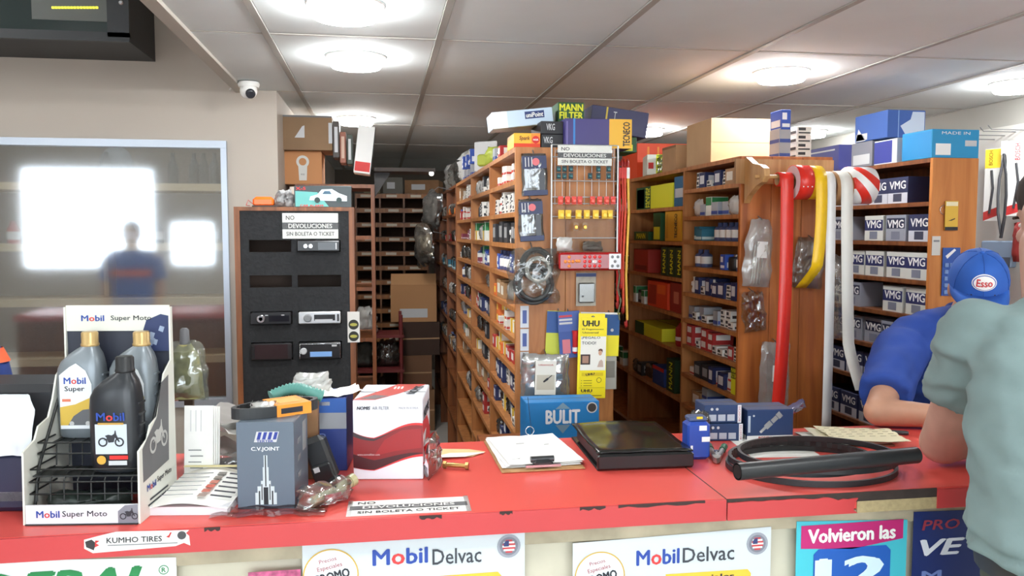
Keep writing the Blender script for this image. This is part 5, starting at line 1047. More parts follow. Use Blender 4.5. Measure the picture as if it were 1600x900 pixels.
o = MB().box((0, 0, 0), (W2(388, 470, 900), .001, .06)).build('paper_strip', [mat((190, 90, 130), .6, vary=.5, scale=60)]); o.location = (at(429, 905, PYF).x, PYF, at(429, 892, PYF).z - .03); tag(o, 'pink patterned paper strip low between two posters', 'paper')
# navy poster at the right
t = poster('dark navy promotional poster beside the grey shirt', (1428, 800), (1640, 792), .42, mat((26, 44, 104), .45))
text(t, 'PRO', P2(t, 1470, 819), W2(1442, 1500, 819), .024, mat((150, 50, 66)), bold=.02, shear=.15); text(t, 'VE', P2(t, 1472, 854), W2(1440, 1506, 854), .038, mat((222, 226, 236)), bold=.04, shear=.25); text(t, 'M', P2(t, 1455, 899), W2(1441, 1470, 899), .024, mat((110, 130, 190)), bold=.03)
# label on the counter edge
t = thing('edge_sticker', 'torn white tyre sticker on the red counter edge', 'sticker', (at(215, 845, CY0 - .007).x, CY0 - .0066, at(215, 845, CY0 - .007).z), (0, .02, 0)); w = at(298, 845, CY0 - .007).x - at(132, 845, CY0 - .007).x
flat(t, [(-w / 2, -.012), (-w * .42, -.022), (w * .36, -.014), (w * .44, -.008), (w * .5, -.014), (w * .49, .006), (w * .46, .012), (w * .49, .018), (-w * .2, .02), (-w * .38, .012), (-w / 2, .006)], (0, 0, 0), mat((226, 224, 220), .4), name='sticker')
text(t, 'KUMHO TIRES', (-.006, -.0008, .003), w * .52, .011, mat((50, 50, 54)), bold=.02); flat(t, rect(w * .66, .0018), (.01, -.0008, -.0072), GREY, name='print_line'); flat(t, [(-.012, -.007), (.002, -.014), (.006, 0), (-.002, .008), (-.014, .004)], (-w * .42, -.0008, -.002), mat((50, 46, 48)), name='printed_flag'); flat(t, [(0, -.008), (.008, -.004), (.002, .0), (.009, .005), (.001, .006)], (-w * .4, -.0012, -.002), mat((196, 50, 50)), name='printed_flag')
flat(t, disc(.0085), (w * .42, -.0008, .008), mat((70, 70, 72)), name='round_mark'); flat(t, [(-.006, .002), (.0, .0), (.005, .011), (.002, .011), (-.001, .005)], (w * .3, -.0008, .004), mat((190, 40, 40)), name='red_tick')
# returns notice stuck on the counter
ct = lambda px, py, dz=0: at(px, py, Z=CZT + dz)
a, c, d = ct(545, 809), ct(734, 800), ct(548, 786); w = (c - a).length; h = .05
n_ = notice('returns notice taped flat on the red counter top', ((a.x + c.x) / 2, (a.y + d.y) / 2 + .004, CZT + .0012), w, max(.045, (d.y - a.y)), (0, 0, math.atan2(c.y - a.y, c.x - a.x)), False)
# ================================================================== goods on the counter
Z0 = CZT + .0006
def moto_print(parent, loc, s, m, rot=FRONT, grey=None):
    """small printed motorbike silhouette, s = half length"""
    def pt(l): return [(x * s, y * s) for x, y in l]
    rx = Euler(rot).to_matrix()
    for cx_ in (-.62, .62):
        o = ringpoly(parent, s * .24, s * .36, Vector(loc) + rx @ Vector((cx_ * s, -.3 * s, 0)), m, rot, 'printed_wheel', 16)
    flat(parent, pt([(-.6, -.2), (-.3, .0), (-.45, .2), (-.2, .28), (.05, .22), (.25, .35), (.3, .6), (.36, .6), (.4, .3), (.66, -.28), (.58, -.3), (.3, .05), (.2, -.3), (-.2, -.34), (-.3, -.1)]), loc, m, rot, 'printed_motorbike')
# ---- oil display stand
DS = thing('oil_display', 'white cardboard and black wire oil display stand', 'display stand', (-.611, 1.762, Z0), -.12); w, D = .232, .205
cardw = mat((222, 222, 212), .6); blk = mat((34, 36, 36), .4)
prof = [(0, 0), (D, 0), (D, .43), (D - .012, .43), (D - .014, .31), (D * .72, .285), (D * .62, .235), (D * .52, .2), (D * .32, .19), (D * .24, .165), (0.004, .15)]
for sx in (-1, 1): MB().prism(prof, sx * w / 2 - .002, sx * w / 2 + .002, axis='x').build('side_panel', cardw, DS)
MB().box((0, D - .004, .2), (w - .004, .004, .4)).build('back_panel', mat((42, 46, 60), .5), DS)
MB().box((0, D - .006, .405), (w - .004, .006, .058)).build('header_card', cardw, DS); mobil(DS, (-.055, D - .0098, .405), .05, .013); text(DS, 'Super Moto', (.03, D - .0098, .404), .09, .014, INK, bold=.01)
flat(DS, [(-.03, -.05), (.03, -.05), (.03, .03), (.012, .034), (-.02, .02), (-.03, -.01)], (w * .36, D - .0098, .38), mat((44, 56, 96)), name='header_photo')
for q in range(5): flat(DS, [(-.006, -.004), (.004, -.008), (.008, .004), (-.002, .007)], (w * .3 + RND.uniform(0, .03), D - .0104, .35 + RND.uniform(0, .05)), mat((150, 165, 190)), name='header_highlight')
MB().box((0, .003, .02), (w - .006, .004, .042)).build('front_card', mat((226, 226, 232), .5), DS); mobil(DS, (-.068, .0004, .022), .046, .014); text(DS, 'Super Moto', (.006, .0004, .021), .09, .0155, INK, bold=.01)
flat(DS, [(-.02, -.02), (.02, -.02), (.02, .02), (-.006, .018), (-.02, .006)], (w * .4, .0005, .021), mat((130, 132, 142)), name='printed_photo'); moto_print(DS, (w * .41, -.0002, .022), .019, mat((50, 50, 58)))
MB().box((0, .0, .0), (w - .006, .006, .004)).build('front_rail', blk, DS)
# right panel print (outer side faces +x)
flat(DS, [(.02, .08), (.16, .09), (.17, .28), (.13, .27), (.1, .2), (.05, .17), (.02, .15)], (w / 2 + .0026, 0, 0), mat((104, 104, 106)), (PI / 2, 0, PI / 2), 'side_photo')
moto_print(DS, (w / 2 + .0032, .105, .16), .05, mat((190, 190, 186)), RIGHT); mobil(DS, (w / 2 + .0032, .06, .062), .046, .014, RIGHT); text(DS, 'Super Moto', (w / 2 + .0032, .13, .064), .08, .0155, INK, RIGHT, bold=.01); flat(DS, rect(.1, .004), (w / 2 + .0032, .1, .034), INK, RIGHT, 'print_line'); flat(DS, rect(.12, .004), (w / 2 + .0032, .1, .024), INK, RIGHT, 'print_line')
# wire baskets
for k, (y, z) in enumerate(((.015, .06), (.015, .085), (.02, .11), (.05, .135), (.052, .158))): MB().tube([(-w / 2 + .006, D * .6, z), (-w / 2 + .006, y, z), (w / 2 - .006, y, z), (w / 2 - .006, D * .6, z)], .002, 5).build('wire', blk, DS)
for k in range(8):
    x = -w / 2 + .02 + k * (w - .04) / 7; MB().tube([(x, .09, .098), (x, .03, .1), (x, .016, .088), (x, .015, .045)], .0016, 5).build('wire', blk, DS); MB().tube([(x, D - .02, .148), (x, .09, .148), (x, .052, .16)] if False else [(x, D - .012, .148), (x, .1, .148), (x, .096, .098)], .0016, 5).build('wire', blk, DS)
for sx in (-1, 1): MB().tube([(sx * (w / 2 - .008), .02, .0), (sx * (w / 2 - .008), .05, .11), (sx * (w / 2 - .008), D - .02, .3)], .0032, 6).build('upright', blk, DS)
MB().box((0, .055, .0955), (w - .02, .07, .003)).build('front_step', blk, DS); MB().box((0, .15, .1455), (w - .02, .1, .003)).build('rear_step', blk, DS)
def oil_bottle(label, x, y, z, body, capm, kind, s=1.0, rz=0.0):
    t = thing('oil_bottle', label, 'bottle', (x, y, z), rz)
    H = .232 * s; prof = [(0, -.040, .040), (.004, -.047, .047), (.05, -.05, .05), (.13, -.05, .05), (.152, -.048, .048), (.168, -.040, .046), (.183, -.024, .042), (.194, -.008, .036), (.2, .002, .034)]
    rings = []
    for (zz, xl, xr) in prof:
        cx_, a_ = (xl + xr) / 2, (xr - xl) / 2; bb_ = .031 * min(1, .35 + .65 * a_ / .05); ring = []
        for j in range(20):
            th = 2 * PI * j / 20; c_, s_ = math.cos(th), math.sin(th); ring.append(((cx_ + a_ * math.copysign(abs(c_) ** .6, c_)) * s, bb_ * math.copysign(abs(s_) ** .6, s_) * s, zz * s))
        rings.append(ring)
    MB().loft(rings).build('body', body, t)
    MB().at((.018 * s, 0, .199 * s)).lathe([(.0165 * s, 0), (.019 * s, .002), (.019 * s, .006), (.0175 * s, .008), (.0175 * s, .03 * s), (.015 * s, .033 * s)], 20).build('cap', capm, t)
    for q in range(5): MB().box((.049 * s, 0, (.05 + q * .022) * s), (.004, .03 * s, .004)).build('grip_ridge', body, t)
    yl = -.0316 * s
    if kind == 'grey':
        flat(t, [(-.036 * s, .022 * s), (.03 * s, .022 * s), (.032 * s, .12 * s), (.02 * s, .15 * s), (0.0, .166 * s), (-.014 * s, .158 * s), (-.036 * s, .14 * s)], (0, yl, 0), mat((228, 232, 236), .35), name='label')
        mobil(t, (-.003, yl - .0006, .128 * s), .046 * s, .014 * s); text(t, 'Super', (-.004, yl - .0006, .109 * s), .042 * s, .014 * s, INK, bold=.02); flat(t, rect(.018 * s, .006 * s), (-.022 * s, yl - .0006, .085 * s), mat((214, 120, 90)), name='label_mark')
        flat(t, [(-.036 * s, .03 * s), (.031 * s, .03 * s), (.032 * s, .092 * s), (-.004 * s, .076 * s), (-.036 * s, .07 * s)], (0, yl - .0004, 0), mat((206, 172, 70), .35), name='gold_swoosh')
        flat(t, [(-.02 * s, .03 * s), (.031 * s, .03 * s), (.031 * s, .066 * s), (.012 * s, .064 * s), (-.008 * s, .05 * s)], (0, yl - .0008, 0), mat((96, 98, 102), .3), name='printed_car')
        for u in (-.012, .022): flat(t, disc(.005 * s, 12), (u * s, yl - .0012, .034 * s), mat((190, 190, 190)), name='printed_headlamp')
    else:
        mobil(t, (0, yl - .0006, .115 * s), .054 * s, .016 * s); flat(t, rect(.05 * s, .004 * s), (0, yl - .0004, .101 * s), mat((190, 150, 70)), name='gold_line'); flat(t, rect(.062 * s, .06 * s), (0, yl, .07 * s), mat((196, 206, 216), .35), name='label'); moto_print(t, (0, yl - .0006, .072 * s), .026 * s, mat((44, 46, 52)))
        flat(t, disc(.009 * s, 16), (-.02 * s, yl - .0006, .028 * s), mat((206, 160, 60)), name='gold_seal'); flat(t, rect(.036 * s, .008 * s), (.014 * s, yl - .0006, .033 * s), RED, name='red_strip'); flat(t, rect(.036 * s, .009 * s), (.012 * s, yl - .0006, .022 * s), LGREY, name='print_strip')
    return t
greyb = mat((128, 136, 142), .3, .25); gold = mat((196, 166, 112), .3, .4)
cr, sr = math.cos(-.12), math.sin(-.12)
def dsl(x, y): return -.611 + x * cr - y * sr, 1.762 + x * sr + y * cr
oil_bottle('grey oil bottle with gold cap at the display edge', *dsl(-.062, .155), Z0 + .148, greyb, gold, 'grey', 1.0, -.1); oil_bottle('grey oil bottle with gold cap behind the black bottle', *dsl(.05, .155), Z0 + .148, greyb, gold, 'grey', 1.0, -.1); oil_bottle('black motorcycle oil bottle at front of display', *dsl(.054, .056), Z0 + .0985, mat((34, 37, 42), .3), mat((28, 29, 32), .4), 'black', 1.04, -.12)
x, y = dsl(-.01, .05); o = link('parts_bag', bag_mesh(.17, .05, .07, 121, 12, 10, .008, mat((38, 46, 42), .4, vary=.5, scale=60), .1, 'parts_bag'), None, (x, y + .005, Z0 + .004)); tag(o, 'dark wrapped parcel in the bottom of the oil display', 'bag')
# ---- left edge: screen in white cover, dark case
p = ct(20, 800); t = thing('covered_printer', 'dark printer under a white cloth at the counter end', 'printer', (-.86, 2.0, Z0), -.1)
MB().bbox((0, 0, .065), (.24, .26, .13), .012).build('base', mat((36, 40, 66), .5), t); MB().bbox((.035, .03, .195), (.23, .16, .13), .016).build('rear_hood', mat((40, 42, 46), .5), t); MB().box((.0, -.10, .035), (.25, .06, .02)).build('paper_tray', LGREY, t)
b = MB(); vs = []; fs = []; nx, ny = 16, 14
for j in range(ny + 1):
    for i in range(nx + 1):
        u, v = i / nx - .5, j / ny; wv_ = .21 * (1 - .25 * max(0, v - .7) / .3); fold = .006 * math.sin(u * 26 + v * 2) * (1 - v) + .004 * noise.noise(Vector((u * 8, v * 8, 2)))
        vs.append((u * wv_ + .03, -.135 + .05 * v * v + fold, (.125 + .13 * v if v < .93 else .125 + .13 * .93 + (v - .93) * .02)))
for j in range(ny):
    for i in range(nx): a_ = j * (nx + 1) + i; fs.append((a_, a_ + 1, a_ + nx + 2, a_ + nx + 1))
b.add(vs, fs, 0, True); b.build('white_cloth', mat((216, 222, 228), .8), t)
p = at(6, 570, 2.25); t = thing('work_jacket', 'blue work jacket with orange stripe over the printer', 'jacket', (-1.03, 2.25, Z0)); 
MB().loft([[(.10 * math.cos(2 * PI * j / 16) * k_, .07 * math.sin(2 * PI * j / 16) * k_, z_) for j in range(16)] for k_, z_ in ((1.15, 0), (1.1, .1), (1.0, .2), (.85, .28), (.55, .33), (.2, .35))]).build('body', mat((38, 62, 130), .8, vary=.15, scale=20), t)
MB().loft([[(.102 * math.cos(2 * PI * j / 16) * k_, .072 * math.sin(2 * PI * j / 16) * k_, z_) for j in range(16)] for k_, z_ in ((.9, .27), (.74, .305))], False, False).build('orange_stripe', mat((240, 100, 50), .6), t)
# ---- leaflets standing, brush in a bag
p = ct(288, 762); t = thing('leaflet_stack', 'stack of white leaflets standing beside the oil display', 'leaflets', (-.43, 1.99, Z0), -.15)
lw = .068; lh = .19
for k in range(4): MB().at((k * .003, k * .006, 0), (-.08, 0, 0)).box((0, 0, lh / 2 - k * .002), (lw, .0025, lh)).build('leaflet', PAPER, t)
for q in range(5): MB().at((0, -.002, 0), (-.08, 0, 0)).box((-.008 + .004 * (q % 2), -.0016, .03 + q * .014), (.03, .0004, .0022)).build('print_line', GREY, t)
for q in range(3): MB().at((0, -.002, 0), (-.08, 0, 0)).box((-.018 + q * .012, -.0016, .155), (.0012, .0004, .05)).build('print_line', LGREY, t)
p = at(288, 618, 2.1); t = thing('hand_brush', 'straw hand brush in clear wrap standing behind the leaflets', 'brush', (p.x, 2.12, Z0)); zb_ = p.z - Z0
MB().loft([[(wx_ * math.copysign(abs(math.cos(2 * PI * j / 16)) ** .7, math.cos(2 * PI * j / 16)), .022 * math.sin(2 * PI * j / 16), z_) for j in range(16)] for wx_, z_ in ((.044, zb_ - .01), (.04, zb_ + .05), (.032, zb_ + .1), (.014, zb_ + .125))]).build('bristles', mat((160, 156, 104), .8, vary=.25, scale=60), t)
MB().lathe([(.014, zb_ + .12), (.012, zb_ + .135), (.011, zb_ + .16), (.006, zb_ + .165)], 12).build('handle', mat((104, 104, 108), .4), t); MB().box((0, .03, zb_ / 2), (.02, .02, zb_)).build('stand_post', mat((80, 60, 46)), t); MB().box((0, .01, zb_ - .012), (.03, .05, .006)).build('stand_plate', mat((80, 60, 46)), t)
link('wrap', bag_mesh(.105, .15, .06, 131, 10, 12, .008, plastic_film('thin_film', (220, 224, 216), .08, .12, .1), .3, 'wrap'), t, (0, -.004, zb_ - .016))
# ---- price catalogue
t = thing('parts_catalogue', 'thick open parts catalogue with printed table rows', 'book', (-.395, 1.885, Z0), -.14)
pw_, pd_ = .165, .20
MB().box((0, 0, .009), (pw_, pd_, .018)).build('page_block', mat((222, 222, 226), .7), t)
b = MB(); vs = []; fs = []; n = 12
for i in range(n + 1):
    u = i / n; z_ = .0185 + .02 * math.sin(u * PI) ** 1.2 * (1 - .5 * u); vs += [(-pw_ / 2 - .006 + u * (pw_ + .008), -pd_ / 2 - .004, z_ * .8), (-pw_ / 2 + .0 + u * pw_, pd_ / 2, z_ + .012)]
for i in range(n): fs.append((2 * i, 2 * i + 2, 2 * i + 3, 2 * i + 1))
b.add(vs, fs, 0, True); pg = b.build('open_page', PAPER, t)
for q in range(6):
    y = -.07 + q * .026; z_ = .0345 + .004 * q * .4
    MB().at((.02, y, z_), (.06, .0, 0)).box((0, 0, 0), (.018, .016, .001)).build('printed_thumb', mat(((150, 130, 120), (190, 100, 80), (200, 90, 70), (190, 110, 90), (140, 130, 120), (120, 116, 110))[q]), t); MB().at((.06, y, z_ - .003), (.06, .12, 0)).box((0, 0, 0), (.045, .006, .001)).build('print_line', INK, t); MB().at((-.035, y, z_ + .0005), (.06, -.03, 0)).box((0, 0, 0), (.07, .0018, .001)).build('print_line', GREY, t)
MB().at((.0, .094, .05), (.06, 0, 0)).box((0, 0, 0), (.16, .012, .0008)).build('header_strip', mat((226, 214, 160)), t)
# newspapers / wrapping paper pile behind
for k, (x, y, z, rz, tl, m) in enumerate(((-.33, 2.14, .001, .5, .03, mat((206, 204, 204), .8)), (-.35, 2.16, .036, .2, .05, mat((196, 190, 186), .8)), (-.36, 2.17, .09, .8, .03, PAPER), (-.34, 2.15, .125, -.2, .02, mat((150, 146, 142), .8)))):
    o = link('paper_sheet', crumple_sheet(.2, .17, k + 2, tl, 12, 12, m, 'paper_sheet', .02), None, (x, y, Z0 + z), (0, 0, rz)); tag(o, ['grey sheet at the bottom of crumpled paper pile', 'crumpled grey newspaper in the pile behind catalogue', 'white sheet near the top of the crumpled paper pile', 'dark grey crumpled sheet topping the paper pile'][k], 'paper')
o = link('plastic_bag', bag_mesh(.1, .07, .04, 141, 10, 10, .008, FILM, .2, 'plastic_bag'), None, (-.345, 2.022, Z0)); tag(o, 'clear crumpled bag between catalogue and grey box', 'bag')
t, s = box_thing('parts_carton', 'small blue and white packet behind paper pile', 'box', (-.47, 2.24, Z0), (.07, .05, .09), .2, mat((60, 110, 180), .4)), (.07, .05, .09); fpanel(t, s, 0, .6, 1, 1, WHITE)
# ---- C.V. joint box
cw, cd, ch = .122, .14, .19; t = box_thing('joint_carton', 'grey carton printed C.V.JOINT with a drive shaft picture', 'box', (-.242, 1.802 + .07, Z0), (cw, cd, ch), -.12, mat((100, 112, 124), .4)); s = (cw, cd, ch); CVB = t
fpanel(t, s, 0, 0, 1, 1, mat((92, 104, 118), .4), name='front_print')
flat(t, [(-.022, -.011), (.026, -.011), (.032, .012), (-.016, .012)], (-.002, -cd / 2 - .0012, ch * .83), LGREY, name='logo_plate')
for q in range(4): flat(t, [(-.003, -.006), (.004, -.006), (.0085, .01), (.0015, .01)], (-.015 + q * .0115, -cd / 2 - .0018, ch * .835), mat((40, 56, 140)), name='logo_bar')
text(t, 'TERTER', (0, -cd / 2 - .0018, ch * .785), .036, .005, mat((40, 56, 140)), bold=.03); text(t, 'C.V.JOINT', (0, -cd / 2 - .0014, ch * .69), .06, .0105, mat((222, 226, 228)), bold=.03)
lm = mat((196, 206, 210), .3); dm = mat((30, 34, 40), .4); y = -cd / 2 - .0014
for (hw, z0_, z1_, m_) in ((.004, .085, .118, lm), (.0062, .05, .092, lm), (.0105, .045, .062, lm), (.018, .032, .05, lm), (.023, .01, .036, lm)): flat(t, rect(hw * 2, z1_ - z0_), (0, y, (z0_ + z1_) / 2), m_, name='printed_shaft'); y -= .0002
for (u, hw, z0_, z1_) in ((0, .0012, .05, .118), (0, .005, .01, .048), (-.014, .0015, .01, .04), (.014, .0015, .01, .04), (-.0085, .001, .02, .055), (.0085, .001, .02, .055)): flat(t, rect(hw * 2, z1_ - z0_), (u, y, (z0_ + z1_) / 2), dm, name='printed_shadow_line')
for q in range(3): fpanel(t, s, .25, .3 + q * .2, .45, .36 + q * .2, mat((130, 136, 140)), 'R', 'side_print')
fpanel(t, s, .6, .55, .85, .9, mat((150, 158, 160)), 'R', 'side_print')
# belts on top of it
TZ = Z0 + ch + .0006
def belt_loop(label, x, y, z, rx_, ry_, hh, th, m, rz=0.0, teeth=0, n=40, name='drive_belt'):
    t = thing(name, label, 'belt', (x, y, z), rz); b = MB(); vs = []; fs = []
    for i in range(n):
        a_ = 2 * PI * i / n; c_, s_ = math.cos(a_), math.sin(a_); r_in = 1 - (th / min(rx_, ry_)) * (1.4 if teeth and i % 2 else 1)
        vs += [(rx_ * c_, ry_ * s_, 0), (rx_ * c_, ry_ * s_, hh), (rx_ * r_in * c_, ry_ * r_in * s_, hh), (rx_ * r_in * c_, ry_ * r_in * s_, 0)]
    for i in range(n):
        j = (i + 1) % n
        for q in range(4): r_ = (q + 1) % 4; fs.append((4 * i + q, 4 * i + r_, 4 * j + r_, 4 * j + q))
    b.add(vs, fs, 0, False); b.build('belt', m, t); return t
bm1 = mat((40, 42, 44), .5)
bt = belt_loop('black timing belt with orange sleeve lying on grey carton', -.238, 1.89, TZ, .1, .042, .024, .004, bm1, .5, 1)
MB().box((.026, 0, .0125), (.08, .088, .0262)).build('orange_sleeve', mat((240, 150, 50), .5), bt); flat(bt, rect(.05, .05), (.026, 0, .0262), mat((236, 170, 80)), TOP, 'sleeve_print')
MB().box((.02, -.0446, .012), (.05, .0012, .012)).build('sleeve_mark', INK, bt)
o = link('plastic_bag', bag_mesh(.06, .03, .05, 151, 8, 8, .006, MILK, .1, 'plastic_bag'), None, (-.262, 1.872, TZ + .001)); tag(o, 'small crumpled bag inside the timing belt loop', 'bag')
t = thing('corrugated_hose', 'teal corrugated hose behind the timing belt', 'hose', (-.205, 2.02, Z0)); n = 16; teal = mat((90, 150, 140), .45); rr_ = [.012 if i % 2 else .016 for i in range(n * 2 + 1)]
hz0 = at(460, 606, 2.02).z - Z0
MB().tube([(-.06 + .12 * i / (n * 2), .012 * math.sin(i / 6.0), hz0 - .02 + .016 * math.sin(PI * i / (n * 2))) for i in range(n * 2 + 1)], rr_, 12).build('hose', teal, t)
MB().box((0, .012, (hz0 - .034) / 2), (.1, .05, hz0 - .034)).build('carton_support', CARD_D, t)
# dark pouch and tube bag to the right
t = thing('tool_pouch', 'black vinyl pouch leaning beside the grey carton', 'pouch', (-.125, 1.965, Z0), (0, -.35, -.2)); MB().bbox((0, 0, .062), (.055, .035, .115), .012).build('body', mat((44, 46, 48), .3), t); MB().bbox((0, -.02, .03), (.05, .012, .05), .006).build('pocket', mat((36, 38, 40), .3), t); MB().box((-.01, -.0265, .045), (.014, .001, .012)).build('tag', LGREY, t); MB().tube([(-.02, -.02, .02), (.0, -.03, .006), (.012, -.03, -.0)], .003).build('yellow_wire', YELLOW, t)
t = thing('tube_bag', 'clear bag with a pale plastic tube beside grey carton', 'bag', (-.112, 1.825, Z0), (0, 0, .6)); MB().tube([(-.05, 0, .012), (.0, 0, .02), (.055, .01, .034)], .012, 12).build('tube', mat((188, 178, 140), .35), t); MB().tube([(.05, .009, .033), (.064, .011, .036)], .0145, 12).build('tube_cap', mat((176, 170, 130), .35), t); link('wrap', bag_mesh(.13, .05, .06, 161, 14, 10, .009, plastic_film('glossy_film', (225, 228, 226), .16, .08, .05), 0, 'wrap'), t, (-.02, 0, 0)); MB().box((-.01, -.02, .02), (.04, .002, .012)).build('pink_label', mat((222, 120, 130)), t)
o = link('plastic_bag', crumple_sheet(.24, .06, 9, .018, 20, 8, FILM, 'plastic_bag'), None, (-.24, 1.775, Z0), (0, 0, -.1)); tag(o, 'crumpled clear film along the foot of grey carton', 'bag')
# ---- blue box with white things on top
s = (.135, .13, .185); t = box_thing('parts_carton', 'dark blue carton with silver flower strip beside white carton', 'box', (-.15, 2.135, Z0), s, -.1, mat((40, 60, 128), .45)); fpanel(t, s, 0, .58, 1, .8, mat((150, 154, 160))); fpanel(t, s, 0, .8, 1, .99, mat((44, 92, 170))); fpanel(t, s, .35, .9, .7, .95, LGREY); ftext(t, s, 'S-P', .3, .42, .62, .52, mat((120, 140, 190)))
BZ = Z0 + s[2] + .0008
o = link('plastic_bag', bag_mesh(.1, .05, .06, 171, 10, 10, .01, MILK, .2, 'plastic_bag'), None, (-.18, 2.15, BZ), (0, 0, .2)); tag(o, 'crumpled clear bag on the dark blue carton', 'bag')
o = link('paper_sheet', crumple_sheet(.14, .1, 12, .03, 10, 10, PAPER, 'paper_sheet', .01), None, (-.125, 2.12, BZ), (0, .05, .3)); tag(o, 'crumpled white paper on the dark blue carton', 'paper')
s2 = (.03, .03, .022); t = box_thing('small_carton', 'tiny white carton on the dark blue carton edge', 'box', (-.19, 2.09, BZ), s2, .1, WHITE); fpanel(t, s2, .1, .3, .9, .5, LGREY)
# ---- NOMIS air filter box
s = (.168, .20, .195); nw, nd, nh = s; an = -.14; mx_, my_ = .0125, 1.973; t = box_thing('filter_carton', 'white and dark red air filter carton printed NOMIS', 'box', (mx_ + math.sin(-an) * nd / 2, my_ + math.cos(an) * nd / 2, Z0), s, an, mat((226, 230, 238), .35)); NB = t
ftext(t, s, 'NOMIS', .06, .88, .25, .92, INK, bold=.06, shear=.2); ftext(t, s, 'AIR FILTER', .28, .88, .52, .92, mat((110, 110, 114)), bold=.01); ftext(t, s, 'MADE IN KOREA', .66, .885, .94, .915, mat((130, 130, 134)))
def wave(fn0, fn1, n=20): return [(nw * (i / n - .5), fn0(i / n)) for i in range(n + 1)] + [(nw * (1 - i / n - .5), fn1(1 - i / n)) for i in range(n + 1)]
top_ = lambda u: nh * (.60 - .06 * math.sin(u * PI * 1.1) * (1 - u) * 2.0 + .115 * max(0, math.sin((u - .3) * PI / 1.15)) * (u > .3)); bot_ = lambda u: nh * (.155 - .035 * math.sin(u * PI) * (1 - u) * 2 + .14 * max(0, math.sin((u - .3) * PI / 1.5)) * (u > .3))
flat(t, wave(bot_, top_), (0, -nd / 2 - .0007, 0), mat((128, 26, 30), .35), name='red_wave'); flat(t, wave(lambda u: top_(u) - nh * .055 * (1 - u), top_), (0, -nd / 2 - .0012, 0), mat((56, 40, 44), .35), name='dark_edge'); flat(t, wave(bot_, lambda u: bot_(u) + nh * (.17 - .13 * u)), (0, -nd / 2 - .0012, 0), mat((66, 22, 28), .35), name='dark_wave'); flat(t, wave(lambda u: bot_(u) - .0001, lambda u: bot_(u) + nh * .03 * u), (0, -nd / 2 - .0016, 0), mat((206, 50, 50), .35), name='bright_edge'); flat(t, wave(lambda u: top_(u) - nh * .03 * u, top_), (0, -nd / 2 - .0016, 0), mat((206, 44, 44), .35), name='bright_edge')
flat(t, [(nw * x_, nh * z_) for x_, z_ in ((-.05, .50), (.2, .62), (.48, .64), (.48, .4), (.1, .36), (-.2, .3))], (0, -nd / 2 - .001, 0), mat((152, 28, 32), .35), name='red_sheen')
ftext(t, s, 'www.nomisfilter.com', .06, .305, .38, .33, mat((206, 190, 190)))
ftext(t, s, 'NOMIS', .12, .72, .86, .84, INK, 'R', bold=.07, shear=.15); flat(t, [(-.1, .06), (.02, .05), (.1, .0), (.1, -.05), (.04, -.07), (-.06, -.045), (-.1, -.05)], (nw / 2 + .0007, 0, nh * .42), mat((206, 40, 44), .35), RIGHT, 'red_wave'); flat(t, [(-.095, .03), (-.02, .03), (-.05, .0), (-.06, -.035), (-.095, -.04)], (nw / 2 + .0012, 0, nh * .4), mat((226, 214, 212)), RIGHT, 'white_swoosh'); flat(t, disc(.012), (nw / 2 + .0008, -.065, .03), mat((90, 90, 94)), RIGHT, 'round_mark')
flat(t, [(-.084, -.1), (-.03, -.1), (.02, -.02), (.075, .1), (.0, .1), (-.03, .02)], (0, 0, nh + .0009), mat((196, 60, 48), .35), TOP, 'red_wave'); flat(t, [(-.07, -.09), (-.03, -.095), (-.005, -.055), (-.04, -.045)], (0, 0, nh + .0014), mat((100, 84, 84)), TOP, 'dark_wave'); text(t, 'NOMIS', (.055, .02, nh + .0014), .1, .022, INK, TOP, bold=.05, spin=PI / 2 * .9)
for q in range(3): MB().box((.0 + q * .009, .05, nh + .0012), (.005, .03, .0005)).build('white_bar', WHITE, t)
link('clear_wrap', bag_mesh(.1, .1, .03, 181, 10, 10, .008, FILM, .1, 'clear_wrap'), t, (nw / 2 + .02, -.06, .0), (0, 0, 1.45))
# ---- envelope, bolt, key ring
t = thing('envelope', 'opened brown and white envelope beside the white carton', 'envelope', (.2, 2.175, Z0), -.12); MB().at((0, 0, .003), (.05, .02, 0)).prism([(-.07, -.045), (.04, -.03), (.075, .01), (.03, .03), (-.05, .03)], 0, .001).build('back_leaf', mat((226, 196, 140), .7), t); MB().at((-.0, -.012, .006), (.04, .05, 0)).prism([(-.07, -.05), (.02, -.03), (.072, .012), (-.02, -.005)], 0, .001).build('front_leaf', PAPER, t)
t = thing('brass_bolt', 'brassy bolt with nut lying on the counter', 'bolt', (.185, 2.035, Z0 + .009), (0, 0, -.35)); MB().at((-.03, 0, 0), (0, PI / 2, 0)).lathe([(.0055, 0), (.006, .002), (.006, .056), (.0055, .058)], 12).build('shank', mat((176, 140, 84), .35, .8), t); MB().at((-.036, 0, 0), (0, PI / 2, 0)).lathe([(.0095, 0), (.0095, .008)], 6, smooth=False).build('head', mat((150, 120, 70), .35, .8), t); MB().at((.022, 0, 0), (0, PI / 2, 0)).lathe([(.0095, 0), (.0095, .008)], 6, smooth=False).build('nut', mat((160, 130, 80), .35, .8), t)
t = thing('key_ring', 'small steel rings beside the white filter carton', 'keys', (.128, 2.145, Z0)); 
for k in range(4): coil(t, 'ring', .009, .0013, (.004 * k - .005, .004 * k, .011), CHROME if k % 2 else mat((60, 60, 64), .3, .8), 1, 0, seed=k)
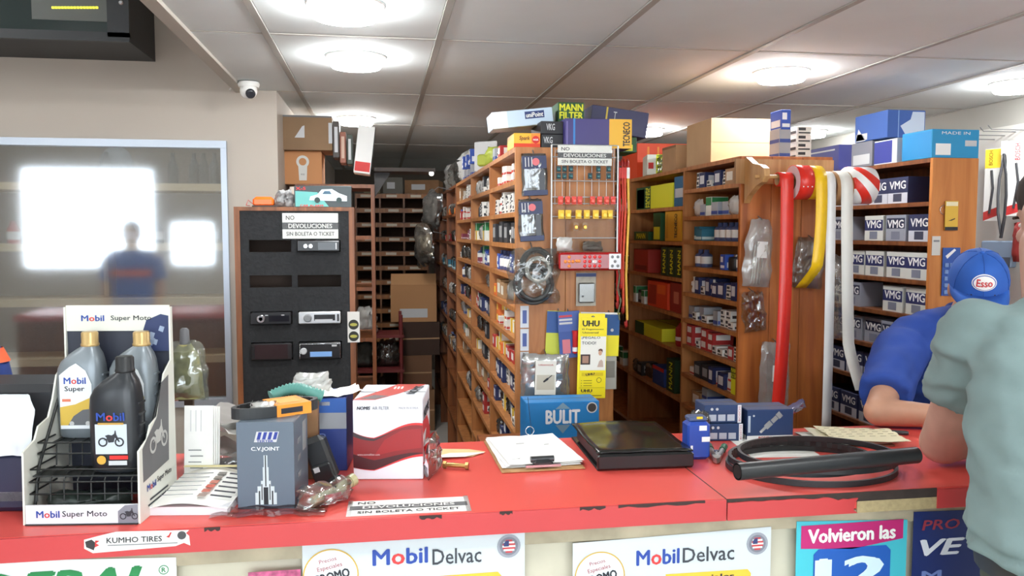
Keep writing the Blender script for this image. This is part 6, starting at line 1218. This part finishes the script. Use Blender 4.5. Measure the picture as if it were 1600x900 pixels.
# ---- clipboard with papers
A_, B_, C2 = ct(786, 739), ct(908, 735), ct(750, 688); cwid, clen = .215, .31
t = thing('clipboard', 'brown clipboard holding white papers with a black clip', 'clipboard', (.395, 2.135, Z0), .02); 
MB().bbox((0, 0, .002), (cwid, clen, .004), .0015).build('board', wood((190, 150, 104), (166, 124, 80)), t)
for k in range(3): link('paper', crumple_sheet(.205 - .004 * k, .29, 20 + k, .004, 8, 10, mat((246, 245, 242), .7), 'paper', .002), t, (.0 + .004 * k, .012 + .004 * k, .0048 + .0028 * k), (0, 0, .03 * k))
flat(t, rect(.022, .005), (-.02, .06, .0165), GREY, TOP, 'print_line'); flat(t, rect(.014, .004), (.05, .04, .0165), GREY, TOP, 'print_line'); flat(t, [(-.02, 0), (.0, .0), (.004, .008), (-.004, .002)], (-.05, -.09, .0165), GREY, TOP, 'pen_mark')
MB().at((.0, -.135, .018), (0, 0, 0)).bbox((0, 0, 0), (.052, .03, .02), .008).build('clip', mat((40, 42, 44), .3), t); MB().at((0, -.135, .026), (0, PI / 2, 0)).lathe([(.008, -.03), (.008, .03)], 12).build('clip_hinge', mat((70, 72, 74), .3, .5), t); MB().box((0, -.146, .012), (.09, .008, .006)).build('clip_bar', CHROME, t)
MB().tube([(.03, .135, .02), (.03, .16, .05), (.026, .18, .12)], .0008, 4).build('string', INK, t); coil(t, 'string_ring', .012, .0012, (.028, .16, .026), CHROME, 1, 0)
# ---- black binder
t = thing('document_binder', 'large black vinyl binder lying on the counter', 'binder', (.66, 2.12, Z0), -.03); bwid, bd = .25, .325; vin = mat((22, 22, 23), .25)
MB().bbox((0, 0, .003), (bwid, bd, .006), .002).build('bottom_cover', vin, t); MB().bbox((0, -.02, .024), (bwid * .94, bd * .86, .036), .006).build('ring_case', mat((34, 34, 36), .5), t)
b = MB(); vs = []; fs = []; n = 14
for j in range(n + 1):
    for i in range(n + 1): u, v = i / n - .5, j / n - .5; vs.append((u * bwid, v * bd, .0445 + .004 * noise.noise(Vector((u * 4, v * 4, 5))) + .004 * (1 - 4 * u * u)))
for j in range(n):
    for i in range(n): a_ = j * (n + 1) + i; fs.append((a_, a_ + 1, a_ + n + 2, a_ + n + 1))
b.add(vs, fs, 0, True); o = b.build('top_cover', mat((30, 31, 29), .16, vary=.2, scale=6), t); o.modifiers.new('thick', 'SOLIDIFY').thickness = .003
MB().bbox((0, -bd / 2 - .002, .022), (bwid, .012, .04), .005).build('spine', vin, t)
# ---- blue box-bottle, pliers
t = thing('spray_bottle', 'blue plastic container with white tags on the counter', 'container', (.822, 2.04, Z0), -.05); MB().bbox((0, 0, .05), (.062, .05, .1), .008).build('body', mat((36, 70, 160), .35), t); MB().bbox((.0, .004, .106), (.05, .036, .014), .004).build('lid', mat((70, 84, 120), .4), t); MB().box((.01, -.0255, .085), (.02, .001, .013)).box((.018, -.0255, .055), (.022, .001, .013)).box((-.02, -.0255, .034), (.006, .001, .01)).build('white_tag', WHITE, t); MB().box((.004, -.0148, .11), (.016, .001, .006)).build('yellow_tag', YELLOW, t)
t = thing('grip_pliers', 'locking pliers with green grips lying beside blue container', 'pliers', (.876, 2.03, Z0), -.4)
for sx in (-1, 1): MB().tube([(0, -.03, .008), (sx * .008, 0, .01), (sx * .014, .03, .012), (sx * .02, .07, .012)], [.008, .008, .007, .006], 8).build('handle', STEEL, t); MB().tube([(sx * .015, .035, .012), (sx * .021, .075, .012)], .0095, 8).build('grip', mat((30, 84, 54), .45), t)
MB().prism([(-.012, -.03), (.012, -.03), (.008, -.055), (0, -.066), (-.008, -.055)], .002, .016).build('jaw', mat((190, 186, 176), .3, .8), t); MB().lathe([(.007, .014), (.007, .02)], 10).build('rivet', CHROME, t)
# ---- spark plug cartons
bn = mat((38, 60, 100), .4)
def bosch(label, x, y, z, s, rz, big=False):
    t = box_thing('plug_carton', label, 'box', (x, y, z), s, rz, bn)
    fpanel(t, s, .9, 0, 1, 1, mat((222, 224, 228))) if not big else fpanel(t, s, 0, 0, 1, .14, mat((226, 226, 226)))
    if not big:
        for q in range(3): fpanel(t, s, .12 + q * .25, .12, .32 + q * .25, .48, mat((176, 184, 196)))
        for q in range(2): flat(t, disc(.004), (s[0] * (-.3 + .14 * q), -s[1] / 2 - .0012, s[2] * .78), LGREY, name='round_mark')
        ftext(t, s, 'BOSCH', .925, .1, .975, .9, mat((170, 60, 60)), spin=PI / 2)
    else:
        ftext(t, s, 'BOSCH', .25, .03, .52, .11, mat((190, 50, 50)), bold=.04); ftext(t, s, 'CN', .56, .03, .62, .11, GREY); plug = mat((206, 210, 214), .25, .6)
        for (u, v, l_, hw) in ((-.022, -.02, .022, .004), (-.006, -.006, .022, .008), (.012, .01, .02, .0065), (.026, .022, .014, .009)): flat(t, [(-l_ / 2, -hw), (l_ / 2, -hw), (l_ / 2, hw), (-l_ / 2, hw)], (u, -s[1] / 2 - .0014, s[2] * .56 + v), plug, (PI / 2, -math.radians(42), 0), 'printed_plug')
        fpanel(t, s, .02, .25, .07, .8, mat((180, 190, 204))); flat(t, disc(.003), (-s[0] * .36, -s[1] / 2 - .0012, s[2] * .8), LGREY, name='round_mark'); fpanel(t, s, .1, 0, .9, .14, WHITE, 'L')
    return t
s = (.108, .09, .05); bosch('navy plug carton underneath its twin beside blue container', .972, 2.235, Z0, s, -.12); bosch('navy plug carton with white end stacked on its twin', .968, 2.24, Z0 + .0512, (.108, .09, .052), -.08)
o = link('plastic_bag', bag_mesh(.06, .09, .06, 191, 10, 10, .009, SMOKE, .2, 'plastic_bag'), None, (.895, 2.2, Z0)); tag(o, 'smoky bag against the stacked plug cartons', 'bag')
s = (.138, .1, .088); bosch('navy plug carton with large printed spark plug', 1.108, 2.235, Z0, s, -.06, True)
o = link('wrapped_parts', bag_mesh(.1, .03, .025, 195, 12, 8, .006, plastic_film('violet_film', (90, 84, 150), .2, .12, .4), 0, 'wrapped_parts'), None, (1.215, 2.26, Z0 + .064), (0, -.35, .2)); o.location.z = Z0 + .055; tag(o, 'violet plastic wrapped strip leaning off plug carton', 'bag')
# ---- papers on the right
t = thing('order_sheets', 'stack of yellowed handwritten order sheets', 'paper', (1.335, 2.14, Z0), -.12)
MB().box((-.02, .01, .002), (.22, .16, .004)).build('backing_board', mat((130, 96, 76), .7), t)
for k in range(3): link('sheet', crumple_sheet(.24 - .01 * k, .15, 30 + k, .008, 10, 10, [mat((240, 238, 230), .7), mat((236, 230, 204), .75), mat((228, 220, 186), .75)][k], 'sheet', .004), t, (.02 * (k - 1), -.004 * k, .005 + .006 * k), (0, .02 * k, .06 * (1 - k)))
for q in range(7):
    for r_ in range(5): MB().box((-.09 + q * .03 + .004 * (r_ % 2), -.06 + r_ * .024, .0275), (.016, .0022, .0005)).build('handwriting', mat((150, 140, 110), .8), t)
t = thing('loose_sheet', 'plain white sheet under the plug carton and hose', 'paper', (1.075, 2.105, CZT + .0002), -.1); MB().box((0, 0, .0001), (.19, .2, .0002)).build('sheet', PAPER, t)
t = thing('phone_receiver', 'grey marker pen lying by the order sheets', 'pen', (1.475, 2.2, Z0 + .006), (0, 0, -.5)); t.name = 'marker_pen'; MB().at((0, 0, 0), (0, PI / 2, 0)).lathe([(.003, -.07), (.006, -.06), (.006, .06), (.004, .065)], 10).build('barrel', mat((110, 108, 104), .4), t); MB().at((0, 0, 0), (0, PI / 2, 0)).lathe([(.0066, .02), (.0066, .06), (.005, .066)], 10).build('cap', mat((60, 60, 64), .4), t)
# ---- belts and hose on the right
rub = mat((34, 36, 38), .45)
for k, (x, y, rx_, ry_, z, rz, ds) in enumerate(((1.075, 1.905, .215, .165, .0, -.06, 'large black drive belt lying lowest under the hose'), (1.06, 1.925, .19, .15, .0146, .08, 'black drive belt coiled inside the larger belt'), (1.09, 1.9, .2, .158, .0292, -.1, 'black drive belt on top of the larger belt'))):
    belt_loop(ds, x, y, Z0 + z, rx_, ry_, .014, .006, rub, rz, 1 if k == 1 else 0, 72)
t = thing('radiator_hose', 'thick straight black rubber hose lying across the drive belts', 'hose', (0, 0, 0)); a = at(1152, 737, Z=CZT + .0645); c = at(1432, 711, Z=CZT + .0645); d = (c - a); pts = [a + d * (i / 10.0) for i in range(11)]
MB().tube(pts, .0195, 20, cap=False).build('hose', mat((42, 43, 45), .38), t); MB().tube([pts[0] + d * .0, pts[0] + d * .9], .0155, 20, cap=True).build('bore', mat((12, 12, 13), .8), t)
for e_, nn in ((pts[0], 1), (pts[-1], -1)):
    pass
bo = belt_loop('black drive belt half hidden behind the grey shirt', 1.63, 1.86, Z0, .13, .09, .022, .007, rub, .1, 0, 48)
# ================================================================== people
def blob(name, prims, voxel, m, parent, smooth=6, wrinkle=0.0, wscale=(9, 9, 16), seed=0, push=0.0):
    """union of tapered limbs ('c', p0, r0, p1, r1), flat-ended ('f', ...), ellipsoids ('e', centre, radii, rot) into one continuous surface"""
    b = MB()
    for pr in prims:
        if pr[0] in 'cf':
            p0, r0, p1, r1 = Vector(pr[1]), pr[2], Vector(pr[3]), pr[4]; d = p1 - p0; L = d.length
            sc = pr[5] if len(pr) > 5 else (1, 1)
            q = d.to_track_quat('Z', 'Y').to_matrix().to_4x4(); b.M = Matrix.Translation(p0) @ q
            prof = [(r0, 0), (r1, L)]
            if pr[0] == 'c': prof = [(r0 * math.cos(a_), r0 * math.sin(a_)) for a_ in (-1.5, -1.1, -.7, -.35)] + prof + [(r1 * math.cos(a_), L + r1 * math.sin(a_)) for a_ in (.35, .7, 1.1, 1.5)]
            rings = [[(r * sc[0] * math.cos(2 * PI * j / 20), r * sc[1] * math.sin(2 * PI * j / 20), z) for j in range(20)] for r, z in prof]; b.loft(rings)
        elif pr[0] == 'e':
            b.M = Matrix.Translation(pr[1]) @ Euler(pr[3] if len(pr) > 3 else (0, 0, 0)).to_matrix().to_4x4(); b.ball((0, 0, 0), pr[2], 20, 14)
        elif pr[0] == 'r':      # rings given directly
            b.M = Matrix.Identity(4); b.loft(pr[1])
    b.M = Matrix.Identity(4)
    o = b.build(name, m); md = o.modifiers.new('union', 'REMESH'); md.mode = 'VOXEL'; md.voxel_size = voxel; md.use_smooth_shade = True
    if smooth: s_ = o.modifiers.new('soften', 'SMOOTH'); s_.iterations = smooth; s_.factor = .5
    bpy.context.view_layer.update()
    me = bpy.data.meshes.new_from_object(o.evaluated_get(bpy.context.evaluated_depsgraph_get())); old = o.data; o.modifiers.clear(); o.data = me; bpy.data.meshes.remove(old); me.name = name
    if wrinkle or push:
        ns = [v.normal.copy() for v in me.vertices]
        for v, n in zip(me.vertices, ns):
            p = Vector((v.co.x * wscale[0], v.co.y * wscale[1], v.co.z * wscale[2])) + Vector((seed, seed * 2, 0))
            cr_ = .35 - abs(noise.noise(Vector((v.co.x * 9 + v.co.z * 7, v.co.y * 8, v.co.z * 20 - v.co.x * 9)) + Vector((seed, 0, seed)))) * 1.6
            v.co += n * (push + wrinkle * (noise.noise(p) + .5 * noise.noise(p * 2.1) + .55 * cr_))
    for p in me.polygons: p.use_smooth = True
    me.materials.clear(); me.materials.append(m); o.parent = parent
    return o
def ell(c, a, b_, n=24, tw=0.0, pw=.8):
    out = []
    for j in range(n):
        th = 2 * PI * j / n; cx_, sy_ = math.cos(th), math.sin(th); x = a * math.copysign(abs(cx_) ** pw, cx_); y = b_ * math.copysign(abs(sy_) ** pw, sy_)
        out.append((c[0] + x * math.cos(tw) - y * math.sin(tw), c[1] + x * math.sin(tw) + y * math.cos(tw), c[2]))
    return out
def hand(wrist, dirv, palm_n, s=1.0, curl=.5, thumb_side=1):
    """palm plus five unequal bent fingers; dirv = finger direction, palm_n = direction the palm faces"""
    w = Vector(wrist); d = Vector(dirv).normalized(); n = Vector(palm_n).normalized(); n = (n - d * n.dot(d)).normalized(); sd = d.cross(n) * thumb_side; out = []
    pc = w + d * .05 * s
    for q in (-.026, -.009, .009, .026): out.append(('c', tuple(w + sd * q * .6 * s + d * .005), .016 * s, tuple(w + d * .088 * s + sd * q * s), .0125 * s))
    for q, L in ((.029, .068), (.010, .078), (-.010, .072), (-.028, .056)):
        p = w + d * .09 * s + sd * q * s; dd = d.copy()
        for k, f in enumerate((.45, .32, .23)):
            dd = (dd + n * curl * (.5 + .4 * k)).normalized(); p2 = p + dd * L * f * s; out.append(('c', tuple(p), (.0092 - .0008 * k) * s, tuple(p2), (.0086 - .0008 * k) * s)); p = p2
    p = w + sd * .026 * s + d * .02 * s; dd = (d * .6 + sd * .8).normalized()
    for f in (.04, .032, .026): p2 = p + dd * f * s; out.append(('c', tuple(p), .0105 * s, tuple(p2), .0095 * s)); p = p2; dd = (dd + d * .5 + n * .25).normalized()
    return out
def head_prims(c, rot, s=1.0):
    E_ = Euler(rot).to_matrix(); c = Vector(c)
    def L(x, y, z): return tuple(c + E_ @ Vector((x * s, y * s, z * s)))
    pr = [('e', L(0, .008, .02), (.077 * s, .095 * s, .098 * s), rot), ('e', L(0, -.022, -.05), (.058 * s, .068 * s, .072 * s), rot), ('c', L(0, -.094, .012), .008 * s, L(0, -.112, -.022), .013 * s),
          ('e', L(0, -.082, -.058), (.024 * s, .012 * s, .007 * s), rot), ('e', L(0, -.08, -.068), (.021 * s, .012 * s, .007 * s), rot), ('e', L(0, -.07, -.1), (.026 * s, .02 * s, .016 * s), rot),
          ('e', L(0, -.084, .03), (.05 * s, .012 * s, .011 * s), rot)]
    for sx in (-1, 1): pr += [('e', L(sx * .08, .012, -.014), (.010 * s, .019 * s, .032 * s), rot), ('e', L(sx * .042, -.066, -.03), (.022 * s, .02 * s, .02 * s), rot)]
    return pr, L
def eyes(parent, L, rot, s=1.0):
    for sx in (-1, 1):
        o = MB().at(L(sx * .03, -.083, .004), rot).ball((0, 0, 0), (.013 * s, .008 * s, .007 * s), 12, 8).build('eye', mat((226, 222, 216), .25), parent); MB().at(L(sx * .03, -.0905, .004), rot).ball((0, 0, 0), (.005 * s, .002 * s, .005 * s), 10, 6).build('iris', mat((60, 40, 30), .2), o)
        MB().tube([L(sx * .014, -.096, .022), L(sx * .032, -.095, .028), L(sx * .05, -.085, .022)], .0035 * s, 6).build('eyebrow', mat((60, 44, 36), .9), parent)
SKIN = mat((196, 148, 122), .5, vary=.06, scale=18)
# ---- shop assistant leaning over the counter from behind, blue cap and shirt
EM = thing('person', 'person in blue T-shirt and blue cap leaning on the counter, arms folded', 'person', (2.0, 2.8, 0))
EM_ = Vector(EM.location)
def loc_(v): return tuple(Vector(v) - EM_)
hip = (2.06, 2.79, .93); hr = (math.radians(26), 0, math.radians(-30)); hc = (1.985, 2.47, 1.432)
shR, elR, wrR = (1.745, 2.52, 1.225), (1.505, 2.275, 1.069), (1.75, 2.185, 1.058)
shL, elL, wrL = (2.2, 2.55, 1.23), (2.06, 2.2, 1.069), (1.74, 2.10, 1.052)
hp, HL = head_prims(hc, hr)
pr = hp + [('c', (2.0, 2.55, 1.30), .06, (1.99, 2.5, 1.38), .054), ('c', shR, .05, elR, .043), ('c', elR, .045, wrR, .029, ), ('c', shL, .05, elL, .043), ('c', elL, .045, wrL, .029),
           ('r', [ell(hip, .16, .12), ell((2.03, 2.71, 1.04), .15, .11), ell((1.99, 2.64, 1.15), .17, .11), ell((1.985, 2.57, 1.26), .18, .09), ell((1.99, 2.54, 1.31), .08, .06)]),
           ('c', (1.97, 2.8, .9), .085, (1.96, 2.78, .5), .056), ('c', (1.96, 2.78, .5), .056, (1.96, 2.83, .09), .04), ('c', (2.15, 2.8, .9), .085, (2.17, 2.79, .5), .056), ('c', (2.17, 2.79, .5), .056, (2.17, 2.83, .09), .04)]
pr += hand(wrR, (1, -.12, -.02), (0, 0, -1), 1.0, .18, -1) + hand(wrL, (-1, .05, -.02), (0, 0, -1), 1.0, .18, 1)
pr = [tuple([p[0]] + [(loc_(q) if isinstance(q, tuple) and len(q) == 3 and p[0] in 'cf' else q) for q in p[1:]]) if p[0] in 'cf' else (('e', loc_(p[1])) + tuple(p[2:]) if p[0] == 'e' else ('r', [[loc_(q) for q in ring] for ring in p[1]])) for p in pr]
body = blob('body', pr, .0075, SKIN, EM, 4)
def HLl(x, y, z): return loc_(HL(x, y, z))
eyes(EM, HLl, hr)
shirtm = mat((40, 74, 160), .8, vary=.06, scale=12)
b3 = lambda a, b_, t: tuple(Vector(a) * (1 - t) + Vector(b_) * t)
sp = [('f', loc_(shR), .088, loc_(b3(shR, elR, .78)), .08), ('e', loc_(shR), (.09, .085, .08)), ('f', loc_(shL), .088, loc_(b3(shL, elL, .8)), .078), ('e', loc_(shL), (.09, .085, .08)), ('c', loc_((1.86, 2.55, 1.285)), .07, loc_((2.12, 2.57, 1.29)), .07),
      ('c', loc_((1.80, 2.54, 1.25)), .085, loc_((1.97, 2.56, 1.31)), .06), ('c', loc_((2.16, 2.55, 1.25)), .085, loc_((2.02, 2.56, 1.31)), .06),
      ('r', [[loc_(q) for q in rg] for rg in (ell((2.06, 2.8, .88), .19, .15), ell((2.05, 2.78, .96), .19, .15), ell((2.02, 2.71, 1.08), .205, .15), ell((1.98, 2.63, 1.18), .235, .14), ell((1.97, 2.58, 1.27), .22, .11), ell((1.99, 2.55, 1.325), .09, .07))])]
blob('shirt', sp, .011, shirtm, EM, 5, .006, (10, 10, 14), 3)
MB().at(loc_((1.995, 2.53, 1.345)), (.35, 0, -.3)).lathe([(.066, -.01), (.072, 0), (.068, .008), (.06, .002)], 22, cap=False).build('collar', mat((36, 66, 146), .8), EM)
blob('trousers', [('r', [[loc_(q) for q in rg] for rg in (ell((2.06, 2.8, .78), .18, .13), ell((2.06, 2.8, .94), .175, .13))]), ('f', loc_((1.97, 2.8, .86)), .1, loc_((1.96, 2.83, .06)), .062), ('f', loc_((2.15, 2.8, .86)), .1, loc_((2.17, 2.83, .06)), .062)], .014, mat((44, 48, 66), .85), EM, 4)
for x in (1.96, 2.17): MB().at(loc_((x, 2.8, .0)), (0, 0, -.2)).loft([[(a_ * .05 * w_, b_ * .13 - .03, z_) for a_, b_ in disc(1, 16)] for w_, z_ in ((1, 0), (1.05, .03), (.9, .06), (.5, .09))]).build('shoe', BLACK, EM)
# cap with oval badge
capm = mat((38, 92, 180), .75, vary=.05, scale=20); CAPM = Matrix.Translation(loc_(hc)) @ Euler(hr).to_matrix().to_4x4()
b = MB(); b.M = CAPM; rings = []
for i in range(9): t_ = PI / 2 * i / 8.3; rings.append([(.092 * math.cos(t_) ** .85 * math.cos(2 * PI * j / 28), .006 + .112 * math.cos(t_) ** .85 * math.sin(2 * PI * j / 28), .022 + .108 * math.sin(t_)) for j in range(28)])
b.loft(rings, False, True); cap = b.build('cap', capm, EM)
b = MB(); b.M = CAPM; vs = []; fs = []
for i in range(15):
    a_ = -PI * .92 / 2 + PI * .92 * i / 14; x0_, y0_ = .09 * math.sin(a_), .006 - .11 * math.cos(a_); x1_, y1_ = .088 * math.sin(a_), -.012 - .185 * math.cos(a_)
    vs += [(x0_, y0_, .026), (x1_, y1_, .018 - .02 * (math.sin(a_) ** 2))]
for i in range(14): fs.append((2 * i, 2 * i + 1, 2 * i + 3, 2 * i + 2))
b.add(vs, fs, 0, True); br = b.build('visor', capm, cap); br.modifiers.new('thick', 'SOLIDIFY').thickness = .004
for j in range(6):
    b = MB(); b.M = CAPM; a_ = 2 * PI * (j + .5) / 6; b.tube([(.0925 * math.cos(t_) ** .85 * math.cos(a_), .006 + .1125 * math.cos(t_) ** .85 * math.sin(a_), .0225 + .1085 * math.sin(t_)) for t_ in (0, .3, .6, .9, 1.2, 1.45)], .0012, 4); b.build('seam', mat((30, 78, 160), .8), cap)
b = MB(); b.M = CAPM; b.ball((0, .006, .131), (.008, .008, .005), 10, 6); b.build('button', capm, cap)
def capbadge(r, sx, sy, off, m, nm):
    b = MB(); b.M = CAPM; vs = []
    def on(u, v):
        a_ = -PI / 2 + u / .1; z_ = .072 + v; t_ = math.asin(min(1, (z_ - .022) / .108)); q = math.cos(t_) ** .85 * (1 + off); return (.092 * q * math.cos(a_), .006 + .112 * q * math.sin(a_), z_)
    n = 28; vs = [on(0, 0)] + [on(r * sx * math.cos(2 * PI * j / n), r * sy * math.sin(2 * PI * j / n)) for j in range(n)]
    b.add(vs, [(0, 1 + j, 1 + (j + 1) % n) for j in range(n)], 0, True); return b.build(nm, m, cap), on
capbadge(.036, 1.2, .68, .03, WHITE, 'badge_rim'); capbadge(.033, 1.2, .66, .04, mat((52, 84, 170)), 'badge_line'); _, on = capbadge(.030, 1.2, .66, .05, WHITE, 'badge_field')
tx = text(cap, 'Esso', (0, 0, 0), .052, .021, mat((200, 40, 44)), (0, 0, 0), bold=.03, name='badge_lettering')
for v in tx.data.vertices:
    u, w_ = v.co.x, v.co.y; a_ = -PI / 2 + u / .1; z_ = .072 + w_; t_ = math.asin(min(1, (z_ - .022) / .108)); q = math.cos(t_) ** .85 * 1.06; v.co = CAPM @ Vector((.092 * q * math.cos(a_), .006 + .112 * q * math.sin(a_), z_))
# pen in the hand
MB().tube([loc_((1.86, 2.20, 1.075)), loc_((1.80, 2.23, 1.18))], .004, 8).build('pen', mat((150, 150, 156), .3), EM)
# ---- customer seen from behind, grey-green T-shirt
CU = thing('person', 'person in grey-green T-shirt and khaki trousers, elbow on counter, back turned', 'person', (1.40, 1.42, 0)); CU_ = Vector(CU.location)
def lc(v): return tuple(Vector(v) - CU_)
ch_ = (1.515, 1.64, 1.66); chr_ = (math.radians(20), 0, math.radians(170)); hp, HC = head_prims(ch_, chr_)
sL, eL, wL = (1.325, 1.62, 1.385), (1.415, 1.865, 1.082), (1.655, 1.945, 1.085); sR, eR, wR = (1.70, 1.55, 1.40), (1.78, 1.7, 1.12), (1.80, 1.88, 1.06)
pr = hp + [('c', (1.45, 1.55, 1.42), .072, (1.465, 1.61, 1.59), .058), ('c', sL, .06, b3(sL, eL, .35), .062), ('c', b3(sL, eL, .35), .062, eL, .054), ('c', eL, .056, b3(eL, wL, .4), .05), ('c', b3(eL, wL, .4), .05, wL, .031), ('c', sR, .06, eR, .05), ('c', eR, .05, wR, .031),
           ('r', [ell((1.42, 1.40, .86), .17, .12), ell((1.42, 1.41, 1.0), .16, .11), ell((1.44, 1.45, 1.2), .17, .11), ell((1.50, 1.52, 1.38), .17, .09), ell((1.52, 1.54, 1.45), .08, .06)]),
           ('c', (1.33, 1.40, .88), .09, (1.31, 1.42, .48), .058), ('c', (1.31, 1.42, .48), .058, (1.31, 1.36, .09), .042), ('c', (1.52, 1.40, .88), .09, (1.55, 1.42, .48), .058), ('c', (1.55, 1.42, .48), .058, (1.56, 1.36, .09), .042)]
pr += hand(wL, (1, .25, -.05), (0, 0, -1), 1.0, .3, 1) + hand(wR, (.1, 1, -.05), (0, 0, -1), 1.0, .3, -1)
def conv(pr, f): return [tuple([p[0]] + [(f(q) if isinstance(q, tuple) and len(q) == 3 else q) for q in p[1:]]) if p[0] in 'cf' else (('e', f(p[1])) + tuple(p[2:]) if p[0] == 'e' else ('r', [[f(q) for q in ring] for ring in p[1]])) for p in pr]
blob('body', conv(pr, lc), .0075, mat((186, 146, 130), .5, vary=.07, scale=16), CU, 4)
eyes(CU, lambda x, y, z: lc(HC(x, y, z)), chr_)
tee = mat((116, 136, 136), .85, vary=.05, scale=14)
sp = [('f', sL, .098, b3(sL, eL, .47), .092), ('e', sL, (.095, .095, .085)), ('f', sR, .096, b3(sR, eR, .6), .085), ('e', sR, (.095, .095, .085)), ('c', (1.40, 1.575, 1.41), .07, (1.60, 1.545, 1.415), .07), ('c', (1.41, 1.56, 1.44), .055, (1.52, 1.56, 1.445), .055),
      ('r', [ell((1.365, 1.39, .985), .215, .16), ell((1.37, 1.39, 1.01), .205, .152), ell((1.36, 1.395, 1.03), .21, .158), ell((1.375, 1.41, 1.1), .195, .145), ell((1.40, 1.46, 1.22), .2, .14), ell((1.455, 1.52, 1.34), .22, .125), ell((1.475, 1.55, 1.42), .19, .1), ell((1.465, 1.57, 1.475), .085, .07)])]
blob('shirt', conv(sp, lc), .010, tee, CU, 3, .013, (7, 7, 17), 9)
blob('trousers', conv([('r', [ell((1.40, 1.40, .74), .19, .14), ell((1.375, 1.395, .99), .185, .138)]), ('f', (1.33, 1.40, .84), .11, (1.31, 1.37, .05), .075), ('f', (1.52, 1.40, .84), .11, (1.56, 1.37, .05), .075)], lc), .013, mat((74, 78, 66), .85, vary=.08, scale=14), CU, 4, .004)
MB().loft([ell(lc((1.385, 1.395, .94)), .2, .152), ell(lc((1.38, 1.395, .975)), .2, .152)], False, False).build('belt', mat((44, 40, 38), .5), CU)
for x in (1.31, 1.56): MB().at(lc((x, 1.4, 0))).loft([[(a_ * .05 * w_, b_ * .13 + .02, z_) for a_, b_ in disc(1, 16)] for w_, z_ in ((1, 0), (1.05, .03), (.9, .06), (.5, .09))]).build('shoe', mat((60, 50, 44), .6), CU)
hm = Euler(chr_).to_matrix(); 
o = blob('hair', conv([('e', tuple(Vector(ch_) + hm @ Vector((0, .02, .04))), (.084, .098, .09), chr_), ('e', tuple(Vector(ch_) + hm @ Vector((0, .05, -.01))), (.074, .07, .08), chr_)], lc), .008, mat((48, 40, 36), .8), CU, 2, .003, (60, 60, 60))
# ---- a second customer waiting by the entrance (seen as a reflection in the office window)
VI = thing('person', 'person in blue uniform with orange chest band standing by the entrance', 'person', (-2.35, .3, 0), (0, 0, PI)); hp, HV = head_prims((0, 0, 1.6), (0, 0, 0))
pr = hp + [('c', (0, .01, 1.42), .06, (0, 0, 1.52), .055), ('c', (-.19, 0, 1.37), .05, (-.25, .02, 1.08), .042), ('c', (-.25, .02, 1.08), .042, (-.22, -.08, .85), .028), ('c', (.19, 0, 1.37), .05, (.25, .02, 1.08), .042), ('c', (.25, .02, 1.08), .042, (.22, -.08, .85), .028),
           ('r', [ell((0, 0, .86), .16, .11), ell((0, 0, 1.1), .15, .1), ell((0, 0, 1.32), .18, .1), ell((0, 0, 1.44), .07, .05)]), ('c', (-.09, 0, .88), .085, (-.1, 0, .48), .056), ('c', (-.1, 0, .48), .056, (-.1, .02, .09), .04), ('c', (.09, 0, .88), .085, (.1, 0, .48), .056), ('c', (.1, 0, .48), .056, (.1, .02, .09), .04)]
pr += hand((-.22, -.08, .85), (.05, -.15, -1), (1, 0, 0), 1, .25, 1) + hand((.22, -.08, .85), (-.05, -.15, -1), (-1, 0, 0), 1, .25, -1)
blob('body', pr, .009, SKIN, VI, 4); eyes(VI, HV, (0, 0, 0))
blob('shirt', [('f', (-.18, 0, 1.37), .085, (-.235, .015, 1.16), .075), ('f', (.18, 0, 1.37), .085, (.235, .015, 1.16), .075), ('c', (-.15, 0, 1.38), .07, (.15, 0, 1.38), .07), ('r', [ell((0, 0, .84), .19, .14), ell((0, 0, 1.1), .185, .13), ell((0, 0, 1.32), .21, .125), ell((0, 0, 1.46), .075, .065)])], .012, mat((50, 100, 180), .8), VI, 4, .005)
MB().loft([ell((0, 0, 1.2), .207, .138), ell((0, 0, 1.26), .212, .138)], False, False).build('orange_band', mat((236, 110, 70), .7), VI)
blob('trousers', [('r', [ell((0, 0, .74), .17, .13), ell((0, 0, .9), .168, .125)]), ('f', (-.09, 0, .84), .1, (-.1, .02, .05), .068), ('f', (.09, 0, .84), .1, (.1, .02, .05), .068)], .014, NAVY, VI, 3)
blob('hair', [('e', (0, .02, 1.64), (.084, .098, .09)), ('e', (0, .04, 1.6), (.08, .075, .08))], .01, mat((46, 40, 38), .8), VI, 2)
for x in (-.1, .1): MB().at((x, -.02, 0)).loft([[(a_ * .05 * w_, b_ * .13, z_) for a_, b_ in disc(1, 16)] for w_, z_ in ((1, 0), (1.05, .03), (.9, .06), (.5, .09))]).build('shoe', BLACK, VI)
